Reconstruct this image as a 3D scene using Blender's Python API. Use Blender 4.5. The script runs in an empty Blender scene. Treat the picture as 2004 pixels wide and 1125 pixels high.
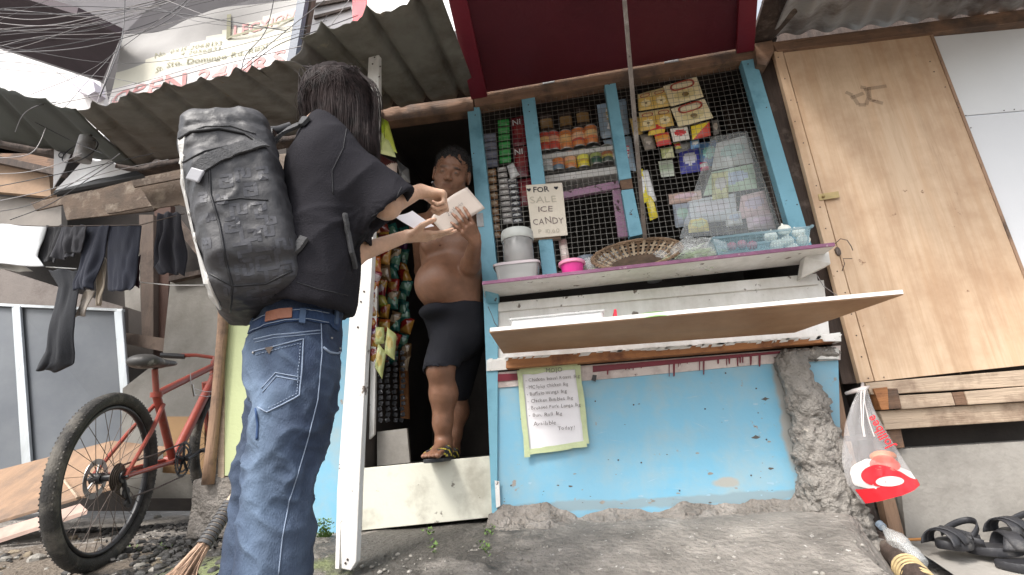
import bpy, math, random
import numpy as np
from mathutils import Vector, Matrix

random.seed(7)
rng = np.random.RandomState(7)
scene = bpy.context.scene
COL = scene.collection
PI = math.pi

# ------------------------------------------------------------ camera
PW, PH, FPX = 2004, 1125, 980.0
PITCH, YAW, ROLL = math.radians(17.0), math.radians(6.8), math.radians(3.9)
CAM = Vector((0.0, -2.30, 0.56))
_f = Vector((-math.sin(YAW) * math.cos(PITCH), math.cos(YAW) * math.cos(PITCH), math.sin(PITCH)))
_r = Vector((math.cos(YAW), math.sin(YAW), 0))
_u = _r.cross(_f)
_r = (_r * math.cos(ROLL) - _u * math.sin(ROLL)).normalized()
_u = _r.cross(_f)
cam_data = bpy.data.cameras.new('camera')
cam_data.sensor_width = 36
cam_data.lens = 36 * FPX / PW
cam_data.clip_start = 0.03
cam_data.clip_end = 400
cam = bpy.data.objects.new('camera', cam_data)
COL.objects.link(cam)
mw = Matrix((( _r.x, _u.x, -_f.x, CAM.x), (_r.y, _u.y, -_f.y, CAM.y), (_r.z, _u.z, -_f.z, CAM.z), (0, 0, 0, 1)))
cam.matrix_world = mw
scene.camera = cam

# ------------------------------------------------------------ light
SUN_EL, SUN_AZ = math.radians(52), math.radians(215)   # compass: from behind the camera, to its left
world = bpy.data.worlds.new('World')
scene.world = world
world.use_nodes = True
wt = world.node_tree
bg = wt.nodes['Background']
sky = wt.nodes.new('ShaderNodeTexSky')
sky.sky_type = 'NISHITA'
sky.sun_disc = False
sky.sun_elevation = SUN_EL
sky.sun_rotation = SUN_AZ
sky.dust_density = 4.0
sky.air_density = 1.2
sky.ozone_density = 0.6
# a hazy bright overcast: the clear sky's blue is greyed evenly all round
hs_ = wt.nodes.new('ShaderNodeHueSaturation'); hs_.inputs['Saturation'].default_value = 0.30; hs_.inputs['Value'].default_value = 1.1
wt.links.new(sky.outputs[0], hs_.inputs['Color']); wt.links.new(hs_.outputs[0], bg.inputs[0])
bg.inputs[1].default_value = 0.15
sun_d = bpy.data.lights.new('sun', 'SUN')
sun_d.energy = 1.35
sun_d.angle = math.radians(12)
sun_d.color = (1.0, 0.955, 0.90)
sun = bpy.data.objects.new('sun', sun_d)
COL.objects.link(sun)
_sd = Vector((math.sin(SUN_AZ) * math.cos(SUN_EL), math.cos(SUN_AZ) * math.cos(SUN_EL), math.sin(SUN_EL)))
sun.rotation_euler = (-_sd).to_track_quat('-Z', 'Y').to_euler()
vs = scene.view_settings
vs.view_transform = 'Standard'
vs.look = 'None'
vs.exposure = 1.1
vs.gamma = 1
vs.use_curve_mapping = False
scene.cycles.max_bounces = 8
scene.cycles.transparent_max_bounces = 16

# ------------------------------------------------------------ places from the photograph's own geometry
def ray(px, py):
    return _f * FPX + _r * (px - PW / 2) - _u * (py - PH / 2)

def V(px, py, y=0.0):
    d = ray(px, py)
    return CAM + d * ((y - CAM.y) / d.y)

def VZ(px, py, z=0.0):
    d = ray(px, py)
    return CAM + d * ((z - CAM.z) / d.z)

def VD(px, py, dist):
    return CAM + ray(px, py) * (dist / FPX)

# ------------------------------------------------------------ noise in numpy
_perm = rng.rand(32, 32, 32)
def vnoise(p, f=1.0, seed=0):
    q = np.asarray(p, float) * f + seed * 7.31 + 1000
    i = np.floor(q).astype(int); t = q - i
    t = t * t * (3 - 2 * t)
    i &= 31; j = (i + 1) & 31
    g = lambda a, b, c: _perm[a[..., 0], b[..., 1], c[..., 2]]
    x0 = g(i, i, i) * (1 - t[..., 0]) + g(j, i, i) * t[..., 0]
    x1 = g(i, j, i) * (1 - t[..., 0]) + g(j, j, i) * t[..., 0]
    x2 = g(i, i, j) * (1 - t[..., 0]) + g(j, i, j) * t[..., 0]
    x3 = g(i, j, j) * (1 - t[..., 0]) + g(j, j, j) * t[..., 0]
    y0 = x0 * (1 - t[..., 1]) + x1 * t[..., 1]
    y1 = x2 * (1 - t[..., 1]) + x3 * t[..., 1]
    return (y0 * (1 - t[..., 2]) + y1 * t[..., 2]) * 2 - 1

def fbm(p, f=1.0, o=4, seed=0):
    a, s, r = 1.0, 0.0, 0.0
    for k in range(o):
        r = r + a * vnoise(p, f, seed + k); s += a
        a *= 0.5; f *= 2.03
    return r / s

# ------------------------------------------------------------ materials
def _n(t, k, **kw):
    n = t.nodes.new(k)
    for a, b in kw.items(): setattr(n, a, b)
    return n

def M(name, base, rough=0.6, var=0.12, scale=5.0, stretch=(1, 1, 1), bump=0.15, bscale=60, metal=0.0,
      dirt=None, dirt_amt=0.4, dirt_scale=3.0, dirt_sharp=0.15, peel=None, peel_amt=0.1, peel_scale=12, spec=0.4,
      alpha=1.0, trans=0.0, attr=None, grain=None, coat=0.0, sheen=0.0, emit=None, alt=None):
    m = bpy.data.materials.new(name)
    m.use_nodes = True
    t = m.node_tree; L = t.links.new
    b = t.nodes['Principled BSDF']
    tc = _n(t, 'ShaderNodeTexCoord'); mp = _n(t, 'ShaderNodeMapping')
    L(tc.outputs['Object'], mp.inputs[0]); mp.inputs['Scale'].default_value = stretch
    n1 = _n(t, 'ShaderNodeTexNoise'); n1.inputs['Scale'].default_value = scale
    n1.inputs['Detail'].default_value = 6; n1.inputs['Roughness'].default_value = 0.6
    L(mp.outputs[0], n1.inputs[0])
    c0 = [max(0, v * (1 - var)) for v in base]; c1 = [min(1, v * (1 + var)) for v in base]
    if alt: c1 = list(alt)
    r1 = _n(t, 'ShaderNodeValToRGB')
    r1.color_ramp.elements[0].position = 0.35; r1.color_ramp.elements[1].position = 0.65
    r1.color_ramp.elements[0].color = (*c0, 1); r1.color_ramp.elements[1].color = (*c1, 1)
    L(n1.outputs[0], r1.inputs[0])
    col = r1.outputs[0]
    if attr:
        a = _n(t, 'ShaderNodeAttribute', attribute_name=attr)
        mx = _n(t, 'ShaderNodeMix', data_type='RGBA', blend_type='MULTIPLY'); mx.inputs[0].default_value = 1.0
        L(a.outputs[0], mx.inputs[6]); L(col, mx.inputs[7]); col = mx.outputs[2]
    def layer(col, c, amt, sc, sharp, st=None, det=8):
        n = _n(t, 'ShaderNodeTexNoise'); n.inputs['Scale'].default_value = sc; n.inputs['Detail'].default_value = det
        n.inputs['Roughness'].default_value = 0.65
        if st:
            m2 = _n(t, 'ShaderNodeMapping'); L(tc.outputs['Object'], m2.inputs[0]); m2.inputs['Scale'].default_value = st
            m2.inputs['Location'].default_value = (3.1, 7.7, 1.3)
            L(m2.outputs[0], n.inputs[0])
        else:
            L(tc.outputs['Object'], n.inputs[0])
        r = _n(t, 'ShaderNodeMapRange'); p = 0.72 - 0.44 * amt
        r.inputs[1].default_value = p - sharp / 2; r.inputs[2].default_value = p + sharp / 2
        L(n.outputs[0], r.inputs[0])
        mx = _n(t, 'ShaderNodeMix', data_type='RGBA'); L(r.outputs[0], mx.inputs[0]); L(col, mx.inputs[6])
        mx.inputs[7].default_value = (*c, 1)
        return mx.outputs[2], r.outputs[0]
    if grain:   # (colour, amount, scale, stretch)
        col, _ = layer(col, grain[0], grain[1], grain[2], 0.22, grain[3], 5)
    if dirt: col, _ = layer(col, dirt, dirt_amt, dirt_scale, dirt_sharp)
    if peel: col, _ = layer(col, peel, peel_amt, peel_scale, 0.03, None, 10)
    L(col, b.inputs['Base Color'])
    b.inputs['Roughness'].default_value = rough
    if rough > 0.12 and trans == 0:
        rr = _n(t, 'ShaderNodeMapRange'); rr.inputs[3].default_value = max(0.05, rough - 0.12); rr.inputs[4].default_value = min(1, rough + 0.12)
        L(n1.outputs[0], rr.inputs[0]); L(rr.outputs[0], b.inputs['Roughness'])
    b.inputs['Metallic'].default_value = metal
    b.inputs['Specular IOR Level'].default_value = spec
    b.inputs['Alpha'].default_value = alpha
    b.inputs['Transmission Weight'].default_value = trans
    b.inputs['Coat Weight'].default_value = coat
    b.inputs['Sheen Weight'].default_value = sheen
    if emit:
        b.inputs['Emission Color'].default_value = (*emit[0], 1); b.inputs['Emission Strength'].default_value = emit[1]
    if bump:
        nb = _n(t, 'ShaderNodeTexNoise'); nb.inputs['Scale'].default_value = bscale; nb.inputs['Detail'].default_value = 6
        L(mp.outputs[0], nb.inputs[0])
        bp = _n(t, 'ShaderNodeBump'); bp.inputs['Strength'].default_value = bump; bp.inputs['Distance'].default_value = 0.01 if bump < .8 else 0.022
        L(nb.outputs[0], bp.inputs['Height']); L(bp.outputs[0], b.inputs['Normal'])
    return m

# ------------------------------------------------------------ mesh builder
class MB:
    def __init__(s): s.v = []; s.f = []; s.m = []; s.mi = 0
    def add(s, vs_, fs_, mi=None):
        o = len(s.v); s.v.extend([tuple(p) for p in vs_])
        for f in fs_: s.f.append(tuple(i + o for i in f)); s.m.append(s.mi if mi is None else mi)
        return s
    def box(s, c, size, rot=None):
        c = Vector(c); h = Vector(size) / 2
        pts = [Vector((x * h.x, y * h.y, z * h.z)) for x in (-1, 1) for y in (-1, 1) for z in (-1, 1)]
        if rot is not None: pts = [rot @ p for p in pts]
        return s.add([c + p for p in pts], [(0, 1, 3, 2), (4, 6, 7, 5), (0, 4, 5, 1), (2, 3, 7, 6), (0, 2, 6, 4), (1, 5, 7, 3)])
    def slab(s, pts, vec, mi=None):
        pts = [Vector(p) for p in pts]; vec = Vector(vec); n = len(pts)
        f1 = tuple(range(n)); f2 = tuple(range(2 * n - 1, n - 1, -1))
        sides = [(i, n + i, n + (i + 1) % n, (i + 1) % n) for i in range(n)]
        return s.add(pts + [p + vec for p in pts], [f1, f2] + sides, mi)
    def tube(s, path, r, n=8, cap=True, flat=None):
        path = [Vector(p) for p in path]; k = len(path)
        rs = r if hasattr(r, '__len__') else [r] * k
        o = len(s.v); up = None; vs_ = []
        for i, p in enumerate(path):
            d = (path[min(i + 1, k - 1)] - path[max(i - 1, 0)]).normalized()
            if up is None: up = d.orthogonal().normalized()
            up = (up - d * up.dot(d))
            up = up.normalized() if up.length > 1e-6 else d.orthogonal().normalized()
            sd = d.cross(up)
            for j in range(n):
                a = 2 * PI * j / n
                q = up * math.cos(a) + sd * math.sin(a)
                if flat: q = up * math.cos(a) + sd * math.sin(a) * flat
                vs_.append(p + q * rs[i])
        fs_ = [(i * n + j, i * n + (j + 1) % n, (i + 1) * n + (j + 1) % n, (i + 1) * n + j) for i in range(k - 1) for j in range(n)]
        if cap: fs_ += [tuple(range(n))[::-1], tuple(range((k - 1) * n, k * n))]
        return s.add(vs_, fs_)
    def lathe(s, prof, c, axis=(0, 0, 1), n=24, mis=None):
        c = Vector(c); R = Vector((0, 0, 1)).rotation_difference(Vector(axis)).to_matrix()
        vs_ = [c + R @ Vector((r * math.cos(2 * PI * j / n), r * math.sin(2 * PI * j / n), z)) for r, z in prof for j in range(n)]
        o = len(s.v); s.v.extend([tuple(p) for p in vs_])
        for i in range(len(prof) - 1):
            for j in range(n):
                s.f.append((o + i * n + j, o + i * n + (j + 1) % n, o + (i + 1) * n + (j + 1) % n, o + (i + 1) * n + j))
                s.m.append(mis[i] if mis else s.mi)
        return s
    def grid(s, fn, nu, nv, mf=None, wrap=False):
        vs_ = [fn(i / (nu - 1), j / (nv - 1)) for j in range(nv) for i in range(nu)]
        o = len(s.v); s.v.extend([tuple(p) for p in vs_])
        for j in range(nv - 1):
            for i in range(nu - 1):
                s.f.append((o + j * nu + i, o + j * nu + i + 1, o + (j + 1) * nu + i + 1, o + (j + 1) * nu + i))
                s.m.append(mf((i + .5) / (nu - 1), (j + .5) / (nv - 1)) if mf else s.mi)
        return s
    def ell(s, c, r, n=16, m=10, rot=None):
        c = Vector(c); r = r if hasattr(r, '__len__') else (r, r, r)
        pts = []
        for i in range(m + 1):
            a = PI * i / m
            for j in range(n):
                b = 2 * PI * j / n
                p = Vector((r[0] * math.sin(a) * math.cos(b), r[1] * math.sin(a) * math.sin(b), r[2] * math.cos(a)))
                pts.append(c + (rot @ p if rot is not None else p))
        return s.add(pts, [(i * n + j, (i + 1) * n + j, (i + 1) * n + (j + 1) % n, i * n + (j + 1) % n) for i in range(m) for j in range(n)])

WL = {}     # world place of each parent
def setp(o, label=None, cat=None, group=None, kind=None):
    if label: o['label'] = label
    if cat: o['category'] = cat
    if group: o['group'] = group
    if kind: o['kind'] = kind
    return o

def mesh_of(name, mb, mats, loc, smooth):
    me = bpy.data.meshes.new(name)
    if isinstance(mb, tuple):
        v, f = mb[0], mb[1]; mi = None
        v = np.asarray(v) - np.array(loc)
        me.from_pydata(v.tolist(), [], f.tolist() if hasattr(f, 'tolist') else f)
    else:
        mi = mb.m
        me.from_pydata([(p[0] - loc[0], p[1] - loc[1], p[2] - loc[2]) for p in mb.v], [], mb.f)
    for m in (mats if isinstance(mats, (list, tuple)) else [mats]): me.materials.append(m)
    if mi is not None and any(mi): me.polygons.foreach_set('material_index', mi)
    me.polygons.foreach_set('use_smooth', [bool(smooth)] * len(me.polygons))
    me.update(); me.validate()
    return me

def obj(name, mb, mats, parent=None, label=None, cat=None, group=None, kind=None, smooth=False, bevel=0, loc=None, fixn=True):
    if loc is None:
        if parent: loc = WL[parent.name]
        else:
            vv = np.asarray(mb[0] if isinstance(mb, tuple) else mb.v)
            loc = Vector(((vv[:, 0].min() + vv[:, 0].max()) / 2, (vv[:, 1].min() + vv[:, 1].max()) / 2, vv[:, 2].min()))
    me = mesh_of(name, mb, mats, loc, smooth)
    if fixn and not isinstance(mb, tuple) and len(mb.f) < 60000:
        import bmesh
        b = bmesh.new(); b.from_mesh(me); bmesh.ops.recalc_face_normals(b, faces=b.faces); b.to_mesh(me); b.free()
    o = bpy.data.objects.new(name, me)
    COL.objects.link(o)
    if parent:
        o.parent = parent; o.location = Vector(loc) - WL[parent.name]
    else: o.location = loc
    WL[o.name] = Vector(loc)
    if bevel:
        bv = o.modifiers.new('edge', 'BEVEL'); bv.width = bevel; bv.segments = 2; bv.limit_method = 'ANGLE'
    if smooth == 'auto':
        try:
            me.set_sharp_from_angle(angle=math.radians(40))
        except Exception: pass
    return setp(o, label, cat, group, kind)

def thing(name, label, cat, loc, group=None, kind=None):
    o = bpy.data.objects.new(name, None); COL.objects.link(o)
    o.location = loc; o.empty_display_size = 0.05; WL[o.name] = Vector(loc)
    return setp(o, label, cat, group, kind)

def dup(src, loc, rotz=None, label=None, group=None, scale=None):
    def cp(o, parent):
        c = o.copy(); COL.objects.link(c)
        if parent: c.parent = parent
        for ch in o.children: cp(ch, c)
        return c
    c = cp(src, None); c.location = loc; WL[c.name] = Vector(loc)
    if rotz is not None: c.rotation_euler = (c.rotation_euler[0], c.rotation_euler[1], rotz)
    if label: c['label'] = label
    if group: c['group'] = group
    if scale: c.scale = (scale,) * 3
    return c

# board given by its front-face corners in the photograph (clockwise), on the plane y, thick backwards
def board(corners, y, thick, mb=None):
    mb = mb or MB()
    ys = y if hasattr(y, '__len__') else [y] * len(corners)
    return mb.slab([V(px, py, yy) for (px, py), yy in zip(corners, ys)], (0, thick, 0))

# subdivided bent board: keeps its corners, edges chipped a little
def lerp(a, b, t): return a + (b - a) * t
def bil(c, u, v):   # c = TL, TR, BR, BL ; v down
    return lerp(lerp(c[0], c[1], u), lerp(c[3], c[2], u), v)

# ------------------------------------------------------------ implicit surfaces for bodies, cloth and lumps
class Field:
    def __init__(s, lo, hi, h):
        s.lo = np.array(lo, float); s.h = h
        s.n = np.ceil((np.array(hi) - s.lo) / h).astype(int) + 1
        s.d = np.full(s.n, 0.5, np.float32)
    def _sub(s, lo, hi):
        a = np.clip(np.floor((np.array(lo) - s.lo) / s.h).astype(int), 0, s.n - 1)
        b = np.clip(np.ceil((np.array(hi) - s.lo) / s.h).astype(int) + 1, 1, s.n)
        sl = tuple(slice(a[i], b[i]) for i in range(3))
        ax = [s.lo[i] + s.h * np.arange(a[i], b[i]) for i in range(3)]
        P = np.stack(np.meshgrid(*ax, indexing='ij'), -1).astype(np.float32)
        return sl, P
    def _mix(s, sl, d, k, sub):
        a = s.d[sl]
        if sub:
            d = -d
            hh = np.clip(0.5 - 0.5 * (a - d) / k, 0, 1) if k else 0
            s.d[sl] = (a * (1 - hh) + d * hh + k * hh * (1 - hh)) if k else np.maximum(a, d)
        else:
            hh = np.clip(0.5 + 0.5 * (a - d) / k, 0, 1) if k else 0
            s.d[sl] = (a * (1 - hh) + d * hh - k * hh * (1 - hh)) if k else np.minimum(a, d)
    def cap(s, a, b, ra, rb=None, k=0.02, n=None, sq=1.0, sub=False):
        a = np.array(a, float); b = np.array(b, float); rb = ra if rb is None else rb
        R = max(ra, rb) * max(1, sq) + k + 2 * s.h + 0.01
        sl, P = s._sub(np.minimum(a, b) - R, np.maximum(a, b) + R)
        ab = b - a; L2 = max(ab @ ab, 1e-9)
        t = np.clip(((P - a) @ ab) / L2, 0, 1)
        q = P - (a + t[..., None] * ab)
        if n is not None:
            n = np.array(n, float); n /= np.linalg.norm(n)
            q = q + n * ((q @ n) * (1 / sq - 1))[..., None]
        d = np.linalg.norm(q, axis=-1) - (ra + t * (rb - ra))
        s._mix(sl, d, k, sub)
    def ell(s, c, r, R=None, k=0.02, sub=False):
        c = np.array(c, float); r = np.array(r if hasattr(r, '__len__') else (r, r, r), float)
        rr = r.max() + k + 2 * s.h + 0.01
        sl, P = s._sub(c - rr, c + rr)
        q = P - c
        if R is not None: q = q @ np.array(R)      # columns of R are the ellipsoid's axes
        qn = np.linalg.norm(q / r, axis=-1); q2 = np.linalg.norm(q / r ** 2, axis=-1) + 1e-9
        s._mix(sl, qn * (qn - 1) / q2, k, sub)
    def chain(s, pts, rs, k=0.02, n=None, sq=1.0, sub=False):
        for i in range(len(pts) - 1): s.cap(pts[i], pts[i + 1], rs[i], rs[i + 1], k, n, sq, sub)
    def box(s, c, half, R=None, rnd=0.01, k=0.01, sub=False):
        c = np.array(c, float); half = np.array(half, float); rr = np.linalg.norm(half) + k + 3 * s.h + rnd
        sl, P = s._sub(c - rr, c + rr); q = P - c
        if R is not None: q = q @ np.array(R)
        q = np.abs(q) - (half - rnd)
        d = np.linalg.norm(np.maximum(q, 0), axis=-1) + np.minimum(q.max(-1), 0) - rnd
        s._mix(sl, d, k, sub)
    def cut(s, p, nrm):       # keep the side the normal points away from
        sl, P = s._sub(s.lo, s.lo + s.h * s.n)
        nrm = np.array(nrm, float); nrm /= np.linalg.norm(nrm)
        s.d = np.maximum(s.d, ((P - np.array(p)) @ nrm).astype(np.float32))
    def mesh(s):
        d = s.d; S = d < 0
        d = d.copy(); 
        nx, ny, nz = [k - 1 for k in d.shape]
        cnt = np.zeros((nx, ny, nz), np.int8)
        c8 = [(i, j, k) for i in (0, 1) for j in (0, 1) for k in (0, 1)]
        for i, j, k in c8: cnt += S[i:i + nx, j:j + ny, k:k + nz]
        act = (cnt > 0) & (cnt < 8)
        idx = -np.ones(act.shape, int); I = np.argwhere(act); idx[act] = np.arange(len(I))
        pos = np.zeros((len(I), 3)); w = np.zeros(len(I))
        for a in c8:
            for ax in range(3):
                if a[ax]: continue
                b = list(a); b[ax] = 1
                da = d[I[:, 0] + a[0], I[:, 1] + a[1], I[:, 2] + a[2]]; db = d[I[:, 0] + b[0], I[:, 1] + b[1], I[:, 2] + b[2]]
                m = (da < 0) != (db < 0)
                t = np.where(m, da / np.where(m, da - db, 1), 0)
                p = np.array(a, float)[None].repeat(len(I), 0); p[:, ax] += t
                pos += p * m[:, None]; w += m
        pos = pos / w[:, None] + I
        V_ = s.lo + pos * s.h
        F_ = []
        for ax in range(3):
            o1, o2 = [(1, 2), (2, 0), (0, 1)][ax]
            sa = [slice(None)] * 3; sb = [slice(None)] * 3
            sa[ax] = slice(0, -1); sb[ax] = slice(1, None)
            e = S[tuple(sa)] != S[tuple(sb)]
            E = np.argwhere(e)
            E = E[(E[:, o1] > 0) & (E[:, o2] > 0) & (E[:, o1] < d.shape[o1] - 1) & (E[:, o2] < d.shape[o2] - 1)]
            def at(d1, d2):
                q = E.copy(); q[:, o1] -= d1; q[:, o2] -= d2
                return idx[q[:, 0], q[:, 1], q[:, 2]]
            q = np.stack([at(1, 1), at(0, 1), at(0, 0), at(1, 0)], 1)
            flip = ~S[E[:, 0], E[:, 1], E[:, 2]]
            q[flip] = q[flip][:, ::-1]
            F_.append(q)
        F_ = np.concatenate(F_); F_ = F_[(F_ >= 0).all(1)]
        return V_, F_

def normals(v, f):
    n = np.cross(v[f[:, 2]] - v[f[:, 0]], v[f[:, 3]] - v[f[:, 1]])
    vn = np.zeros_like(v)
    for k in range(4):
        for a in range(3): vn[:, a] += np.bincount(f[:, k], n[:, a], len(v))
    return vn / (np.linalg.norm(vn, axis=1)[:, None] + 1e-12)

def relax(v, f, it=2, lam=0.5):
    for _ in range(it):
        acc = np.zeros_like(v); cnt = np.zeros(len(v))
        for k in range(4):
            a, b = f[:, k], f[:, (k + 1) % 4]
            for c in range(3):
                acc[:, c] += np.bincount(a, v[b, c], len(v)) + np.bincount(b, v[a, c], len(v))
            cnt += np.bincount(a, minlength=len(v)) + np.bincount(b, minlength=len(v))
        v = v + lam * (acc / np.maximum(cnt, 1)[:, None] - v)
    return v

def color_attr(o, cols, name='Col'):
    a = o.data.color_attributes.new(name, 'FLOAT_COLOR', 'POINT')
    c = np.ones((len(cols), 4)); c[:, :3] = cols
    a.data.foreach_set('color', c.ravel())

# ------------------------------------------------------------ writing
_glyph = {}
def glyph(ch, bold=0.0):
    key = (ch, bold)
    if key not in _glyph:
        cu = bpy.data.curves.new('g', 'FONT'); cu.body = ch; cu.size = 1.0; cu.offset = bold; cu.resolution_u = 2
        o = bpy.data.objects.new('g', cu); COL.objects.link(o)
        bpy.context.view_layer.update()
        me = bpy.data.meshes.new_from_object(o)
        vv = [tuple(v.co) for v in me.vertices]; ff = [tuple(p.vertices) for p in me.polygons]
        adv = (max([v[0] for v in vv]) + 0.06) if vv else 0.32
        if ch == ' ': adv = 0.32
        bpy.data.objects.remove(o); bpy.data.curves.remove(cu); bpy.data.meshes.remove(me)
        _glyph[key] = (vv, ff, adv)
    return _glyph[key]

def write(mb, text, origin, ex, ey, size, bold=0.0, jit=0.0, space=1.0, lift=0.0015, width=None, curve=None, seed=1):
    rr = random.Random(seed); ex = Vector(ex).normalized(); ey = Vector(ey)
    ey = (ey).normalized(); nz = ex.cross(ey).normalized()
    tot = sum(glyph(c, bold)[2] for c in text) * size * space
    sx = (width / tot) if width else 1.0
    x = 0.0
    for c in text:
        vv, ff, adv = glyph(c, bold)
        a = rr.uniform(-1, 1) * jit; s_ = size * (1 + rr.uniform(-1, 1) * jit); dy = rr.uniform(-1, 1) * jit * size * 0.4
        pts = []
        for p in vv:
            gx = (p[0] * math.cos(a) - p[1] * math.sin(a)) * s_ * sx + x
            gy = (p[0] * math.sin(a) + p[1] * math.cos(a)) * s_ + dy
            q = Vector(origin) + ex * gx + ey * gy + nz * lift
            if curve: q = curve(q, gx, gy)
            pts.append(q)
        mb.add(pts, ff)
        x += adv * size * space * sx
    return mb
# ============================================================ materials
m_blue = M('blue_paint', (0.165, 0.43, 0.60), 0.55, 0.05, 2.0, bump=0.12, bscale=25, grain=((0.20, 0.41, 0.54), 0.42, 1.6, (1, 1, .35)), dirt=(0.33, 0.41, 0.42), dirt_amt=0.24, dirt_scale=4.2, dirt_sharp=0.35, peel=(0.30, 0.27, 0.24), peel_amt=0.15, peel_scale=11)
m_post = M('blue_post_paint', (0.17, 0.38, 0.48), 0.5, 0.07, 4.0, bump=0.2, bscale=40, dirt=(0.10, 0.26, 0.34), dirt_amt=0.3, dirt_scale=5, peel=(0.06, 0.05, 0.05), peel_amt=0.13, peel_scale=16)
m_white = M('white_paint', (0.77, 0.76, 0.74), 0.5, 0.04, 3.0, bump=0.2, bscale=30, dirt=(0.50, 0.48, 0.44), dirt_amt=0.35, dirt_scale=3, dirt_sharp=0.3, grain=((0.66, 0.65, 0.62), .45, 6, (3, 3, .5)), peel=(0.16, 0.13, 0.11), peel_amt=0.20, peel_scale=15)
m_cream = M('cream_laminate', (0.62, 0.61, 0.52), 0.45, 0.04, 2.5, bump=0.08, dirt=(0.42, 0.40, 0.33), dirt_amt=0.3, dirt_scale=4, peel=(0.18, 0.16, 0.13), peel_amt=0.16, peel_scale=11)
m_maroon = M('maroon_paint', (0.085, 0.010, 0.018), 0.5, 0.15, 2.0, bump=0.1)
m_maroon_d = M('maroon_rail_paint', (0.15, 0.012, 0.024), 0.45, 0.15, 4.0, bump=0.1)
m_purple = M('purple_edge_paint', (0.22, 0.09, 0.16), 0.6, 0.2, 20.0, bump=0.4, peel=(0.36, 0.27, 0.29), peel_amt=0.2, peel_scale=34)
m_lilac = M('lilac_paint', (0.42, 0.24, 0.36), 0.6, 0.1, 8.0, bump=0.3, peel=(0.07, 0.04, 0.04), peel_amt=0.3, peel_scale=18)
m_ply = M('plywood_bare', (0.53, 0.365, 0.235), 0.6, 0.10, 3.0, stretch=(6, 6, 0.6), bump=0.12, bscale=18, grain=((0.61, 0.45, 0.31), 0.5, 4.0, (9, 9, 0.5)), dirt=(0.38, 0.235, 0.14), dirt_amt=0.28, dirt_scale=2.6, dirt_sharp=0.3, peel=(.26, .15, .09), peel_amt=.06, peel_scale=14)
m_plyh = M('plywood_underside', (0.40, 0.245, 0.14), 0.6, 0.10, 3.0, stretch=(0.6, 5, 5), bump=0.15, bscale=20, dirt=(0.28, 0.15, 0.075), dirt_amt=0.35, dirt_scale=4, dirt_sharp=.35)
m_wood = M('weathered_wood', (0.19, 0.11, 0.068), 0.75, 0.25, 5.0, stretch=(0.5, 6, 6), bump=0.5, bscale=25, dirt=(0.09, 0.06, 0.045), dirt_amt=0.4, dirt_scale=6)
m_woodv = M('weathered_upright_wood', (0.30, 0.19, 0.125), 0.75, 0.2, 5.0, stretch=(6, 6, 0.5), bump=0.5, bscale=25, dirt=(0.11, 0.075, 0.055), dirt_amt=0.35, dirt_scale=6)
m_pale = M('pale_timber', (0.44, 0.34, 0.25), 0.75, 0.15, 5.0, stretch=(0.5, 6, 6), bump=0.4, bscale=25, dirt=(0.24, 0.17, 0.12), dirt_amt=0.35, dirt_scale=6)
m_darkwood = M('dark_old_wood', (0.060, 0.042, 0.034), 0.8, 0.3, 6.0, stretch=(6, 6, 0.6), bump=0.5, bscale=25, dirt=(0.15, 0.12, 0.10), dirt_amt=0.25, dirt_scale=8)
m_orangewood = M('orange_chipped_wood', (0.36, 0.155, 0.06), 0.6, 0.2, 6.0, stretch=(0.5, 6, 6), bump=0.4, dirt=(0.14, 0.05, 0.025), dirt_amt=0.3, dirt_scale=8)
m_rust = M('rusty_iron_sheet', (0.215, 0.205, 0.19), 0.85, 0.2, 3.0, bump=0.3, bscale=30, dirt=(0.10, 0.085, 0.07), dirt_amt=0.45, dirt_scale=3.5, dirt_sharp=0.3, spec=0.15, peel=(.16, .13, .10), peel_amt=.15, peel_scale=9)
m_rust2 = M('grey_iron_sheet', (0.175, 0.172, 0.152), 0.85, 0.15, 2.0, bump=0.3, bscale=30, dirt=(0.07, 0.058, 0.045), dirt_amt=0.42, dirt_scale=3.5, dirt_sharp=0.3, spec=0.15, peel=(.20, .18, .14), peel_amt=.14, peel_scale=11)
m_galv = M('galvanised_sheet', (0.30, 0.30, 0.30), 0.5, 0.12, 4.0, bump=0.2, dirt=(0.14, 0.12, 0.11), dirt_amt=0.35, dirt_scale=5, metal=0.3)
m_conc = M('grey_concrete', (0.33, 0.31, 0.28), 0.85, 0.12, 3.0, bump=0.35, bscale=45, dirt=(0.20, 0.185, 0.165), dirt_amt=0.4, dirt_scale=3.5, dirt_sharp=0.3)
m_plaster = M('rough_cement_plaster', (0.27, 0.245, 0.22), 0.9, 0.16, 9.0, bump=1.0, bscale=60, dirt=(0.17, 0.15, 0.13), dirt_amt=0.4, dirt_scale=7, dirt_sharp=0.25)
m_darkboard = M('dark_interior_board', (0.038, 0.031, 0.027), 0.8, 0.3, 4.0, bump=0.2)  # plain dark board colour, mottled at random
m_wire = M('galvanised_wire', (0.24, 0.225, 0.20), 0.45, 0.3, 30.0, bump=0, metal=0.6)
m_black = M('black_plastic', (0.018, 0.018, 0.02), 0.4, 0.2, 10.0, bump=0.1)
m_ink = M('black_ink', (0.03, 0.028, 0.035), 0.7, 0, bump=0)
m_ink2 = M('faded_ink', (0.17, 0.15, 0.15), 0.7, 0, bump=0)
m_red = M('red_print', (0.62, 0.02, 0.045), 0.5, 0.03, bump=0)
m_nail = M('nail_head', (0.09, 0.07, 0.06), 0.5, 0.3, bump=0, metal=0.5)

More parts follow.
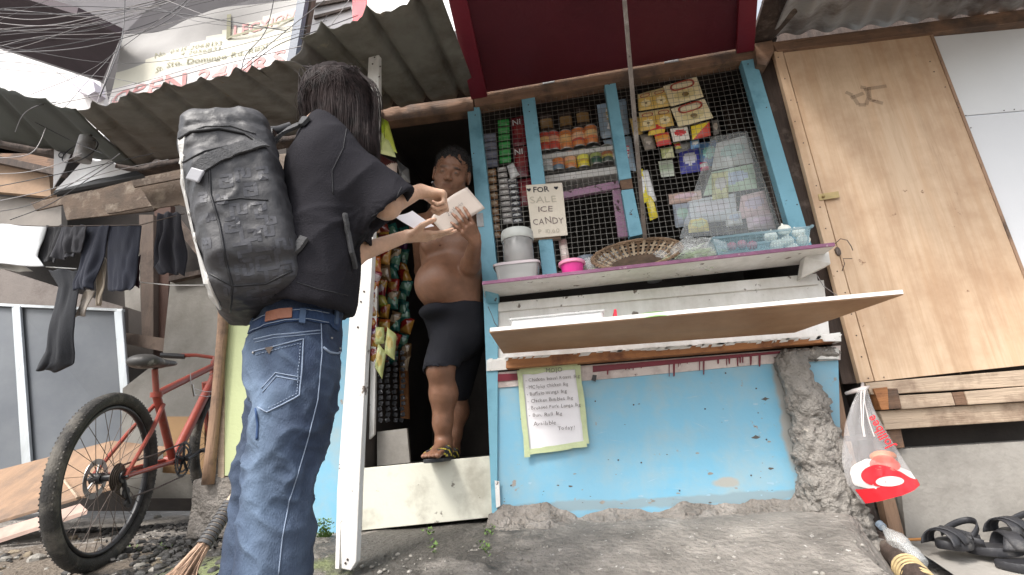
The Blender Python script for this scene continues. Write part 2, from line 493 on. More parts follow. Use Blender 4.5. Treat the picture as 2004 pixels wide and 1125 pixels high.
# wet dark stain in front of the doorway and black mud near the bicycle
def stain_mix(mat, spots):
    t = mat.node_tree; b = t.nodes['Principled BSDF']; L = t.links.new
    src = b.inputs['Base Color'].links[0].from_socket
    rs = b.inputs['Roughness'].links[0].from_socket
    geo = t.nodes.new('ShaderNodeNewGeometry')
    for (c, rad, colr, rgh) in spots:
        vm = t.nodes.new('ShaderNodeVectorMath'); vm.operation = 'SUBTRACT'; vm.inputs[1].default_value = c
        L(geo.outputs['Position'], vm.inputs[0])
        v2 = t.nodes.new('ShaderNodeVectorMath'); v2.operation = 'DIVIDE'; v2.inputs[1].default_value = rad; L(vm.outputs[0], v2.inputs[0])
        ln = t.nodes.new('ShaderNodeVectorMath'); ln.operation = 'LENGTH'; L(v2.outputs[0], ln.inputs[0])
        nz = t.nodes.new('ShaderNodeTexNoise'); nz.inputs['Scale'].default_value = 9; nz.inputs['Detail'].default_value = 8
        L(geo.outputs['Position'], nz.inputs[0])
        ad = t.nodes.new('ShaderNodeMath'); ad.operation = 'ADD'; L(ln.outputs['Value'], ad.inputs[0])
        mu = t.nodes.new('ShaderNodeMath'); mu.operation = 'MULTIPLY_ADD'; mu.inputs[1].default_value = 2.0; mu.inputs[2].default_value = -1.0
        L(nz.outputs[0], mu.inputs[0]); L(mu.outputs[0], ad.inputs[1])
        mr = t.nodes.new('ShaderNodeMapRange'); mr.inputs[1].default_value = 1.15; mr.inputs[2].default_value = 0.75
        L(ad.outputs[0], mr.inputs[0])
        mx = t.nodes.new('ShaderNodeMix'); mx.data_type = 'RGBA'; L(mr.outputs[0], mx.inputs[0]); L(src, mx.inputs[6]); mx.inputs[7].default_value = (*colr, 1)
        src = mx.outputs[2]
        m3 = t.nodes.new('ShaderNodeMix'); L(mr.outputs[0], m3.inputs[0]); L(rs, m3.inputs[2]); m3.inputs[3].default_value = rgh
        rs = m3.outputs[0]
    L(src, b.inputs['Base Color']); L(rs, b.inputs['Roughness'])
# ============================================================ ground
def gz(x, y):
    base = 0.235 + 0.02 * vnoise(np.array([x, y, 0.0]) , 0.7)
    x0 = .94 - .16 * min(1, max(0, (-y - .12) / .4))
    if x > x0: base -= min(1, (x - x0) / 0.12) * 0.22
    t = min(1, max(0, (y + 1.5) / 1.4)); t = t * t * (3 - 2 * t)
    if x < -1.3: t2 = min(1, (-1.3 - x) / 0.8); base -= 0.03 * t2; t = t * (1 - t2 * .3) + .3 * t2 * min(1, max(0, (y + 2.2) / 2))
    return base * t
xs = np.concatenate([np.linspace(-45, -5, 14), np.arange(-4.6, 2.8, 0.024), np.linspace(3.2, 45, 14)])
ys_ = np.concatenate([np.linspace(-45, -3.0, 12), np.arange(-2.4, 1.4, 0.024), np.linspace(1.8, 45, 10)])
X, Y = np.meshgrid(xs, ys_)
P = np.stack([X, Y, X * 0], -1)
base = 0.235 + 0.02 * vnoise(P, 0.7)
base = base - np.clip((X - (.94 - .16 * np.clip((-Y - .12) / .4, 0, 1))) / 0.12, 0, 1) * 0.22
t = np.clip((Y + 1.5) / 1.4, 0, 1); t = t * t * (3 - 2 * t)
t2 = np.clip((-1.3 - X) / 0.8, 0, 1)
base = base - 0.03 * t2
t = t * (1 - t2 * .3) + .3 * t2 * np.clip((Y + 2.2) / 2, 0, 1)
Z = base * t
rough = 0.55 + 0.6 * t2
Z = Z + rough * (0.020 * fbm(P, 4, 4, 3) + 0.010 * np.abs(fbm(P, 14, 3, 5)))
far = (np.abs(X) > 5) | (np.abs(Y) > 3)
Z = np.where(far, 0.0 * Z, Z)
nyy, nxx = X.shape
vv = np.stack([X, Y, Z], -1).reshape(-1, 3)
ii = np.arange(nxx * nyy).reshape(nyy, nxx)
ff = np.stack([ii[:-1, :-1], ii[:-1, 1:], ii[1:, 1:], ii[1:, :-1]], -1).reshape(-1, 4)
m_ground = M('packed_cement_ground', (0.225, 0.205, 0.182), 0.85, 0.18, 3.0, bump=0.9, bscale=45, alt=(0.35, 0.32, 0.285), dirt=(0.11, 0.10, 0.088), dirt_amt=0.42, dirt_scale=4.0, dirt_sharp=0.3, peel=(0.50, 0.48, 0.45), peel_amt=0.16, peel_scale=38)
stain_mix(m_ground, [((-0.72, -0.25, 0.2), (0.42, 0.42, 0.5), (0.075, 0.068, 0.060), 0.6),
                     ((-1.75, -0.35, 0.1), (0.55, 0.28, 0.5), (0.035, 0.033, 0.032), 0.35),
                     ((-1.25, -0.55, 0.1), (0.35, 0.2, 0.5), (0.15, 0.17, 0.08), 0.8),
                     ((-2.3, -0.25, 0.1), (0.7, 0.35, 0.5), (0.14, 0.115, 0.09), 0.85)])
obj('ground', (vv, ff), m_ground, kind='structure', smooth=True, loc=Vector((0, 0, 0)), label='rough grey cement ground in front of the store')

# ============================================================ the store
S = thing('corner_store', 'blue and white plywood corner store with a wire mesh window and an open doorway', 'shop', V(1250, 1010, 0.0))
Z0 = 0.20
# lower blue wall
mb = MB(); mb.slab([V(966, 735, 0), V(1640, 690, 0), Vector((0.96, 0, Z0 - .05)), Vector((-0.425, 0, Z0 - .05))], (0, 0.03, 0))
lw = obj('lower_wall', mb, m_blue, S)
stain_mix(m_blue, [((.30, 0, .28), (1.0, .4, .022), (.24, .33, .37), .8), ((.86, 0, .62), (.045, .4, .42), (.33, .33, .31), .8), ((.55, 0, .34), (.05, .4, .02), (.36, .36, .33), .8), ((-.1, 0, .70), (.25, .4, .02), (.22, .42, .54), .7)])
# white band with maroon paint runs under the sill
mb = MB(); mb.slab([V(955, 730, -.006), V(1645, 676, -.006), V(1645, 704, -.006), V(1500, 712, -.006), V(1180, 742, -.006), V(958, 760, -.006)], (0, 0.005, 0))
obj('painted_band', mb, M('pinkish_white_band', (0.60, 0.53, 0.50), 0.6, 0.06, 6, bump=0.3, dirt=(0.40, 0.33, 0.31), dirt_amt=.4, dirt_scale=8, peel=(0.2, 0.15, 0.13), peel_amt=.12, peel_scale=22), S)
mb = MB()
mb.slab([V(955, 733, -.011), V(1020, 730, -.011), V(1020, 743, -.011), V(955, 748, -.011)], (0, 0.004, 0))
mb.slab([V(1160, 716, -.011), V(1560, 684, -.011), V(1560, 688, -.011), V(1160, 728, -.011)], (0, 0.004, 0))
for i in range(22):
    x = 1163 + rng.rand() ** 1.3 * 330; w = .8 + rng.rand() * 1.6; yt = 722 - (x - 1160) * 0.085; L_ = 4 + rng.rand() ** 2 * 26
    mb.slab([V(x - w, yt, -.012), V(x + w, yt, -.012), V(x + w * .6, yt + L_, -.012), V(x, yt + L_ + 2, -.012), V(x - w * .6, yt + L_, -.012)], (0, 0.004, 0))
obj('paint_runs', mb, m_maroon_d, S, kind='stuff')
# flaked chips and scuffs of bare board in the blue paint
mb = MB()
for i in range(75):
    k_ = rng.rand()
    if k_ < .4: px, py = 980 + 560 * rng.rand(), 985 - 40 * rng.rand() ** 2
    elif k_ < .7: px, py = 1500 + 35 * rng.randn() * .5, 720 + 250 * rng.rand()
    else: px, py = 985 + 520 * rng.rand(), 770 + 200 * rng.rand()
    r0 = .7 + 2.6 * rng.rand() ** 3; n_ = 8
    c_ = V(px, py, -.0008)
    if py < 765 or (1020 < px < 1150 and py < 885): continue
    pts = [c_ + Vector((math.cos(a_) * r0 * (.5 + rng.rand()) * .0026 * 1.6, 0, math.sin(a_) * r0 * (.4 + rng.rand() * .8) * .0024)) for a_ in np.linspace(0, 2 * PI, n_ + 1)[:-1]]
    mb.add(pts, [tuple(range(n_))], int(rng.rand() * 3))
for i in range(36):
    px, py = 985 + 520 * rng.rand(), 770 + 205 * rng.rand()
    if 1015 < px < 1155 and py < 890: continue
    a_ = V(px, py, -.0008); d_ = Vector((rng.randn() * .05, 0, rng.randn() * .02)); w_ = Vector((0, 0, .0006 + .0008 * rng.rand())); mb.add([a_, a_ + d_ * .5 + w_, a_ + d_, a_ + d_ * .5 - w_], [(0, 1, 2, 3)], 2)
obj('paint_chips', mb, [M('bare_grey_board', (.27, .25, .22), .8, .2, 20), M('dark_chip', (.10, .09, .08), .8, .2, 20), M('pale_scuff', (.30, .46, .56), .7, .1, 20)], S, kind='stuff', fixn=False)
# upper white boards between shelf and flap table
mb = MB(); mb.slab([V(948, 612, 0), V(1612, 548, 0), V(1625, 668, 0), V(952, 722, 0)], (0, 0.02, 0))
obj('white_wall_board', mb, m_white, S)
mb = MB(); mb.slab([V(975, 592, -.012), V(1598, 535, -.012), V(1602, 556, -.012), V(975, 610, -.012)], (0, 0.011, 0))
obj('white_strip', mb, m_white, S, bevel=.002)
# wooden ledge with chipped white top under the table flap
mb = MB()
def chipfn(u, v):
    p = bil([V(1000, 697, -.10), V(1640, 655, -.10), V(1640, 672, -.10), V(1000, 722, -.10)], u, v)
    return p + Vector((0, 0, 0.003 * vnoise(np.array([u * 60, v * 3, 1.0]))))
mb.slab([V(990, 700, -.07), V(1640, 657, -.07), V(1641, 668, -.07), V(990, 721, -.07)], (0, 0.068, 0))
obj('wooden_ledge', mb, m_orangewood, S, bevel=.003)
mb = MB()
for i in range(46):
    u = i / 46 + rng.rand() * .01; x = 955 + 690 * u; yt = lerp(703, 655, u); w = 4 + rng.rand() * 22; h = 2 + rng.rand() * 6
    if 1040 < x < 1200 and rng.rand() < .5: continue
    mb.slab([V(x, yt - 1, -.0725), V(x + w, yt - 2, -.0725), V(x + w * .7, yt + h * .7, -.0725), V(x - 5, yt + h, -.0725)], (0, 0.002, 0))
obj('chipped_paint', mb, m_white, S, kind='stuff')
mb = MB(); mb.slab([V(952, 704, -.02), V(1005, 700, -.02), V(1005, 722, -.02), V(952, 726, -.02)], (0, 0.019, 0))
obj('ledge_end', mb, m_white, S)
mb = MB(); mb.slab([V(1605, 655, -.074), V(1645, 650, -.074), V(1647, 668, -.074), V(1612, 668, -.074)], (0, 0.05, 0))
mb.slab([V(1560, 690, -.03), V(1642, 681, -.03), V(1643, 702, -.03), V(1565, 703, -.03)], (0, 0.029, 0))
obj('white_end_block', mb, m_white, S, bevel=.002)

# shelf: top board with purple edge, white underside
zs = V(945, 555, -.2).z; zs2 = V(1630, 478, -.2).z
a, b = V(944, 553, -.21), V(1632, 477, -.21)
mb = MB(); mb.slab([a, b, Vector((b.x, .0, b.z + .0)), Vector((a.x - .03, .0, a.z))], (0, 0, -0.012))
obj('counter_shelf', mb, m_white, S)
mb = MB(); mb.slab([a + Vector((0, -.008, .004)), b + Vector((0, -.008, .004)), b + Vector((0, -.008, -.012)), a + Vector((0, -.008, -.012))], (0, 0.0078, 0))
obj('shelf_edge', mb, m_purple, S, bevel=.002)
mb = MB(); mb.slab([V(1575, 502, -.12), V(1622, 492, -.12), V(1626, 516, -.12), V(1568, 544, -.06)], (0, .05, 0))
obj('shelf_bracket', mb, m_white, S, bevel=.002)
mb = MB(); mb.slab([V(948, 566, -.13), V(975, 566, -.06), V(975, 592, -.03), V(952, 592, -.03)], (0, .03, 0))
obj('shelf_bracket', mb, m_post, S, bevel=.002)
# posts
def post(name, c, y=-.012, th=.045, mat=None, lab=None):
    mb = MB(); mb.slab([V(px, py, y) for px, py in c], (0, th, 0)); o = obj(name, mb, mat or m_post, S, bevel=.002)
    if lab: o['label'] = lab
    return o
post('door_post', [(914, 210), (938, 209), (975, 540), (973, 1042), (964, 1042), (945, 560)])
post('window_post', [(1020, 190), (1046, 187), (1090, 538), (1062, 541)])
post('window_post', [(1181, 154), (1203, 151), (1236, 348), (1212, 352)])
post('window_post', [(1216, 372), (1239, 369), (1258, 458), (1232, 464)])
post('window_post', [(1449, 112), (1478, 109), (1589, 480), (1556, 484)], th=.05)
mb = MB(); mb.slab([V(1213, 353, -.006), V(1236, 349, -.006), V(1239, 368, -.006), V(1217, 371, -.006)], (0, .04, 0)); obj('bare_crosspiece', mb, m_wood, S)
mb = MB(); mb.slab([V(1040, 461, -.014), V(1097, 458, -.014), V(1097, 466, -.014), V(1040, 470, -.014)], (0, .03, 0)); obj('sign_ledge', mb, m_pale, S)
# teal strip and torn white patches at the door post foot
mb = MB(); mb.slab([V(960, 765, -.006), V(970, 763, -.006), V(973, 872, -.006), V(964, 873, -.006)], (0, .005, 0)); obj('teal_strip', mb, M('teal_paint', (.13, .40, .36), .6, .1), S)
mb = MB(); mb.slab([V(968, 940, -.016), V(977, 942, -.016), V(979, 990, -.016), V(971, 994, -.016)], (0, .003, 0)); obj('paint_patch', mb, m_white, S)
mb = MB(); mb.slab([V(932, 418, -.016), V(945, 416, -.016), V(947, 443, -.016), V(934, 444, -.016)], (0, .003, 0)); obj('metal_plate', mb, m_galv, S)
# beam
mb = MB()
mb.slab([V(742, 212, -.02), V(925, 188, -.02), V(927, 215, -.02), V(742, 240, -.02)], (0, .07, 0))
mb.slab([V(927, 183, -.02), V(1480, 88, -.02), V(1480, 112, -.02), V(929, 209, -.02)], (0, .07, 0))
obj('lintel_beam', mb, m_wood, S, bevel=.004)
mb = MB(); mb.slab([V(1476, 84, -.05), V(1512, 78, -.05), V(1516, 100, -.05), V(1500, 128, -.05), V(1482, 124, -.05)], (0, .12, 0)); obj('beam_end', mb, m_wood, S, bevel=.004)
mb = MB(); mb.slab([V(1062, 160, -.0225), V(1085, 156, -.0225), V(1085, 161, -.0225), V(1062, 165, -.0225)], (0, .002, 0))
mb.slab([V(1300, 117, -.0225), V(1328, 112, -.0225), V(1328, 120, -.0225), V(1300, 124, -.0225)], (0, .002, 0)); obj('tin_tag', mb, m_galv, S)
# wire mesh
mb = MB()
tl, tr, br, bl = V(925, 205, .02), V(1478, 112, .02), V(1600, 500, .02), V(958, 560, .02)
zt, zb, xl, xr = tl.z + .0, bl.z - .02, -.42, V(1560, 480, .02).x
stp = .0285
k = 0; x = xl
while x < xr:
    pts = [Vector((x + .004 * vnoise(np.array([x * 9, z * 3, 0.])), .02 + .003 * vnoise(np.array([x * 5, z * 5, 3.])), z)) for z in np.linspace(zb, zt, 9)]
    mb.tube(pts, .00095, 4, False); x += stp
z = zb
while z < zt:
    pts = [Vector((x, .0225 + .003 * vnoise(np.array([x * 5, z * 5, 3.])), z + .004 * vnoise(np.array([x * 4, z * 9, 5.])))) for x in np.linspace(xl, xr, 16)]
    mb.tube(pts, .00095, 4, False); z += stp
obj('wire_mesh', mb, m_wire, S, kind='stuff', fixn=False)
# step panel in the doorway + blue wall left of the door + inside
mb = MB(); mb.slab([V(712, 916, .0), V(958, 892, .0), V(966, 1012, .0), V(708, 1038, .0)], (0, .02, 0)); obj('step_panel', mb, m_cream, S, bevel=.002)
zf = V(840, 905, 0).z
mb = MB(); mb.box((-.70, .56, zf - .035), (.60, 1.07, .05)); obj('shop_floor', mb, m_conc, S)
mb = MB(); mb.slab([V(700, 915, .0), V(711, 915, .0), V(707, 1040, .0), V(694, 1042, .0)], (0, .02, 0)); obj('step_side_strip', mb, m_white, S)
mb = MB(); mb.slab([V(596, 610, .0), V(690, 590, .0), V(690, 1066, .0), V(596, 1078, .0)], (0, .03, 0)); obj('door_side_wall', mb, m_blue, S)
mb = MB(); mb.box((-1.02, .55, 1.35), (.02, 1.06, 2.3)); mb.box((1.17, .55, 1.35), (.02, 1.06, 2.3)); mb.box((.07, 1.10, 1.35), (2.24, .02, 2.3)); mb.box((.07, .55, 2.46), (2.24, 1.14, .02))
obj('inner_wall', mb, m_darkboard, S)
mb = MB(); mb.box((.37, .55, .48), (1.62, 1.04, .02)); obj('store_floor', mb, m_darkboard, S)
mb = MB(); mb.slab([V(702, 560, .06), V(738, 560, .06), V(732, 850, .06), V(702, 880, .06)], (0, .02, 0)); obj('white_side_panel', mb, m_white, S)
mb = MB(); mb.slab([V(738, 845, .12), V(796, 838, .12), V(802, 905, .12), V(738, 912, .12)], (0, .02, 0)); obj('grey_low_box', mb, m_conc, S)
mb = MB(); mb.slab([V(776, 560, .45), V(792, 560, .45), V(800, 820, .45), V(784, 818, .45)], (0, .02, 0)); obj('brown_door_edge', mb, m_orangewood, S)
mb = MB(); mb.slab([V(795, 285, .7), V(868, 278, .7), V(868, 286, .7), V(795, 293, .7)], (0, .02, 0)); obj('red_rail', mb, m_maroon_d, S)
# inner counter frame (lilac and maroon) behind the mesh
def inner(name, c, y, th, mat):
    mb = MB(); mb.slab([V(px, py, y) for px, py in c], (0, th, 0)); return obj(name, mb, mat, S, bevel=.002)
inner('inner_frame_rail', [(1090, 376), (1215, 352), (1217, 366), (1092, 390)], .10, .03, m_lilac)
inner('inner_frame_upright', [(1198, 372), (1214, 370), (1230, 462), (1210, 464)], .10, .03, m_lilac)
inner('interior_shelf', [(1060, 303), (1222, 281), (1224, 288), (1062, 311)], .13, .22, m_white)
inner('interior_shelf', [(1066, 344), (1228, 322), (1230, 336), (1068, 357)], .13, .22, m_white)
inner('interior_board', [(1400, 150), (1460, 140), (1530, 420), (1470, 428)], .5, .02, m_darkwood)
# roughly plastered skirt at the wall's foot
edge = [(966, 1002), (985, 985), (1030, 988), (1070, 985), (1110, 1000), (1130, 1012), (1150, 1003), (1190, 995), (1240, 998), (1290, 1000), (1330, 985), (1345, 982), (1380, 988), (1405, 982), (1440, 985), (1490, 975), (1545, 978), (1560, 960), (1640, 960)]
def topz(x):
    for i in range(len(edge) - 1):
        a, b = V(*edge[i], -.01), V(*edge[i + 1], -.01)
        if a.x <= x <= b.x: return lerp(a.z, b.z, (x - a.x) / (b.x - a.x))
    return V(*edge[0], -.01).z if x < 0 else V(*edge[-1], -.01).z
nx_, nv_ = 420, 60
pts = []
for j in range(nv_):
    v = j / (nv_ - 1)
    for i in range(nx_):
        x = -.44 + (1.46 - .22 * v ** 1.5) * i / (nx_ - 1)
        zt_ = topz(x) + .012 * fbm(np.array([x * 1., 0, 0]), 22, 3) 
        yy = -.010 - .62 * v ** 1.9; zz = zt_ * (1 - v) ** 1.9 + (gz(x, yy) - .03) * (1 - (1 - v) ** 1.9)
        n_ = fbm(np.array([x, yy, zz]), 9, 4, 2); r_ = abs(fbm(np.array([x, yy, zz * 2]), 16, 4, 6))
        k_ = min(1, .12 + v * 3.5) 
        pts.append((x, yy - (.014 + .014 * n_ + .010 * r_) * k_, zz + (.012 * n_ - .022 * max(0, .07 - r_) * 14 + .006 * fbm(np.array([x, yy, zz]), 55, 2, 8)) * k_))
ii = np.arange(nx_ * nv_).reshape(nv_, nx_)
ff = np.stack([ii[:-1, :-1], ii[:-1, 1:], ii[1:, 1:], ii[1:, :-1]], -1).reshape(-1, 4)
obj('plaster_skirt', (np.array(pts), ff[:, ::-1]), m_plaster, S, smooth=True)
# taped handwritten list
m_paper = M('paper', (0.74, 0.72, 0.74), 0.7, 0.03, 3, bump=0.1, bscale=12)
m_tape = M('green_tape', (0.47, 0.53, 0.31), 0.5, 0.08, 14, bump=0.2)
PL = thing('handwritten_list', 'white handwritten price list framed in pale green tape on the blue wall', 'notice', V(1085, 880, -.02))
cs = [V(1017, 725, -.016), V(1130, 715, -.02), V(1148, 868, -.016), V(1032, 885, -.016)]
mb = MB(); mb.grid(lambda u, v: bil(cs, u, v) + Vector((0, -.004 * math.sin(PI * u) * (1 - v), 0)), 10, 12)
obj('paper_sheet', mb, m_paper, PL, smooth=True)
def strip(a, b, w, y, mat, par, name='tape_strip'):
    a, b = Vector(a), Vector(b); d = (b - a).normalized(); s_ = d.cross(Vector((0, -1, 0))) * w / 2
    mb = MB(); mb.grid(lambda u, v: lerp(a, b, u) + s_ * (2 * v - 1 + .25 * vnoise(np.array([u * 9, v * 2, w * 900]))) + Vector((0, y, 0)), 14, 2)
    return obj(name, mb, mat, par)
c2 = [bil(cs, u, v) for u, v in ((0, 0), (1, 0), (1, 1), (0, 1))]
for i, (a, b) in enumerate([(c2[0], c2[1]), (c2[1], c2[2]), (c2[2], c2[3]), (c2[3] + Vector((0, 0, -.02)), c2[0])]): strip(a, b, .04 if i == 0 else .024, -.0065 - .0006 * i, m_tape, PL)
lines = ['- Chicken Inasal Roast 1kg', '- MC Spicy Chicken 1kg', '- Buffalo Wings 1kg', '- Chicken Bubbles 1kg', '- Breaded Pork Longa 1kg', '- Bun, Roll 1kg']
mb = MB(); ex = (cs[1] - cs[0]).normalized(); ey = (cs[0] - cs[3]).normalized()
wd = [.245, .19, .18, .205, .235, .15]
for i, tx in enumerate(lines):
    o_ = bil(cs, .085, .155 + .087 * i) + Vector((0, -.009, 0)); write(mb, tx, o_, ex, ey, .021, 0, .12, 1.0, .001, wd[i], seed=i)
write(mb, 'MOJO', bil(cs, .45, .06) + Vector((0, -.011, 0)), ex, ey, .026, 0, .1, 1.1, .001)
obj('handwriting', mb, m_ink2, PL)
mb = MB(); write(mb, 'Available', bil(cs, .15, .70) + Vector((0, -.009, 0)), ex, ey, .024, 0, .12, 1.0, .001, .10, seed=8)
write(mb, 'Today!', bil(cs, .55, .79) + Vector((0, -.009, 0)), ex, ey, .024, 0, .12, 1.0, .001, .075, seed=9)
obj('handwriting', mb, m_ink2, PL)
# ice candy sign
SG = thing('cardboard_sign', 'hand lettered for sale ice candy sign on cream card hung on the mesh', 'sign', V(1070, 465, -.03))
cs = [V(1029, 362, -.022), V(1100, 357, -.022), V(1111, 460, -.03), V(1042, 466, -.03)]
mb = MB(); mb.slab(cs, (0, .004, 0)); obj('card', mb, M('cream_card', (0.66, 0.60, 0.50), .7, .04, 5, bump=.1), SG, bevel=.0015)
ex = (cs[1] - cs[0]).normalized(); ey = (cs[0] - cs[3]).normalized()
def sgw(tx, u, v, size, w, mat, bold=0, seed=1, jit=.1):
    mb = MB(); write(mb, tx, bil(cs, u, v) + Vector((0, -.0015, 0)), ex, ey, size, bold, jit, 1, .0008, w, seed=seed); obj('lettering', mb, mat, SG)
m_faint = M('faint_marker', (0.46, 0.42, 0.34), .7, .05, bump=0)
m_ink3 = M('brown_marker', (0.20, 0.16, 0.15), .7, .05, bump=0)
sgw('FOR', .17, .155, .042, .085, m_ink, .012)
sgw('SALE', .06, .36, .050, .135, m_faint, .0, 2)
sgw('ICE', .24, .53, .042, .075, m_ink3, 0, 3)
sgw('CANDY', .06, .76, .050, .155, m_ink3, 0, 4)
sgw('P 10.00', .18, .93, .030, .105, m_faint, 0, 5)
mb = MB()
for u in (.07, .82):
    p = bil(cs, u, .10) + Vector((0, -.003, 0))
    pts = [p + ex * (.011 * 16 * math.sin(t) ** 3 / 16) + ey * (.011 * (13 * math.cos(t) - 5 * math.cos(2 * t) - 2 * math.cos(3 * t)) / 16) for t in np.linspace(0, 2 * PI, 20)[:-1]]
    mb.add(pts, [tuple(range(19))])
obj('drawn_heart', mb, m_ink, SG)
# small black tag below the band
mb = MB(); mb.slab([V(1160, 733, -.03), V(1168, 734, -.03), V(1166, 747, -.03), V(1157, 744, -.03)], (0, .003, 0)); obj('black_tape_scrap', mb, m_black, S)
# sprig of nails
mb = MB()
for px, py in [(930, 225), (927, 300), (938, 420), (952, 640), (1034, 205), (1036, 218), (1192, 165), (1464, 125), (1500, 210), (1560, 400), (966, 780), (1165, 785), (1240, 792), (1210, 900), (1255, 905), (1330, 960), (1020, 820), (1000, 950), (1480, 760), (1500, 860), (1470, 930), (1420, 730), (1380, 800)]:
    mb.ell(V(px, py, -.0135 if py < 600 and px < 1600 else -.001), (.0035, .002, .0035), 8, 5)
obj('nail_heads', mb, m_nail, S, kind='stuff')

# ============================================================ flap table
T = thing('folding_table_flap', 'long fold-out plywood table flap with bright white top edge below the window shelf', 'table', V(1300, 660, -.2))
fl, fr, bkr, bkl = V(958, 651, -.36), V(1768, 577, -.36), V(1555, 651, -.075), V(985, 692, -.075)
up_ = Vector((0, 0, .013))
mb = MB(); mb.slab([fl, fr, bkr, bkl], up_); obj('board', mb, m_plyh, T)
mb = MB(); mb.slab([fl + up_ + Vector((.006, -.001, .0005)), fr + up_ + Vector((-.012, -.001, .0005)), bkr + up_ + Vector((-.012, 0, .0005)), bkl + up_ + Vector((.01, 0, .0005))], (0, 0, .006)); obj('white_top', mb, m_white, T)
mb = MB(); mb.slab([fl + Vector((.004, -.003, .004)), fr + Vector((0, -.003, .004)), fr + up_ + Vector((0, -.003, .006)), fl + up_ + Vector((.004, -.003, .006))], (0, .002, 0)); obj('edge_strip', mb, M('fresh_white_paint', (.80, .78, .74), .45, .03, 8, bump=.2, peel=(.5, .4, .3), peel_amt=.1, peel_scale=30), T)
mb = MB(); mb.tube([V(1598, 537, -.10), V(1612, 560, -.18), V(1645, 583, -.30), V(1648, 592, -.33)], .002, 6); obj('hanging_wire', mb, m_galv, T)
mb = MB(); mb.tube([V(955, 600, -.05), V(962, 615, -.12), V(968, 632, -.28), V(975, 640, -.34)], .0016, 6); obj('hanging_wire', mb, m_nail, T)
# things on the flap
ztab = lerp(fl.z, bkl.z, .5) + .021
def on_table(px, y): 
    u = (V(px, 620, y).x - fl.x) / (fr.x - fl.x); t = (y + .36) / .285
    return Vector((V(px, 620, y).x, y, lerp(lerp(fl.z, fr.z, u), lerp(bkl.z, bkr.z, u), t) + .0205))
m_clear = M('clear_plastic', (0.80, 0.82, 0.82), 0.12, 0.02, 3, bump=0.15, bscale=8, alpha=0.42, spec=.6)
m_frost = M('frosted_plastic', (0.62, 0.62, 0.62), 0.3, 0.04, 3, bump=0.1, bscale=8, alpha=0.9)
B1 = thing('plastic_food_box', 'flat clear plastic food box with red end lying on the table flap', 'container', on_table(1100, -.27))
p = on_table(1090, -.27); mb = MB(); mb.box(p + Vector((0, 0, .022)), (.37, .13, .040)); obj('tub', mb, m_frost, B1, bevel=.01)
mb = MB(); mb.box(p + Vector((0, 0, .046)), (.385, .14, .008)); obj('lid', mb, m_clear, B1, bevel=.003)
p = on_table(1203, -.27); mb = MB(); mb.box(p + Vector((0, 0, .025)), (.010, .135, .046)); obj('end_clip', mb, m_red, B1, bevel=.003)
p = on_table(1275, -.25)
G1 = thing('green_plate', 'shallow green plate upside down on the table flap', 'plate', p)
mb = MB(); mb.lathe([(0, .030), (.06, .030), (.085, .024), (.118, .004), (.122, 0), (.115, 0), (.08, .018), (0, .022)], p, n=40)
obj('dish', mb, M('green_plastic', (.26, .42, .16), .4, .05), G1, smooth=True)
mb = MB(); mb.lathe([(.058, .030), (.060, .034), (.064, .030)], p, n=40); obj('foot_ring', mb, M('green_plastic_ring', (.20, .36, .12), .4, .05), G1, smooth=True)

# ============================================================ maroon hatch and its prop
Hh = thing('maroon_hatch', 'dark maroon plywood window hatch propped open above the mesh window', 'hatch', V(1200, 140, -.03))
h0, h1 = V(922, 186, -.03), V(1474, 90, -.03)
# outer edge ~1.15 m away from the hinge, rising
yo = -1.10
o0 = V(835, -60, yo); o1 = V(1580, -85, yo)
o0.z = o1.z = max(o0.z, h0.z - .02)
def hq(u, v): return bil([o0, o1, h1, h0], u, v)
mb = MB(); mb.slab([o0, o1, h1, h0], (0, 0, .012)); obj('panel', mb, m_maroon, Hh)
for (u0, u1) in ((0, .06), (.94, 1.0)):
    mb = MB(); mb.slab([hq(u0, 0), hq(u1, 0), hq(u1, 1), hq(u0, 1)], (0, 0, -.03)); obj('side_rail', mb, m_maroon_d, Hh, bevel=.003)
mb = MB(); mb.slab([hq(.0601, 0), hq(.9399, 0), hq(.9399, .06), hq(.0601, .06)], (0, 0, -.03)); obj('outer_rail', mb, m_maroon_d, Hh, bevel=.003)
ptop = hq(.47, .04)
pr = thing('prop_stick', 'long thin grey wooden stick propping the maroon hatch open', 'stick', V(1262, 462, -.03))
a = V(1262, 466, -.10)
d0 = V(1222, 0, -.85)
mb = MB(); mb.tube([a, lerp(a, d0, .33), lerp(a, d0, .66), d0, a + (d0 - a) * 1.05], [.011, .0105, .010, .009, .009], 4)
obj('shaft', mb, M('grey_stick', (.20, .17, .15), .7, .2, 6, stretch=(6, 6, 1), bump=.4, dirt=(.4, .38, .36), dirt_amt=.3, dirt_scale=14), pr)
mb = MB()
for t in (.12, .3, .55, .8): mb.ell(lerp(a, d0, t) + Vector((0, -.010, 0)), .0035, 8, 5)
obj('nail_heads', mb, m_nail, pr, kind='stuff')
def lp(name, c, mat, label=None, cat=None, th=.05, par=None, **k):
    """c: list of (px, py, y)"""
    mb = MB(); mb.slab([V(a, b, y) for a, b, y in c], (0, th, 0)); o = obj(name, mb, mat, par, **k)
    if label: setp(o, label, cat)
    return o
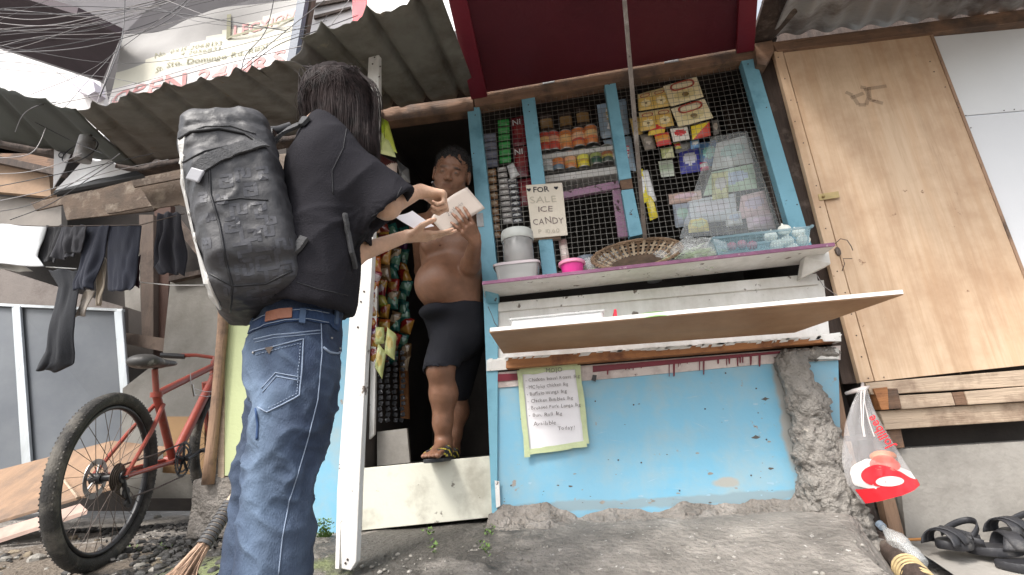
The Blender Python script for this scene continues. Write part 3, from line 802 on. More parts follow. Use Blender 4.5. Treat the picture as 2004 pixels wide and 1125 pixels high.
# ============================================================ iron awnings
def corr(name, TL, TR, BR, BL, n_ridge, amp, mat, par=None, nu=None, nv=14, edge_rough=.012, thick=.0, sharp=1.0, seed=0, **kw):
    """iron sheet, corners as world points; ridges run from the TL-TR edge to the BL-BR edge"""
    nu = nu or n_ridge * 14 + 1
    nrm = (TR - TL).cross(BL - TL).normalized()
    if nrm.z < 0: nrm = -nrm
    def fn(u, v):
        ph = (u * n_ridge) % 1.0
        w = math.exp(-((ph - .5) / (.16 / sharp)) ** 2) if sharp > 0 else .5 - .5 * math.cos(2 * PI * ph)
        q = bil((TL, TR, BR, BL), u, v)
        e = edge_rough * vnoise(np.array([u * 37, seed, 0.])) * (1 - v) ** 6
        return q + nrm * (amp * w + .006 * vnoise(np.array([u * 9, v * 5, seed + .5]))) + (BL - TL).normalized() * e
    mb = MB(); mb.grid(fn, nu, nv)
    o = obj(name, mb, mat, par, smooth=True, **kw)
    s_ = o.modifiers.new('t', 'SOLIDIFY'); s_.thickness = .002
    return o
A1 = thing('iron_awning', 'low rusty corrugated iron awning above the clothes and bicycle', 'awning', V(400, 300, -.2))
corr('iron_sheet', V(148, 214, -.80), V(578, 112, -.80), V(752, 228, .02), V(268, 325, .02), 6, .022, m_rust, A1, seed=1, edge_rough=.035, sharp=1.4)
corr('iron_sheet', V(-160, 120, -.40), V(150, 216, -.78), V(270, 327, .02), V(-60, 262, .02), 3, .02, M('dark_green_iron', (.045, .05, .042), .7, .2, 4), A1, seed=2, sharp=2)
mb = MB(); mb.slab([V(-80, 250, .03), V(265, 322, .03), V(742, 224, .03), V(742, 240, .03), V(265, 336, .03), V(-80, 268, .03)], (0, .06, 0)); obj('wall_plate', mb, m_darkwood, A1)
A2 = thing('iron_awning', 'grey green iron awning sheet beside the maroon hatch, over the doorway', 'awning', V(760, 150, -.2))
q1, q2, q3, q4 = V(588, 74, -.80), V(862, -12, -.80), V(935, 184, -.04), V(742, 216, -.04)
corr('iron_sheet', q1, q2, q3, q4, 3, .042, m_rust2, A2, seed=5, edge_rough=.01, sharp=2.0)
corr('iron_sheet', V(566, 122, -.74), V(640, 60, -.74), V(748, 214, -.03), V(700, 224, -.03), 1, .03, m_rust, A2, seed=8)
WP = thing('awning_post', 'white painted flat post with chipped paint standing in front of the doorway', 'post', V(690, 1112, -.55))
mb = MB(); mb.slab([V(722, 96, -.55), V(741, 98, -.55), V(741, 200, -.55), V(727, 540, -.55), V(716, 700, -.55), V(703, 960, -.55), V(697, 1100, -.55), V(686, 1117, -.55), V(668, 1113, -.55), V(664, 960, -.55), V(690, 560, -.55), V(716, 200, -.55)], (0, .035, 0)); obj('board', mb, m_white, WP, bevel=.003)
mb = MB(); mb.slab([V(714, 200, -.54), V(718, 200, -.54), V(667, 1000, -.54), V(663, 1113, -.54), V(656, 1113, -.54), V(660, 960, -.54)], (0, .03, 0)); obj('side_batten', mb, m_white, WP)
mb = MB()
for p in [(733, 112), (729, 125), (744, 130), (742, 150), (706, 590), (712, 570), (700, 640), (680, 1095), (676, 1102)]: mb.ell(V(p[0], p[1], -.552), (.004, .002, .004), 8, 5)
obj('nail_heads', mb, m_nail, WP, kind='stuff')

# ============================================================ right hand shack
R = thing('plywood_shack', 'shack of bare plywood and white board beside the store', 'shack', V(1850, 1060, 0))
def rp(name, c, y, th, mat, **k):
    mb = MB(); mb.slab([V(a, b, y) for a, b in c], (0, th, 0)); return obj(name, mb, mat, R, **k)
rp('plywood_panel', [(1532, 98), (1818, 61), (2068, 708), (1713, 746)], -.03, .012, m_ply, bevel=.001)
rp('white_panel', [(1822, 72), (2150, 42), (2230, 196), (1883, 226)], -.02, .012, M('white_board', (.66, .67, .68), .5, .03, 2, bump=.05))
rp('white_panel', [(1884, 229), (2232, 199), (2440, 690), (2070, 706)], -.019, .012, M('white_board_lower', (.64, .65, .67), .5, .03, 2, bump=.05))
rp('panel_edge', [(1818, 61), (1824, 61), (2074, 706), (2068, 708)], -.034, .016, m_woodv)
rp('batten', [(1514, 100), (1531, 98), (1711, 746), (1684, 749)], -.04, .03, m_ply, bevel=.002)
rp('inner_stud', [(1478, 120), (1514, 112), (1684, 749), (1650, 751)], .02, .06, m_darkwood)
rp('roof_beam', [(1510, 82), (2100, 5), (2100, 30), (1522, 99)], -.05, .07, m_wood, bevel=.003)
rp('roof_beam', [(1812, 45), (2100, 12), (2100, 44), (1822, 66)], .0, .05, m_wood)
rp('sill_plank', [(1693, 749), (2120, 714), (2120, 748), (1757, 770), (1705, 772)], -.035, .04, m_pale, bevel=.002)
rp('block', [(1709, 760), (1737, 757), (1741, 801), (1725, 802)], -.045, .05, m_orangewood, bevel=.002)
rp('block', [(1737, 760), (1757, 760), (1765, 799), (1738, 801)], -.045, .05, m_wood, bevel=.002)
rp('block', [(1757, 774), (1862, 768), (1870, 793), (1765, 801)], -.04, .05, m_pale, bevel=.002)
rp('block', [(1863, 768), (1887, 766), (1895, 792), (1871, 793)], -.036, .05, m_wood, bevel=.002)
rp('block', [(1888, 766), (2120, 747), (2120, 778), (1896, 792)], -.042, .05, m_pale, bevel=.002)
rp('lower_beam', [(1721, 804), (2120, 779), (2120, 816), (1733, 841)], -.02, .06, m_pale, bevel=.003)
rp('block', [(1733, 842), (1763, 839), (1771, 876), (1753, 878)], .0, .05, m_wood, bevel=.002)
rp('added_dark_backing', [(1600, 690), (2200, 640), (2200, 900), (1640, 1080)], .14, .02, m_darkboard)  # added dark sheet behind the gaps; keeps bright sky from showing through
rp('foundation_wall', [(1755, 879), (2150, 855), (2230, 1110), (1775, 1062)], .02, .12, m_conc)
rp('stud', [(1614, 722), (1638, 721), (1660, 840), (1700, 1000), (1672, 1004), (1638, 854)], .03, .05, m_woodv)
rp('stud', [(1684, 980), (1709, 976), (1728, 1064), (1700, 1068)], -.01, .05, m_darkwood)
rp('stud', [(1725, 970), (1749, 966), (1774, 1062), (1747, 1066)], .0, .05, m_woodv)
# latch, nails, wire hooks, pencil scrawl on the plywood
mb = MB(); mb.slab([V(1601, 380, -.044), V(1641, 374, -.044), V(1643, 386, -.044), V(1604, 392, -.044)], (0, .003, 0)); mb.ell(V(1612, 384, -.048), .007, 10, 6); obj('latch', mb, M('brass', (.40, .30, .14), .4, .2, 10, metal=.6), R)
mb = MB()
for k in range(16):
    mb.ell(V(lerp(1524, 1700, k / 15) + rng.uniform(-4, 4), lerp(112, 740, k / 15), -.041), .003, 7, 4)
for px, py in [(1820, 120), (1828, 140), (1850, 170), (1876, 210), (1890, 226), (1965, 216), (1985, 214), (1900, 250), (1560, 200), (1590, 330), (1730, 738), (1880, 730)]: mb.ell(V(px, py, -.035), .0028, 7, 4)
obj('nail_heads', mb, m_nail, R, kind='stuff')
mb = MB()
mb.tube([V(1634, 477, -.045), V(1645, 467, -.07), V(1658, 470, -.08), V(1666, 482, -.08), V(1669, 490, -.075)], .0018, 6)
mb.tube([V(1648, 530, -.045), V(1653, 516, -.06), V(1650, 506, -.06), V(1668, 506, -.07)], .0018, 6)
mb.ell(V(1640, 492, -.045), (.012, .008, .022), 10, 6)
obj('wire_hook', mb, m_nail, R)
mb = MB()
for path in ([(1655, 180), (1668, 186), (1680, 205), (1695, 205), (1700, 190), (1695, 172), (1684, 170)], [(1700, 170), (1702, 195), (1728, 202)], [(1690, 175), (1735, 168)], [(1665, 192), (1690, 182)]):
    L5 = [V(a, b, -.0312) for a, b in path]; ww = .009
    for a_, b_ in zip(L5[:-1], L5[1:]):
        s_ = (b_ - a_).cross(Vector((0, 1, 0))).normalized() * ww; mb.add([a_ - s_, b_ - s_, b_ + s_, a_ + s_], [(0, 1, 2, 3)])
obj('pencil_scrawl', mb, M('grey_smear', (.22, .16, .12), .8, .2, 30, bump=0, alpha=.28), R)
RR = thing('iron_roof', 'overhanging grey corrugated iron roof above the plywood shack', 'roof', V(1800, 50, -.1))
corr('iron_sheet', V(1590, -110, -.75), V(2330, -260, -.75), V(2160, 8, -.02), V(1508, 74, -.02), 11, .022, m_galv, RR, sharp=0, seed=11)
mb = MB(); mb.slab([V(1470, 84, -.03), V(1512, 78, -.03), V(1680, -110, -.6), V(1530, -110, -.6)], (0, .0, .02)); obj('edge_board', mb, m_darkwood, RR)
lp('added_eave_backing', [(1500, 86, .02), (2300, -20, .02), (2300, -160, .02), (1496, -10, .02)], m_darkwood, par=RR)  # added dark board; shuts out the sky between roof sheet and beam

# ============================================================ buttress of rough cement
F = Field(V(1500, 700, 0) - Vector((.12, .30, .95)), V(1760, 690, 0) + Vector((.2, .25, .1)), .008)
cc = [(1551, 716, .058), (1578, 790, .066), (1604, 880, .085), (1622, 960, .10), (1640, 1040, .11), (1668, 1110, .14)]
F.chain([V(a, b, -.05) for a, b, r in cc], [r for _, _, r in cc], .04, n=(0, 1, 0), sq=.9)
F.cap(V(1530, 700, -.02), V(1636, 688, -.02), .022, .018, .03, n=(0, 1, 0), sq=.9)
for px, py, s_ in ((1608, 960, .03), (1650, 990, .026), (1655, 1045, .035), (1680, 985, .02), (1585, 1000, .02), (1612, 870, .02)):
    F.box(V(px, py, -.11), (s_ * 1.1, s_, s_ * 1.3), None, .008, .012)
v, f = F.mesh(); n = normals(v, f)
v = v + n * (0.016 * fbm(v, 13, 4, 2) + .012 * np.abs(fbm(v, 28, 3, 4)) - .014 * np.clip(1 - np.abs(fbm(v, 11, 3, 7)) / .07, 0, 1) + .010 * (fbm(v, 35, 2, 9) > .25))[:, None]
BU = obj('cement_buttress', (v, f), M('lumpy_grey_cement', (.27, .25, .225), .9, .2, 12, bump=.8, bscale=80, dirt=(.16, .145, .13), dirt_amt=.35, dirt_scale=12, peel=(.46, .42, .36), peel_amt=.12, peel_scale=9), smooth=True)
setp(BU, 'lumpy leaning buttress of rough grey cement at the right end of the blue wall', 'buttress')

# ============================================================ left side: panel, poles, walls, gate
GP = thing('yellow_green_panel', 'pale yellow green board standing between the bicycle and the jeans', 'board', V(460, 930, .0))
mb = MB(); mb.slab([V(438, 560, 0), V(596, 560, 0), V(596, 925, 0), V(437, 931, 0)], (0, .02, 0)); obj('board', mb, M('yellow_green_paint', (.50, .55, .30), .55, .05, 3, dirt=(.40, .43, .25), dirt_amt=.3, peel=(.2, .2, .12), peel_amt=.1, peel_scale=14), GP)
mb = MB(); mb.slab([V(431, 560, -.005), V(440, 560, -.005), V(438, 934, -.005), V(426, 938, -.005)], (0, .05, 0)); obj('edge_batten', mb, m_pale, GP)
FB = Field(V(470, 960, 0) + Vector((-.25, -.12, -.30)), V(590, 940, 0) + Vector((.15, .2, .12)), .012)
FB.box(V(500, 985, .09), (.33, .10, .14), None, .03, .02)
v, f = FB.mesh(); n = normals(v, f); v = v + n * (.03 * fbm(v, 8, 4, 3))[:, None]
setp(obj('foundation_stone', (v, f), m_plaster, smooth=True), 'rough block of broken cement under the yellow green board', 'stone')
mb = MB(); pp = [V(442, 470, -.03), V(436, 640, -.03), V(424, 780, -.03), V(414, 880, -.03), V(407, 948, -.03)]
mb.tube(pp, [.026, .025, .024, .026, .028], 10); setp(obj('wooden_pole', mb, m_woodv, smooth=True), 'round bare wooden pole beside the yellow green board', 'pole')
# grey rendered wall behind the bicycle
m_dimwall = M('dim_grey_render', (.25, .24, .22), .85, .1, 2.5, bump=.25, dirt=(.17, .16, .14), dirt_amt=.4, dirt_scale=4, dirt_sharp=.3)
lp('grey_wall', [(334, 542, .75), (470, 542, .75), (470, 975, .75), (235, 975, .75), (240, 760, .75), (318, 700, .75)], m_dimwall, 'plain grey rendered wall behind the bicycle', 'wall')
lp('cardboard_sheet', [(322, 815, .6), (400, 815, .6), (400, 930, .6), (318, 925, .6)], M('brown_cardboard', (.27, .165, .08), .8, .1, 4), 'brown cardboard sheet leaning low behind the bicycle crank', 'cardboard', th=.01)
BK = thing('old_shed', 'dark timber shed wall behind the clothes line', 'shed', V(200, 800, 1.0))
m_brn = M('brown_board', (.13, .095, .075), .8, .2, 3, stretch=(5, 5, .6), bump=.3, dirt=(.07, .05, .04), dirt_amt=.35, dirt_scale=5)
lp('wall', [(-500, 240, 1.25), (560, 240, 1.25), (560, 1000, 1.25), (-500, 1000, 1.25)], m_darkboard, par=BK)
lp('board', [(-80, 525, .92), (0, 525, .92), (155, 575, .92), (240, 600, .92), (240, 660, .92), (-80, 640, .92)], M('greybrown_board', (.19, .165, .15), .8, .12, 3, bump=.3, dirt=(.12, .1, .09), dirt_amt=.35), par=BK)
lp('board', [(-60, 245, .80), (100, 270, .80), (112, 330, .80), (-60, 295, .80)], m_wood, par=BK)
lp('board', [(-60, 305, .82), (95, 335, .82), (100, 385, .82), (-60, 370, .82)], M('tan_board', (.30, .20, .13), .8, .2, 4), par=BK)
lp('board', [(-60, 380, .9), (120, 392, .9), (120, 500, .9), (-60, 500, .9)], M('dusty_board', (.21, .19, .17), .8, .15, 4), par=BK)
lp('beam', [(-60, 292, .74), (120, 332, .74), (122, 345, .74), (-60, 306, .74)], m_darkwood, par=BK)
lp('upright', [(272, 420, .95), (300, 420, .95), (300, 680, .95), (278, 680, .95)], m_brn, par=BK)
lp('upright', [(302, 400, 1.0), (334, 400, 1.0), (326, 700, 1.0), (300, 700, 1.0)], M('dark_red_board', (.075, .04, .03), .8, .2, 4), par=BK)
lp('sheet', [(240, 480, .98), (272, 480, .98), (276, 610, .98), (245, 600, .98)], m_conc, par=BK, th=.01)
lp('rail', [(240, 650, .9), (322, 662, .9), (320, 688, .9), (242, 672, .9)], m_brn, par=BK)
lp('brace', [(330, 430, .7), (345, 425, .7), (442, 545, .5), (430, 555, .5)], m_brn, par=BK)
lp('brace', [(330, 540, .7), (430, 520, .7), (430, 528, .7), (330, 550, .7)], m_darkwood, par=BK)
lp('ragged_lining', [(262, 345, .25), (360, 330, .25), (560, 300, .25), (560, 420, .25), (430, 430, .28), (350, 400, .28), (300, 408, .28)], M('rust_brown_sheet', (.12, .085, .06), .7, .3, 5, bump=.4, dirt=(.25, .2, .15), dirt_amt=.25, dirt_scale=8), par=BK, th=.01)
# gate of grey sheets
m_gate = M('grey_metal_sheet', (.115, .125, .14), .42, .06, 1.5, bump=.05, dirt=(.17, .18, .19), dirt_amt=.3, dirt_scale=2, dirt_sharp=.4, metal=.3)
G = thing('metal_sheet_gate', 'dull grey sheet metal gate with bright galvanised uprights behind the hanging trousers', 'gate', V(130, 900, .8))
lp('sheet', [(-150, 590, .45), (30, 597, .62), (52, 912, .62), (-150, 965, .45)], m_gate, par=G, th=.02)
lp('sheet', [(32, 597, .62), (240, 606, .80), (252, 868, .80), (54, 912, .62)], m_gate, par=G, th=.02)
m_bright = M('bright_galvanised', (.50, .53, .55), .32, .1, 6, stretch=(3, 3, .6), bump=.1, metal=.5)
lp('upright', [(22, 598, .60), (38, 598, .60), (60, 909, .60), (42, 914, .60)], m_bright, par=G, th=.02, bevel=.004)
lp('upright', [(222, 604, .77), (238, 606, .77), (260, 890, .77), (244, 893, .77)], m_bright, par=G, th=.02, bevel=.004)
lp('top_rail', [(-150, 585, .44), (30, 595, .60), (240, 604, .78), (240, 609, .78), (30, 600, .60), (-150, 591, .44)], m_bright, par=G, th=.02)
# flat board on the ground and loose sticks
def flat(name, pts, th, mat, label, cat):
    mb = MB(); mb.slab(pts, (0, 0, th)); return setp(obj(name, mb, mat, bevel=.002), label, cat)
flat('wooden_board', [V(-160, 965, .42), V(219, 867, .58), V(330, 880, .50), V(225, 957, .22), V(-160, 1072, .02)], .016, M('brown_floor_board', (.27, .17, .105), .7, .15, 3, stretch=(4, 1, 1), bump=.3, dirt=(.16, .11, .08), dirt_amt=.35), 'wide brown wooden board lying on the ground behind the rear wheel', 'board')
mb = MB(); mb.slab([V(-60, 1060, .0), V(155, 993, .10), V(170, 1006, .08), V(-60, 1082, -.04)], (0, 0, .018)); setp(obj('split_lath', mb, M('pinkish_lath', (.42, .30, .25), .8, .2, 8)), 'pale split lath lying along the edge of the brown board', 'stick')
a, b = V(120, 938, .30) + Vector((0, 0, .01)), V(152, 978, .17) + Vector((0, 0, .01)); mb = MB(); mb.tube([a, b], [.006, .009], 5); setp(obj('wood_splinter', mb, m_pale), 'pale wood splinter lying on the brown board', 'stick')
# rubble
def rock(mb, c, r, sd):
    import bmesh
    pts = []
    n_, m_ = 7, 5
    ax = [r * (.7 + .6 * random.random()) for _ in range(3)]; ax[2] *= .7
    for i in range(m_ + 1):
        for j in range(n_):
            a_ = PI * i / m_; b_ = 2 * PI * j / n_ + sd
            d = Vector((math.sin(a_) * math.cos(b_), math.sin(a_) * math.sin(b_), math.cos(a_)))
            k = 1 + .35 * vnoise(np.array([d.x * 1.5 + sd * 9, d.y * 1.5, d.z * 1.5]))
            pts.append(Vector(c) + Vector((d.x * ax[0], d.y * ax[1], d.z * ax[2])) * k)
    mb.add(pts, [(i * n_ + j, (i + 1) * n_ + j, (i + 1) * n_ + (j + 1) % n_, i * n_ + (j + 1) % n_) for i in range(m_) for j in range(n_)], random.choice((0, 0, 1, 2)))
m_st = [M('grey_stone', (.24, .225, .20), .9, .25, 14, bump=.6), M('brown_stone', (.19, .155, .11), .9, .25, 14, bump=.6), M('dark_cinder', (.04, .038, .036), .6, .3, 14, bump=.6)]
mb = MB()
for k in range(2100):
    px, py = random.uniform(-160, 640), random.uniform(905, 1300)
    if px > 440 and random.random() < .7 or (py < 990 and px < 240): continue
    p = VZ(px, py, .19); p.y = max(-1.5, min(.75, p.y)); p.z = gz(p.x, p.y) - .002
    rock(mb, p, random.choice((.006, .009, .009, .013, .018)) * random.uniform(.7, 1.35), random.random() * 6)
setp(obj('rubble', mb, m_st, kind='stuff', smooth='auto'), 'loose rubble and cinders under the bicycle')
mb = MB()
for k in range(1500):
    x, y = random.uniform(-1.15, 1.7), random.uniform(-1.6, -.35); p = Vector((x, y, gz(x, y)))
    rock(mb, p, random.choice((.003, .004, .007)), random.random() * 6)
setp(obj('gravel', mb, m_st[:1] + [M('pale_grit', (.34, .32, .29), .9, .1), M('mid_grit', (.16, .15, .135), .9, .1)], kind='stuff', smooth='auto'), 'loose grit on the cement in front of the store')
mb = MB()
for k in range(900):
    px, py = random.gauss(335, 62), random.gauss(1055, 38)
    if py < 945: continue
    p = VZ(px, py, .19); p.y = max(-1.4, min(.6, p.y)); p.z = gz(p.x, p.y) + .004
    if random.random() < .7: rock(mb, p, random.choice((.008, .012, .02)) * random.uniform(.6, 1.3), random.random() * 6); mb.m[-35:] = [0] * 35
    else:
        a_ = random.random() * 6.3; l_ = random.uniform(.02, .05); d = Vector((math.cos(a_) * l_, math.sin(a_) * l_, random.uniform(0, .02))); s_ = Vector((-math.sin(a_), math.cos(a_), .3)) * random.uniform(.004, .012)
        mb.add([p, p + d * .5 + s_, p + d, p + d * .4 - s_], [(0, 1, 2, 3)], 1)
setp(obj('black_debris', mb, [m_st[2], M('black_wet_scrap', (.015, .015, .016), .25, .4, 20, bump=.4)], kind='stuff', smooth='auto'), 'wet black mud and burnt debris beside the rear wheel')
for i, (px, py, r, lab) in enumerate([(345, 1030, .035, 'pale angular stone on the black mud beside the broom'), (310, 1010, .032, 'whitish stone half sunk in the black mud'), (232, 1085, .04, 'flat grey stone in front of the rear wheel'), (385, 1010, .045, 'broken grey lump beside the wooden pole foot'), (300, 1052, .025, 'small grey stone in the mud below the crank'), (70, 1100, .035, 'grey stone at the left of the rear tyre foot')]):
    mb = MB(); p = VZ(px, py, .20); p.z = gz(p.x, p.y) + .004
    rock(mb, p, r, i * 1.7); mb.m = [0] * len(mb.m); setp(obj('stone', mb, m_st[0], smooth='auto'), lab, 'stone')
mb = MB()
for k in range(130):
    px, py = random.uniform(270, 430), random.uniform(925, 985); p = VZ(px, py, .21); p.z = gz(p.x, p.y) + .012 * random.random() + .012
    a_ = random.random() * 6.3; l_ = random.uniform(.02, .06); q = p + Vector((math.cos(a_) * l_, math.sin(a_) * l_, random.uniform(-.01, .015)))
    mb.tube([p, lerp(p, q, .5) + Vector((0, 0, .004)), q], [.0015, .003, .001], 4)
setp(obj('dry_litter', mb, m_pale, kind='stuff'), 'dry twigs and wood chips')
mb = MB()
for k in range(420):
    if k < 250:
        px, py = random.gauss(632, 8), random.uniform(1055, 1110); y0 = -.12
        p = V(px, py, y0); p.z = gz(p.x, p.y) + (.07 * random.random() ** 2)
    else:
        px, py = random.choice(((850, 1100), (838, 1075), (950, 1100), (960, 1075), (1110, 1010), (260, 1100), (320, 1095), (455, 955))); p = VZ(px + random.gauss(0, 6), py + random.gauss(0, 5), .16); p.z = gz(p.x, p.y) + .004
    for q in range(2):
        a_ = random.random() * 6.3; l_ = random.uniform(.006, .014); d = Vector((math.cos(a_), math.sin(a_), .8)) * l_; s_ = Vector((-math.sin(a_), math.cos(a_), 0)) * l_ * .3
        mb.add([p, p + d * .5 + s_, p + d, p + d * .5 - s_], [(0, 1, 2, 3)])
setp(obj('weeds', mb, M('weed_green', (.12, .20, .05), .7, .3, 30, bump=0), kind='stuff'), 'small green weeds at the foot of the blue wall')

# ============================================================ bicycle
dh = VD(211, 935, 2.06); 
def front():
    for d in np.arange(2.4, 3.6, .01):
        q = VD(425, 862, d)
        if (q - dh).length > 1.06: return q
    return VD(425, 862, 3.1)
fh = front()
ax_ = (fh - dh).normalized(); bn = ax_.cross(Vector((0, 0, 1))).normalized()   # wheel axle direction
upb = bn.cross(ax_).normalized()
# slight lean of the wheel plane so the tyre ellipse matches
def BP(px, py, off=0):
    d = ray(px, py); t = (dh + bn * off - CAM).dot(bn) / d.dot(bn); return CAM + d * t
BI = thing('bicycle', 'red mountain bicycle parked facing the wall, rear wheel towards the viewer', 'bicycle', Vector((dh.x, dh.y, gz(dh.x, dh.y))))
m_tyre = M('tyre_rubber', (.035, .033, .031), .8, .2, 20, bump=.5, bscale=150, dirt=(.12, .11, .095), dirt_amt=.35, dirt_scale=9)
m_bred = M('red_bicycle_paint', (.27, .05, .033), .45, .1, 8, bump=.1, dirt=(.22, .08, .06), dirt_amt=.3, dirt_scale=9)
m_chrome = M('dull_steel', (.40, .39, .38), .35, .1, 9, bump=0, metal=.9)
def wheel(c, R_, back):
    def cir(r, o, n=72): return [c + ax_ * (r * math.cos(2 * PI * k / n)) + upb * (r * math.sin(2 * PI * k / n)) + bn * o for k in range(n)]
    w = thing('wheel', None, None, c); w.parent = BI; w.location = c - WL[BI.name]
    def torus(rr, tw, th, seg=96, n=12):
        mb = MB(); vs_ = []
        for i in range(seg):
            a_ = 2 * PI * i / seg; rd = ax_ * math.cos(a_) + upb * math.sin(a_)
            for j in range(n):
                b_ = 2 * PI * j / n; vs_.append(c + rd * (rr + th * math.cos(b_)) + bn * (tw * math.sin(b_)))
        return mb.add(vs_, [(i * n + j, ((i + 1) % seg) * n + j, ((i + 1) % seg) * n + (j + 1) % n, i * n + (j + 1) % n) for i in range(seg) for j in range(n)])
    t_ = torus(R_ - .026, .027, .026)
    for i in range(110):
        a_ = 2 * PI * i / 110; rd = ax_ * math.cos(a_) + upb * math.sin(a_); tn = -ax_ * math.sin(a_) + upb * math.cos(a_)
        for o_ in (-.019, -.007, .007, .019):
            rr = R_ - .0045 - abs(o_) * .35
            q = c + rd * rr + bn * o_ + tn * (.006 if abs(o_) < .01 else 0)
            t_.box(q, (.006, .008, .008), Matrix((tn, bn, rd)).transposed())
    obj('tyre', t_, m_tyre, w, smooth='auto')
    obj('rim', torus(R_ - .062, .013, .010, 72, 8), m_black, w, smooth=True)
    mb = MB(); mb.tube([c - bn * .06, c - bn * .02], .022, 14); mb.tube([c - bn * .021, c + bn * .021], .014, 14); mb.tube([c + bn * .02, c + bn * .06], .024, 14); mb.tube([c - bn * .075, c + bn * .075], .006, 8)
    obj('hub', mb, m_black, w, smooth='auto')
    mb = MB()
    for k in range(32):
        a_ = 2 * PI * k / 32; b_ = a_ + (.5 if k % 2 else -.5) * (1 if k % 4 < 2 else -1); s_ = 1 if k % 2 else -1
        p = c + (ax_ * math.cos(b_) + upb * math.sin(b_)) * .022 + bn * (.035 * s_); q = c + (ax_ * math.cos(a_) + upb * math.sin(a_)) * (R_ - .065)
        mb.tube([p, q], .0012, 4, False)
    obj('spokes', mb, m_nail, w)
    if back:
        mb = MB(); 
        for r_, o_ in ((.056, .036), (.050, .040), (.044, .044), (.037, .048), (.03, .052)):
            mb.lathe([(r_ - .004, -.001), (r_, -.001), (r_, .001), (r_ - .004, .001), (.012, .001)], c + bn * o_, bn, 28)
        obj('cassette', mb, m_nail, w)
        mb = MB(); mb.lathe([(.055, -.001), (.078, -.001), (.078, .001), (.055, .001), (.055, -.001)], c - bn * .045, bn, 36)
        for k in range(5):
            a_ = 2 * PI * k / 5; mb.tube([c - bn * .045, c - bn * .045 + (ax_ * math.cos(a_) + upb * math.sin(a_)) * .058], .004, 4)
        obj('brake_disc', mb, m_chrome, w)
    return w
wheel(dh, .345, True); wheel(fh, .33, False)
mb = MB()
bb = BP(338, 900); st = BP(306, 772); ht, hb = BP(420, 712), BP(417, 742)
mb.tube([bb, st], .019, 12); mb.tube([st + Vector((0, 0, .002)), ht + Vector((0, 0, -.01))], [.018, .019], 12); mb.tube([bb, hb], .024, 12); mb.tube([ht + upb * .02, hb - upb * .02], .022, 12)
mb.tube([bb - bn * .035, bb + bn * .035], .024, 14)
for s_ in (-1, 1):
    e = dh + bn * .065 * s_; j = lerp(st, bb, .15) + bn * .02 * s_
    mb.tube([e, lerp(e, j, .6) + bn * .01 * s_, j], [.008, .009, .010], 8); mb.tube([e, bb + bn * .03 * s_], [.009, .012], 8)
    mb.tube([fh + bn * .055 * s_, fh + bn * .055 * s_ + upb * .36 - ax_ * .08, hb - upb * .02 + bn * .02 * s_], [.012, .016, .014], 8)
obj('frame', mb, m_bred, BI, smooth='auto')
mb = MB(); sp = BP(303, 722); mb.tube([st, sp], .014, 10); mb.tube([st - upb * .012, st + upb * .012], .026, 12); obj('seat_post', mb, m_bred, BI, smooth='auto')
SD = Field(np.array(sp) - .25, np.array(sp) + .25, .007)
s0 = sp + Vector((0, 0, .028))
SD.cap(s0 - ax_ * .10 + upb * .008, s0 + ax_ * .02, .070, .045, .02, n=upb, sq=.5); SD.cap(s0 + ax_ * .02, s0 + ax_ * .17, .036, .020, .02, n=upb, sq=.7)
v, f = SD.mesh(); v = relax(v, f, 2); obj('saddle', (v, f), M('worn_saddle', (.05, .048, .046), .5, .2, 8, dirt=(.3, .29, .27), dirt_amt=.25, dirt_scale=12), BI, smooth=True)
mb = MB(); hs = ht + upb * .035; mb.tube([ht + upb * .02, hs, hs + ax_ * .05], .014, 8); hc = hs + ax_ * .05
hl = BP(338, 684); dl = hc - bn * .30 + upb * .03 - ax_ * .04
if (dl - CAM).dot(_r) > (hc - CAM).dot(_r): dl = hc + bn * .30 + upb * .03 - ax_ * .04
dr = hc * 2 - dl; dr.z = dl.z
mb.tube([lerp(hc, dl, .98), lerp(hc, dl, .4) + upb * .012, hc, lerp(hc, dr, .4) + upb * .012, dr], .011, 8); obj('handlebar', mb, m_bred, BI, smooth='auto')
for q in (dl, dr):
    mb = MB(); d = (hc - q).normalized(); mb.tube([q - d * .01, q + d * .12], .017, 10); obj('grip', mb, m_black, BI, smooth='auto')
    mb = MB(); mb.tube([q + d * .13, q + d * .13 + ax_ * .04, q + d * .02 + ax_ * .06], .005, 6); obj('brake_lever', mb, m_nail, BI)
mb = MB(); cr = bb + bn * (.05)
for r_ in (.085, .065):
    mb.lathe([(r_ - .01, -.0015), (r_, -.0015), (r_, .0015), (r_ - .01, .0015), (r_ - .01, -.0015)], cr, bn, 40)
for k in range(5):
    a_ = 2 * PI * k / 5 + .3; mb.tube([cr, cr + (ax_ * math.cos(a_) + upb * math.sin(a_)) * .078], .007, 5)
for k in range(36):
    a_ = 2 * PI * k / 36; mb.box(cr + (ax_ * math.cos(a_) + upb * math.sin(a_)) * .087, (.005, .003, .005))
obj('chainring', mb, m_black, BI)
mb = MB(); d = (ax_ * .95 + upb * .1).normalized(); mb.tube([bb + bn * .065, bb + bn * .07 + d * .17], [.012, .009], 6); mb.tube([bb - bn * .055, bb - bn * .07 - d * .17], [.012, .009], 6); obj('crank', mb, m_black, BI)
for c_ in (bb + bn * .11 + d * .17, bb - bn * .11 - d * .17):
    mb = MB(); mb.box(c_, (.09, .06, .02), Matrix((bn, ax_, upb)).transposed()); obj('pedal', mb, m_black, BI, bevel=.003)
mb = MB()
for s_ in (1, -1):
    a, b = cr + upb * .083 * s_, dh + bn * .045 + upb * .045 * s_
    if s_ < 0: b = dh + bn * .045 - upb * .10 + ax_ * .05
    mb.tube([a, lerp(a, b, .5) - upb * .006, b], .004, 5)
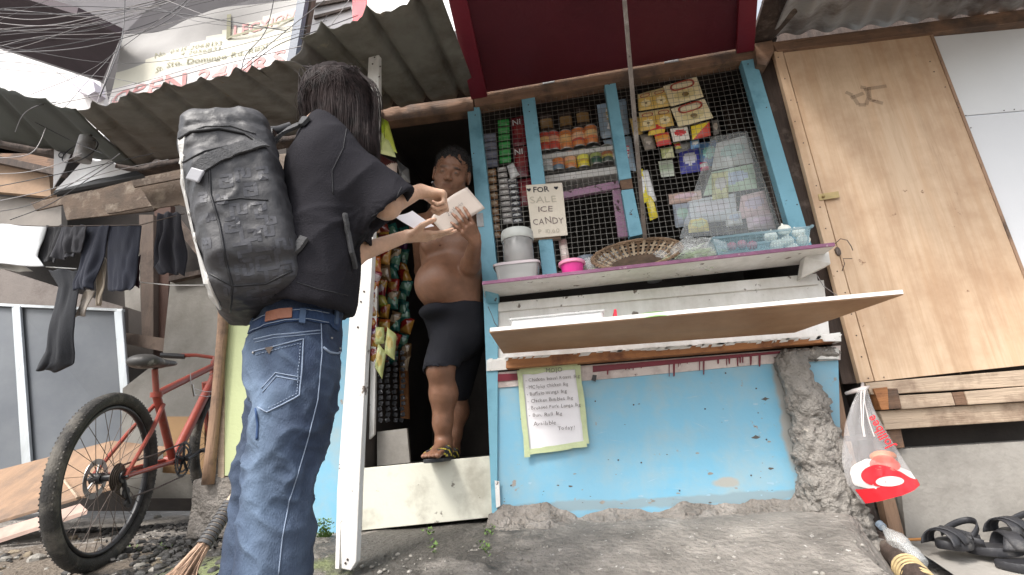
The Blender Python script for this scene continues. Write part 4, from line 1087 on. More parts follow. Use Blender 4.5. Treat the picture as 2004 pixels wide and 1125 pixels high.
mb.tube([dh + bn * .045 - upb * .10 + ax_ * .05, dh + bn * .045 - upb * .05 + ax_ * -.03, dh + bn * .045 + upb * .045], .004, 5)
obj('chain', mb, m_nail, BI)
mb = MB(); q = dh + bn * .05 - upb * .07 + ax_ * .04; mb.tube([dh + bn * .055, q, q - upb * .05 + ax_ * .03], .009, 6)
for z_ in (0, 1): mb.lathe([(0, -.004), (.022, -.004), (.022, .004), (0, .004)], q - upb * (.045 * z_) + ax_ * .02 * z_, bn, 12)
obj('derailleur', mb, m_black, BI)
mb = MB()
a = lerp(st, ht, .45)
mb.tube([a + upb * .02, a + upb * .028 + bn * .02, a - upb * .02 + bn * .025, a - upb * .04 + bn * .03], .0022, 6); mb.tube([a - upb * .03 + bn * .03, a - upb * .095 + bn * .035 + ax_ * .02], .007, 6)
mb.tube([hc + bn * .05, hc + upb * .02 - ax_ * .06 + bn * .05, ht - ax_ * .05 - upb * .05 + bn * .03, lerp(ht, hb, .7) - ax_ * .06], .0022, 6)
mb.tube([BP(372, 758, .03), BP(400, 766, .03), BP(440, 768, .03)], .0018, 5); mb.tube([BP(378, 772, .03), BP(405, 776, .03), BP(440, 770, .03)], .0018, 5)
obj('lock_and_cable', mb, m_chrome, BI)

# ============================================================ broom
br0, br1, br2 = V(452, 985, -.62), V(398, 1068, -.72), V(352, 1135, -.80)
BR = thing('stick_broom', 'coconut midrib broom leaning behind the jeans, bristles on the ground', 'broom', br2)
mb = MB(); up2 = lerp(br1, br0, 1.9); mb.tube([br1, br0, up2], [.020, .020, .012], 10); obj('handle', mb, m_pale, BR, smooth='auto')
mb = MB()
for k in range(11):
    t = k / 11; c_ = lerp(br1, br0, t); mb.tube([c_, lerp(br1, br0, t + .07)], [.024, .023], 12)
obj('grip_binding', mb, M('grey_rubber_strip', (.07, .07, .072), .6, .2, 9), BR, smooth='auto')
mb = MB()
dd = (br2 - br1).normalized(); s1 = dd.orthogonal().normalized(); s2 = dd.cross(s1)
for k in range(150):
    a_ = random.random() * 6.28; r0 = .018 * random.random() ** .5; r1 = .075 * random.random() ** .5; L_ = random.uniform(.14, .24)
    d_ = s1 * math.cos(a_) + s2 * math.sin(a_); mb.tube([br1 + d_ * r0, br1 + dd * L_ * .5 + d_ * lerp(r0, r1, .35), br1 + dd * L_ + d_ * r1], [.0022, .0016, .0008], 4, False)
obj('bristles', mb, M('broom_ribs', (.40, .27, .19), .7, .3, 40, bump=0), BR, kind='stuff')
# ============================================================ goods on the window shelf
def sy(px, y):      # point on top of the counter shelf under image column px
    a_, b_ = V(944, 553, -.21), V(1632, 477, -.21)
    p = V(px, lerp(553, 477, (px - 944) / 688), y)
    return Vector((p.x, y, lerp(a_.z, b_.z, (p.x - a_.x) / (b_.x - a_.x)) + .002))
def lathe_part(name, prof, c, mat, par, n=32, ax=(0, 0, 1)):
    mb = MB(); mb.lathe(prof, c, ax, n); return obj(name, mb, mat, par, smooth='auto')
def tubbox(name, c, sx, sy_, h, mat, par, taper=.8, rnd=.3, rim=.004):
    def ring(k, z):
        pts = []
        for i in range(32):
            a_ = 2 * PI * i / 32; cx, sn = math.cos(a_), math.sin(a_)
            e = .35; x = math.copysign(abs(cx) ** e, cx); y = math.copysign(abs(sn) ** e, sn)
            pts.append(Vector(c) + Vector((x * sx / 2 * k, y * sy_ / 2 * k, z)))
        return pts
    rings = [ring(taper * .9, .0), ring(taper, .006), ring(1, h), ring(.97, h), ring(taper * .96, .01), ring(.01, .01)]
    mb = MB(); vs_ = [p for r_ in rings for p in r_]; n = 32
    mb.add(vs_, [(i * n + j, i * n + (j + 1) % n, (i + 1) * n + (j + 1) % n, (i + 1) * n + j) for i in range(len(rings) - 1) for j in range(n)] + [tuple(range(n))])
    o = obj(name, mb, mat, par, smooth='auto'); return o, ring
m_greyjar = M('greyish_plastic', (.50, .50, .49), .2, .05, 3, bump=.1, bscale=9, alpha=.55, spec=.7)
m_grain = M('grey_grain', (.27, .25, .235), .8, .25, 60, bump=.5, bscale=160)
m_jarlid = M('pale_translucent_lid', (.55, .57, .54), .35, .04, 3, bump=0)
m_pinkp = M('pink_plastic', (.66, .045, .27), .35, .05, 6, bump=.1)
m_pinkl = M('pale_pink_lid', (.78, .30, .45), .4, .04, 6, bump=0)
c = sy(1014, -.125)
J = thing('lidded_tub', 'rectangular clear grey food tub with pinkish lid at the left end of the shelf', 'tub', c)
_, rg = tubbox('tub_body', c, .205, .11, .082, m_greyjar, J, .86)
bagblob0 = MB(); bagblob0.ell(c + Vector((0, 0, .034)), (.078, .040, .026), 26, 14); bagblob0.v = [tuple(Vector(p) * 1.0 + Vector((0, 0, .006 * vnoise(np.array(p), 60)))) for p in bagblob0.v]; obj('tub_contents', bagblob0, M('white_wrapped_food', (.60, .60, .62), .3, .1, 30, bump=.5, bscale=40), J, smooth=True)
mb = MB(); v4 = rg(1.06, .080) + rg(1.07, .090) + rg(1.0, .094) + rg(.01, .094); mb.add(v4, [(i * 32 + j, i * 32 + (j + 1) % 32, (i + 1) * 32 + (j + 1) % 32, (i + 1) * 32 + j) for i in range(3) for j in range(32)])
obj('tub_lid', mb, M('pinkish_lid', (.55, .48, .50), .35, .04, 3, bump=0), J, smooth='auto')
c = c + Vector((.008, .02, .096))
J = thing('plastic_jar', 'round grey plastic jar with pale translucent lid standing on the food tub', 'jar', c)
lathe_part('jar_contents', [(0, .004), (.066, .004), (.0695, .010), (.0695, .085), (0, .088)], c, m_grain, J)
lathe_part('jar_body', [(0, 0), (.068, 0), (.072, .006), (.072, .118), (.068, .124), (.068, .128)], c, m_greyjar, J)
lathe_part('jar_lid', [(.074, .120), (.077, .124), (.077, .158), (.073, .168), (.06, .172), (0, .172)], c, m_jarlid, J)
c = sy(1121, -.13)
J = thing('pink_tub', 'small bright pink plastic tub with pale pink lid on the shelf', 'tub', c)
lathe_part('tub_body', [(0, 0), (.041, 0), (.044, .004), (.052, .062)], c, m_pinkp, J)
lathe_part('tub_lid', [(.054, .058), (.061, .060), (.061, .072), (.055, .076), (0, .077)], c, m_pinkl, J)
c = V(1152, 508, .0); c = sy(1150, -.04)
J = thing('grey_jar', 'dull grey screw top jar behind the plastic bag', 'jar', c)
lathe_part('jar_body', [(0, 0), (.048, 0), (.052, .005), (.052, .085), (.04, .096)], c, m_greyjar, J)
lathe_part('jar_lid', [(.048, .090), (.05, .092), (.05, .116), (.046, .12), (0, .12)], c, M('blue_grey_lid', (.12, .14, .17), .4, .05), J)
c = sy(1283, -.03) + Vector((0, .05, 0))
J = thing('grey_jar', 'pale green lidded grey jar behind the mesh beside the yellow bag', 'jar', c)
lathe_part('jar_body', [(0, 0), (.034, 0), (.036, .005), (.036, .07)], c + Vector((0, .05, .0)), m_greyjar, J)
lathe_part('jar_lid', [(.038, .068), (.038, .088), (.034, .092), (0, .092)], c + Vector((0, .05, .0)), M('pale_green_lid', (.36, .45, .37), .4, .05), J)
# woven basket tipped towards the viewer
BS = thing('woven_basket', 'shallow oval bamboo basket with woven strips tipped forward on the shelf', 'basket', sy(1250, -.12))
bc = sy(1250, -.12) + Vector((0, 0, .085)); tilt = Matrix.Rotation(math.radians(-52), 3, 'X') @ Matrix.Rotation(math.radians(-3), 3, 'Y')
tilt = Matrix.Rotation(math.radians(-4), 3, 'Y') @ Matrix.Rotation(math.radians(60), 3, 'X')
m_bam = [M('bamboo_strip', (.22, .145, .09), .6, .3, 20, bump=.2), M('pale_bamboo_strip', (.48, .38, .27), .6, .15, 20, bump=.2)]
A_, B_ = .190, .088
def bp(t, h, k=1.0): # basket wall: h 0 bottom..1 rim
    s_ = (.62 + .38 * h ** .7) * k
    return bc + tilt @ Vector((A_ * s_ * math.cos(t), B_ * s_ * math.sin(t), -.060 + .060 * h))
nst = 44
for i in range(nst):
    t = 2 * PI * i / nst; mb = MB()
    for (h0_, h1_) in ((0, 1),):
        w_ = .27 * 2 * PI / nst
        L_ = [bp(t - w_, h, 1 + .012 * (1 if (int(h * 5) + i) % 2 else -1)) for h in np.linspace(0, 1, 6)]; R_ = [bp(t + w_, h, 1 + .012 * (1 if (int(h * 5) + i) % 2 else -1)) for h in np.linspace(0, 1, 6)]
        mb.add(L_ + R_, [(k, k + 1, k + 7, k + 6) for k in range(5)])
    obj('bamboo_strip', mb, m_bam[i % 2], BS)
for r_ in range(4):
    mb = MB(); h = .12 + r_ * .24; n = 132
    pa = [bp(2 * PI * i / n, h - .048, 1 + .018 * math.cos(PI * (2 * i / (n / nst)) / 2 * 1 + PI * r_)) for i in range(n)]; pb = [bp(2 * PI * i / n, h + .048, 1 + .018 * math.cos(PI * (2 * i / (n / nst)) / 2 + PI * r_)) for i in range(n)]
    mb.add(pa + pb, [(i, (i + 1) % n, n + (i + 1) % n, n + i) for i in range(n)]); obj('woven_band', mb, m_bam[(r_ + 1) % 2], BS)
mb = MB()
for o_ in (0, 1):
    mb.tube([bp(2 * PI * i / 60, 1.0 + .05 * o_, 1.03 + .02 * math.sin(i * 1.7 + o_ * 3)) for i in range(61)], .0055, 6, False)
for i in range(52): 
    t = 2 * PI * i / 52; mb.tube([bp(t, .88, 1.0), bp(t + .05, 1.03, 1.09), bp(t + .1, 1.12, 1.0)], .004, 5)
obj('bound_rim', mb, m_bam[0], BS)
mb = MB(); mb.grid(lambda u, v: bp(2 * PI * u, .02, max(.001, v)), 33, 5); obj('basket_floor', mb, M('dark_basket_floor', (.09, .06, .04), .8, .3, 30, bump=.3), BS)
# clear plastic bags
m_film = M('clear_film', (.85, .87, .86), .10, .03, 4, bump=.8, bscale=22, alpha=.27, spec=.8)
def bagblob(name, c, r, mat, par, seed, lab=None):
    mb = MB(); mb.ell(c, (1, 1, 1), 44, 26)
    pts = []
    for p in mb.v:
        d = Vector(p) - Vector(c); n_ = fbm(np.array(d) * 1.0, 2.1, 4, seed); a_ = abs(fbm(np.array(d), 4.0, 3, seed + 3))
        pts.append(tuple(Vector(c) + Vector((d.x * r[0], d.y * r[1], max(d.z * r[2], -.92 * r[2]))) * (1 + .28 * n_ - .3 * a_)))
    mb.v = pts; return obj(name, mb, mat, par, smooth=True)
G2 = thing('noodle_bag', 'clear plastic bag of thin green stalks between the basket and the blue crate', 'bag', sy(1372, -.13))
c = sy(1370, -.12) + Vector((0, 0, .045)); bagblob('film', c + Vector((0, 0, .012)), (.115, .07, .075), m_film, G2, 3)
mb = MB()
for k in range(260):
    p = c + Vector((random.gauss(0, .042), random.gauss(0, .025), random.gauss(-.012, .014))); a_ = random.gauss(.15, .5); l_ = random.uniform(.03, .06)
    d = Vector((math.cos(a_) * l_, random.gauss(0, .012), math.sin(a_) * l_ * .6)); mb.tube([p - d, p + Vector((0, 0, .004)), p + d], .0016, 4, False)
obj('green_stalks', mb, M('pale_green_stalk', (.38, .46, .30), .5, .3, 40, bump=0), G2, kind='stuff')
G2 = thing('plastic_bag', 'crumpled clear plastic bag of dried leaves beside the pink tub', 'bag', sy(1175, -.08))
bagblob('film', sy(1158, -.08) + Vector((0, 0, .05)), (.045, .045, .06), m_film, G2, 8); bagblob('film', sy(1200, -.01) + Vector((.0, .0, .10)), (.10, .02, .045), m_film, G2, 18)
mb = MB()
for k in range(60):
    p = sy(1160, -.09) + Vector((random.gauss(0, .016), random.gauss(0, .02), .02 + abs(random.gauss(0, .014)))); mb.tube([p, p + Vector((random.gauss(0, .02), 0, random.gauss(0, .014)))], .0016, 4)
obj('dried_leaves', mb, M('dried_green', (.32, .34, .20), .7, .3, 40, bump=0), G2, kind='stuff')
G2 = thing('plastic_bag', 'long loose clear plastic bag lying behind the woven basket', 'bag', sy(1320, -.05))
bagblob('film', sy(1330, -.04) + Vector((0, 0, .08)), (.13, .04, .055), m_film, G2, 28)
G3 = thing('plastic_bag', 'bulging clear plastic bag leaning on the left end of the blue crate', 'bag', sy(1400, -.10))
bagblob('film', sy(1402, -.10) + Vector((0, 0, .055)), (.06, .05, .07), m_film, G3, 33)
mb = MB(); mb.ell(sy(1402, -.08) + Vector((0, 0, .035)), (.04, .03, .03), 16, 10); obj('dark_goods', mb, M('dark_green_goods', (.08, .12, .10), .6, .4, 30, bump=.4), G3, smooth=True)
# blue crate with triangular holes
CR = thing('blue_plastic_crate', 'pale blue plastic crate with small triangular holes on the right of the shelf', 'crate', sy(1490, -.12))
m_crate = M('pale_blue_plastic', (.30, .44, .50), .35, .05, 5, bump=.05, alpha=.5)
fA, fB = sy(1408, -.185), sy(1582, -.185)
H_ = .088
tA, tB = fA + Vector((-.015, -.012, H_)), fB + Vector((.02, -.012, H_))
bk = Vector((0, .13, 0))
def wallq(name, a, b, c_, d): mb = MB(); mb.slab([a, b, c_, d], (b - a).cross(d - a).normalized() * .002); return obj(name, mb, m_crate, CR)
# front built as a lattice so the holes are real
nu, rows = 34, 7
mb = MB()
def fq(u, v): return bil((tA, tB, fB, fA), u, 1 - v)
for r_ in range(rows):
    v0, v1 = .10 + r_ * .115, .10 + (r_ + 1) * .115
    solid = r_ in (0, 6)
    for i in range(nu):
        u0, u1 = i / nu, (i + 1) / nu
        hole = (r_ in (1, 2, 4, 5)) and (2 <= i < nu - 2)
        if not hole: mb.add([fq(u0, v0), fq(u1, v0), fq(u1, v1), fq(u0, v1)], [(0, 1, 2, 3)])
        else:
            up3 = i % 2 == (r_ % 2); k_ = .24
            if up3: mb.add([fq(u0, v0), fq(u1, v0), fq(u1, v1), fq(u0, v1), fq(u0 + (u1 - u0) * k_, v0 + .02), fq(u1 - (u1 - u0) * k_, v0 + .02), fq((u0 + u1) / 2, v1 - .02)], [(0, 1, 5, 4), (1, 2, 6, 5), (2, 3, 6), (3, 0, 4, 6)])
            else: mb.add([fq(u0, v0), fq(u1, v0), fq(u1, v1), fq(u0, v1), fq(u0 + (u1 - u0) * k_, v1 - .02), fq(u1 - (u1 - u0) * k_, v1 - .02), fq((u0 + u1) / 2, v0 + .02)], [(0, 1, 6), (1, 2, 5, 6), (2, 3, 4, 5), (3, 0, 6, 4)])
mb.add([fq(0, 0), fq(1, 0), fq(1, .10), fq(0, .10)], [(0, 1, 2, 3)]); mb.add([fq(0, .905), fq(1, .905), fq(1, 1), fq(0, 1)], [(0, 1, 2, 3)])
o = obj('front_lattice', mb, M('pale_blue_lattice', (.34, .50, .56), .35, .05, 5, bump=.05, alpha=.26), CR); s_ = o.modifiers.new('t', 'SOLIDIFY'); s_.thickness = .0025
wallq('back_side', fA + bk, tA + bk, tB + bk, fB + bk); wallq('end_side', fA, tA, tA + bk, fA + bk); wallq('end_side', fB, tB, tB + bk, fB + bk); wallq('crate_floor', fA, fB, fB + bk, fA + bk)
mb = MB(); mb.tube([tA, tB, tB + bk, tA + bk, tA], .0055, 6); mb.tube([tB, tB + Vector((.012, 0, .004)), tB + Vector((.012, 0, .004)) + bk, tB + bk], .006, 6); obj('crate_rim', mb, m_crate, CR)
m_garl = M('white_garlic', (.85, .86, .78), .5, .1, 20, bump=.2)
for i, (px, py, y) in enumerate([(1508, 463, -.15), (1535, 450, -.14), (1540, 472, -.16), (1563, 455, -.14), (1572, 470, -.15), (1520, 480, -.16), (1550, 486, -.15)]):
    mb = MB(); p = V(px, py, y); mb.ell(p, (.028, .025, .024), 14, 10); mb.lathe([(.008, .015), (.003, .03), (0, .032)], p, (random.gauss(0, .3), -.3, 1), 8)
    setp(obj('garlic_bulb', mb, m_garl, smooth=True), ['whitish bulb, left end of the heap in the pale blue crate', 'whitish bulb high in the middle of the heap in the blue crate', 'whitish bulb behind the lattice under the middle of the heap', 'whitish bulb, highest at the right of the heap in the blue crate', 'whitish bulb, right end of the heap in the blue crate', 'whitish bulb low at the left of the heap in the blue crate', 'whitish bulb, lowest in the middle of the heap in the blue crate'][i], 'garlic', 'white bulbs in the blue crate')
for i, (px, py, y) in enumerate([(1432, 482, -.12), (1452, 478, -.10), (1472, 480, -.12)]):
    mb = MB(); p = V(px, py, y); mb.ell(p, (.022, .02, .02), 14, 10); setp(obj('onion', mb, M('red_onion', (.40, .10, .14), .4, .1, 20, bump=.1), smooth=True), ['reddish onion, leftmost in the pale blue crate', 'reddish onion, middle of the three in the pale blue crate', 'reddish onion nearest the white bulbs in the pale blue crate'][i], 'onion', 'onions in the blue crate')

# ============================================================ packets
_pm = {}
def pm(c, rough=.28):
    k = (tuple(round(x, 3) for x in c), rough)
    if k not in _pm: _pm[k] = M('packet_print', tuple(min(.85, q * (1.35 if rough != .4 else .95)) for q in c), rough, .08, 14, bump=.35, bscale=22, spec=.6)
    return _pm[k]
WHITE, RED, YEL, BLK = (.70, .69, .66), (.45, .03, .03), (.62, .40, .05), (.02, .02, .022)
def pack(name, quad, y, c1, c2, par=None, puff=.012, style=0, rough=.28, nu=13, nv=13, c3=None, yoff=0, **kw):
    """pillow packet from its four photo corners TL TR BR BL on plane y"""
    cs = [V(a, b, y) for a, b in quad] if not isinstance(quad[0], Vector) else quad
    sd = random.random() * 50
    def fn(u, v, s_=1):
        e = (4 * u * (1 - u)) ** .55 * (4 * v * (1 - v)) ** .4
        w = .35 * vnoise(np.array([u * 4 + sd, v * 4, 1.])) * e
        return bil(cs, u, v) + Vector((0, -s_ * puff * (e + w), 0))
    def mf(u, v):
        if style == 0: return 1 if (.28 < v < .68) else 0
        if style == 1: return 1 if ((u - .5) / .34) ** 2 + ((v - .48) / .24) ** 2 < 1 else 0
        if style == 2: return 1 if v < .32 else (2 if ((u - .5) / .3) ** 2 + ((v - .66) / .2) ** 2 < 1 else 0)
        if style == 3: return 1 if u + v > 1.05 else 0
        return 0
    mb = MB(); mb.grid(fn, nu, nv, mf); mb.grid(lambda u, v: fn(u, v, -.5), nu, nv)
    return obj(name, mb, [pm(c1, rough), pm(c2, rough), pm(c3 or c2, rough)], par, smooth=True, fixn=False, **kw)
def rect(cx, cy, w, h, a=0):
    a = math.radians(a); r_ = []
    for x, y in ((-w / 2, -h / 2), (w / 2, -h / 2), (w / 2, h / 2), (-w / 2, h / 2)): r_.append((cx + x * math.cos(a) - y * math.sin(a), cy + x * math.sin(a) + y * math.cos(a)))
    return r_
# snack packets hanging in the doorway
ORD = ['top', 'second', 'third', 'fourth', 'fifth', 'sixth', 'seventh', 'eighth', 'ninth', 'tenth', 'eleventh', 'twelfth', 'thirteenth', 'fourteenth', 'fifteenth', 'sixteenth', 'seventeenth', 'eighteenth', 'nineteenth', 'twentieth']
pal = [((.40, .10, .02), (.50, .30, .05)), ((.30, .02, .015), (.50, .25, .05)), ((.22, .27, .03), (.45, .40, .10)), ((.12, .02, .10), (.4, .2, .1)), ((.02, .12, .10), (.15, .3, .2)), ((.36, .19, .03), (.20, .03, .02)), ((.16, .09, .04), (.5, .38, .25)), ((.22, .015, .03), (.5, .4, .4))]
names_ = ['orange', 'red', 'yellow green', 'purple', 'teal', 'amber', 'brown', 'crimson']
for r_ in range(14):
    for k in range(4):
        y_ = .02 + .09 * k
        px = 730 + 20 * k + random.uniform(-6, 6) - (2 if r_ < 4 else 0); py = 440 + 21 * r_ + random.uniform(-8, 8) + 5 * k
        if py > 720 - 18 * (k < 1): continue
        i = random.choice((0, 1, 5, 6, 7, 0, 5, 2, 3)) if k < 2 else random.choice((4, 4, 6, 3, 1))
        q = rect(px, py, random.uniform(17, 24), random.uniform(24, 34), random.uniform(-25, 25))
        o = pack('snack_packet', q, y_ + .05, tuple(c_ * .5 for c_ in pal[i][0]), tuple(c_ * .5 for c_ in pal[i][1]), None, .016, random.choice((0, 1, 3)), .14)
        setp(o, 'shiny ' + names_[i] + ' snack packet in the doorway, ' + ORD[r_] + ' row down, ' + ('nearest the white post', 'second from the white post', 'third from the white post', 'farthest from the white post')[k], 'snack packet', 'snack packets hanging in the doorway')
for q, lab in (([(758, 640), (776, 655), (772, 705), (752, 690)], 'pale green yellow pouch hanging low in the doorway'), ([(740, 672), (756, 690), (748, 742), (733, 718)], 'pale lime pouch, lowest of the doorway packets'), ([(735, 640), (752, 640), (752, 672), (735, 674)], 'small olive pouch above the lime pouch')):
    setp(pack('pouch', q, .0, (.27, .29, .12), (.30, .24, .07), None, .02, 1, .3), lab, 'pouch')
mb = MB()
for s_ in range(4):
    x0 = 745 + 14 * s_
    for k in range(13):
        p = V(x0 + random.uniform(-2, 2), 690 + 11 * k, .10 + .05 * s_)
        mb.box(p, (.022, .004, .020), Matrix.Rotation(random.uniform(-.4, .4), 3, 'Y'))
setp(obj('sachet_strips', mb, M('dark_shiny_sachet', (.03, .03, .035), .15, .5, 60, bump=.6, bscale=90, peel=(.5, .5, .52), peel_amt=.2, peel_scale=60)), 'dangling strips of dark shiny sachets low in the doorway', 'sachet strips')
for q, c1, c2, lab in (([(738, 224), (760, 238), (777, 300), (741, 276)], (.34, .46, .03), (.50, .58, .10), 'bright lime green plastic pouch hanging above the doorway packets'), ([(738, 255), (762, 262), (775, 308), (742, 300)], (.48, .56, .22), (.56, .62, .3), 'pale green pouch hanging under the bright lime pouch')):
    setp(pack('green_pouch', q, -.10, c1, c2, None, .02, 3, .3), lab, 'pouch')
for q, c1, c2, lab in (([(740, 300), (778, 318), (776, 350), (746, 340)], (.07, .02, .02), (.55, .45, .40), 'dark printed packet with white patch below the green pouches'), ([(776, 312), (800, 330), (803, 358), (783, 352)], (.05, .05, .055), (.12, .12, .12), 'grey black packet beside the dark printed packet')):
    setp(pack('dark_packet', q, -.02, c1, c2, None, .02, 3, .2), lab, 'packet')
# hanging strips behind the mesh
def strip_thing(name, label, px0, py0, px1, py1, n_, w, y, c1, c2, style=0, rough=.25, puff=.008):
    t = thing(name, label, 'sachet strip', V((px0 + px1) / 2, py1, y))
    for i in range(n_):
        a_, b_ = i / n_, (i + 1) / n_ - .02; ax0, ax1 = lerp(px0, px1, a_), lerp(px0, px1, b_); y0, y1 = lerp(py0, py1, a_), lerp(py0, py1, b_); sl = -.13 * w
        pack('sachet', [(ax0, y0), (ax0 + w, y0 + sl), (ax1 + w, y1 + sl), (ax1, y1)], y, c1, c2, t, puff, style, rough, 9, 9)
    return t
strip_thing('sachet_strip', 'green strip of sachets hanging behind the mesh left of the maroon strip', 974, 235, 978, 322, 6, 22, .12, (.03, .22, .05), (.07, .34, .10))
strip_thing('sachet_strip', 'grey blue strip of sachets, leftmost behind the mesh', 946, 262, 950, 330, 4, 24, .14, (.12, .13, .18), (.2, .22, .28))
strip_thing('sachet_strip', 'brown and gold strip of sachets under the grey blue strip', 952, 332, 962, 470, 9, 18, .12, (.22, .12, .06), (.4, .3, .2), 1)
strip_thing('sachet_strip', 'silver strip of sachets below the green strip', 973, 328, 985, 440, 10, 18, .12, (.30, .28, .27), (.55, .52, .5), 1, .15)
strip_thing('sachet_strip', 'black and silver foil strip right of the silver strip', 992, 350, 1004, 440, 8, 20, .12, (.07, .07, .08), (.5, .5, .5), 1, .12)
setp(pack('white_plastic_wrap', [(992, 325), (1004, 318), (1017, 342), (1000, 352)], .10, (.55, .55, .56), (.65, .65, .65), None, .015, 3, .2), 'crumpled white plastic tied above the foil strip', 'plastic')
for i, (q, tx) in enumerate([([(1000, 232), (1027, 226), (1030, 283), (1004, 287)], 'NI'), ([(1004, 289), (1031, 285), (1034, 345), (1008, 348)], 'NI'), ([(1012, 352), (1040, 348), (1044, 400), (1016, 404)], '')]):
    t = thing('maroon_sachet_sheet', ['upper maroon coffee sachet sheet beside the green strip', 'middle maroon coffee sachet sheet behind the window post', 'lowest maroon sachet sheet beside the foil strip'][i], 'sachet sheet', V(q[3][0], q[3][1], .15))
    pack('sachet', q, .15, (.13, .012, .02), (.22, .03, .03), t, .008, 1)
    if tx:
        a_ = V(q[0][0] + 3, q[0][1] + 17, .15) + Vector((0, -.014, 0)); mb = MB(); write(mb, tx, a_, V(*q[1], .15) - V(*q[0], .15), Vector((0, 0, 1)), .05, .01); obj('lettering', mb, pm(WHITE), t)
# cans on the two shelves
def can(px, py, hpx, body, band, top, lab, y=.17, wpx=27, name='food_can'):
    b_ = V(px, py, y); h = (V(px, py - hpx, y) - b_).length; r_ = (V(px + wpx / 2, py, y) - b_).length
    t = thing(name, lab, 'can', b_)
    mb = MB(); mb.lathe([(0, 0), (r_ * .94, 0), (r_, h * .04), (r_, h * .28), (r_, h * .42), (r_, h * .72), (r_, h * .95)], b_, (0, 0, 1), 24, [3, 3, 0, 0 if band is None else 2, 1, 0])
    obj('can_body', mb, [pm(body, .3), pm(band or body, .3), pm(top, .3), m_chrome], t, smooth='auto')
    lathe_part('can_rim', [(r_, h * .95), (r_ * 1.02, h * .97), (r_ * .97, h), (r_ * .9, h * .985), (0, h * .98)], b_, m_chrome, t, 24)
    return t
o1, o2, rd = (.50, .17, .05), (.62, .38, .16), (.42, .06, .04)
for i, (px, py, cl, lab) in enumerate([(1068, 300, (rd, o2, rd), 'red sardine can, leftmost on the upper shelf behind the mesh'), (1085, 298, (rd, (.55, .3, .2), rd), 'red can with diagonal band, second on the upper shelf'), (1109, 296, (o1, o2, (.6, .3, .1)), 'orange can with yellow band, third on the upper shelf'), (1134, 291, (o1, (.66, .4, .25), rd), 'orange red can, fourth on the upper shelf'), (1159, 286, (o1, (.7, .42, .2), (.66, .2, .08)), 'bright orange can, rightmost full can on the upper shelf')]): can(px, py, 36, *cl, lab)
for i, (px, py, cl, lab) in enumerate([(1073, 339, ((.35, .38, .38), (.5, .5, .5), (.3, .33, .33)), 'short pale grey can, leftmost on the lower shelf'), (1094, 336, ((.10, .16, .22), o1, (.5, .2, .1)), 'can with blue, orange and grey label on the lower shelf'), (1118, 333, (o1, (.66, .35, .2), (.5, .3, .1)), 'orange can beside the yellow can on the lower shelf'), (1143, 330, ((.66, .52, .03), (.7, .6, .1), (.5, .35, .05)), 'bright yellow can in the middle of the lower shelf'), (1168, 325, ((.03, .08, .05), (.25, .3, .1), (.03, .07, .05)), 'dark green can right of the yellow can'), (1190, 321, ((.05, .07, .05), (.3, .12, .06), (.4, .35, .08)), 'dark can with yellow top, rightmost on the lower shelf')]): can(px, py, 34 if i != 0 else 26, *cl, lab, wpx=24)
for i, (px, py) in enumerate([(1070, 255), (1108, 250), (1141, 243)]):
    t = pack('coffee_pouch', rect(px, py - 10, 24, 44, -7), .22, (.030, .020, .016), (.22, .13, .05), None, .012, 0, .35); setp(t, ['black coffee pouch above the leftmost orange cans', 'black coffee pouch, middle of the three above the cans', 'black coffee pouch, rightmost of the three above the cans'][i], 'pouch')
lab_b = ['clear bluish bag of small goods behind the second window post', 'lower clear bluish bag behind the second window post']
for i, q in enumerate([[(1168, 205), (1225, 192), (1232, 262), (1176, 272)], [(1180, 275), (1235, 265), (1245, 335), (1206, 330)]]):
    t = thing('goods_bag', lab_b[i], 'bag', V(*q[3], .2)); pack('bag_film', q, .2, (.26, .34, .42), (.34, .38, .42), t, .02, 1, .15)
    for k in range(5): 
        u, v = random.uniform(.15, .7), random.uniform(.1, .8); cx, cy = lerp(q[0][0], q[2][0], u), lerp(q[0][1], q[2][1], v); pack('small_packet', rect(cx, cy, 13, 11, random.uniform(-20, 20)), .17, random.choice(((.5, .05, .1), WHITE, (.6, .45, .1), (.1, .2, .45))), WHITE, t, .004, 0, .3, 5, 5)
# yellow and cream sachet blocks
def sheet(label, q, y, c1, c2, c3, rows, cols, tx=None, style=2):
    t = thing('sachet_sheet', label, 'sachet sheet', V(*q[3], y)); c = [V(a, b, y) for a, b in q]
    for r_ in range(rows):
        for k in range(cols):
            qq = [bil(c, (k + uu) / cols, (r_ + vv_) / rows) for uu, vv_ in ((.01, .01), (.99, .01), (.99, .98), (.01, .98))]
            pack('sachet', qq, y, c1, c3, t, .009, style, .35, 17, 17, c3=c2)
            if tx:
                mb = MB(); o_ = bil(qq, .16, .33) + Vector((0, -.0165, 0)); write(mb, tx, o_, qq[1] - qq[0], qq[0] - qq[3], (qq[1] - qq[0]).length * .2, .012, .05, 1, .001, (qq[1] - qq[0]).length * .6); obj('lettering', mb, pm((.30, .05, .03)), t)
            mb = MB(); cx = bil(qq, .5, .26) + Vector((0, -.0125, 0)); e = (qq[1] - qq[0]) * .36
            ring_ = []
            for s_ in (1, .84):
                for i in range(24):
                    a_ = 2 * PI * i / 24; ring_.append(cx + e * (s_ * math.copysign(abs(math.cos(a_)) ** .5, math.cos(a_))) + (qq[0] - qq[3]).normalized() * (e.length * (.40 if s_ == 1 else .28) * math.sin(a_)))
            mb.add(ring_, [(i, (i + 1) % 24, 24 + (i + 1) % 24, 24 + i) for i in range(24)]); obj('logo_outline', mb, pm((.30, .05, .03)), t)
            mb = MB(); cx = bil(qq, .5, .70) + Vector((0, -.0135, 0)); mb.ell(cx, (e.length * .28, .002, e.length * .2), 12, 6); obj('printed_cup', mb, pm((.16, .11, .04)), t)
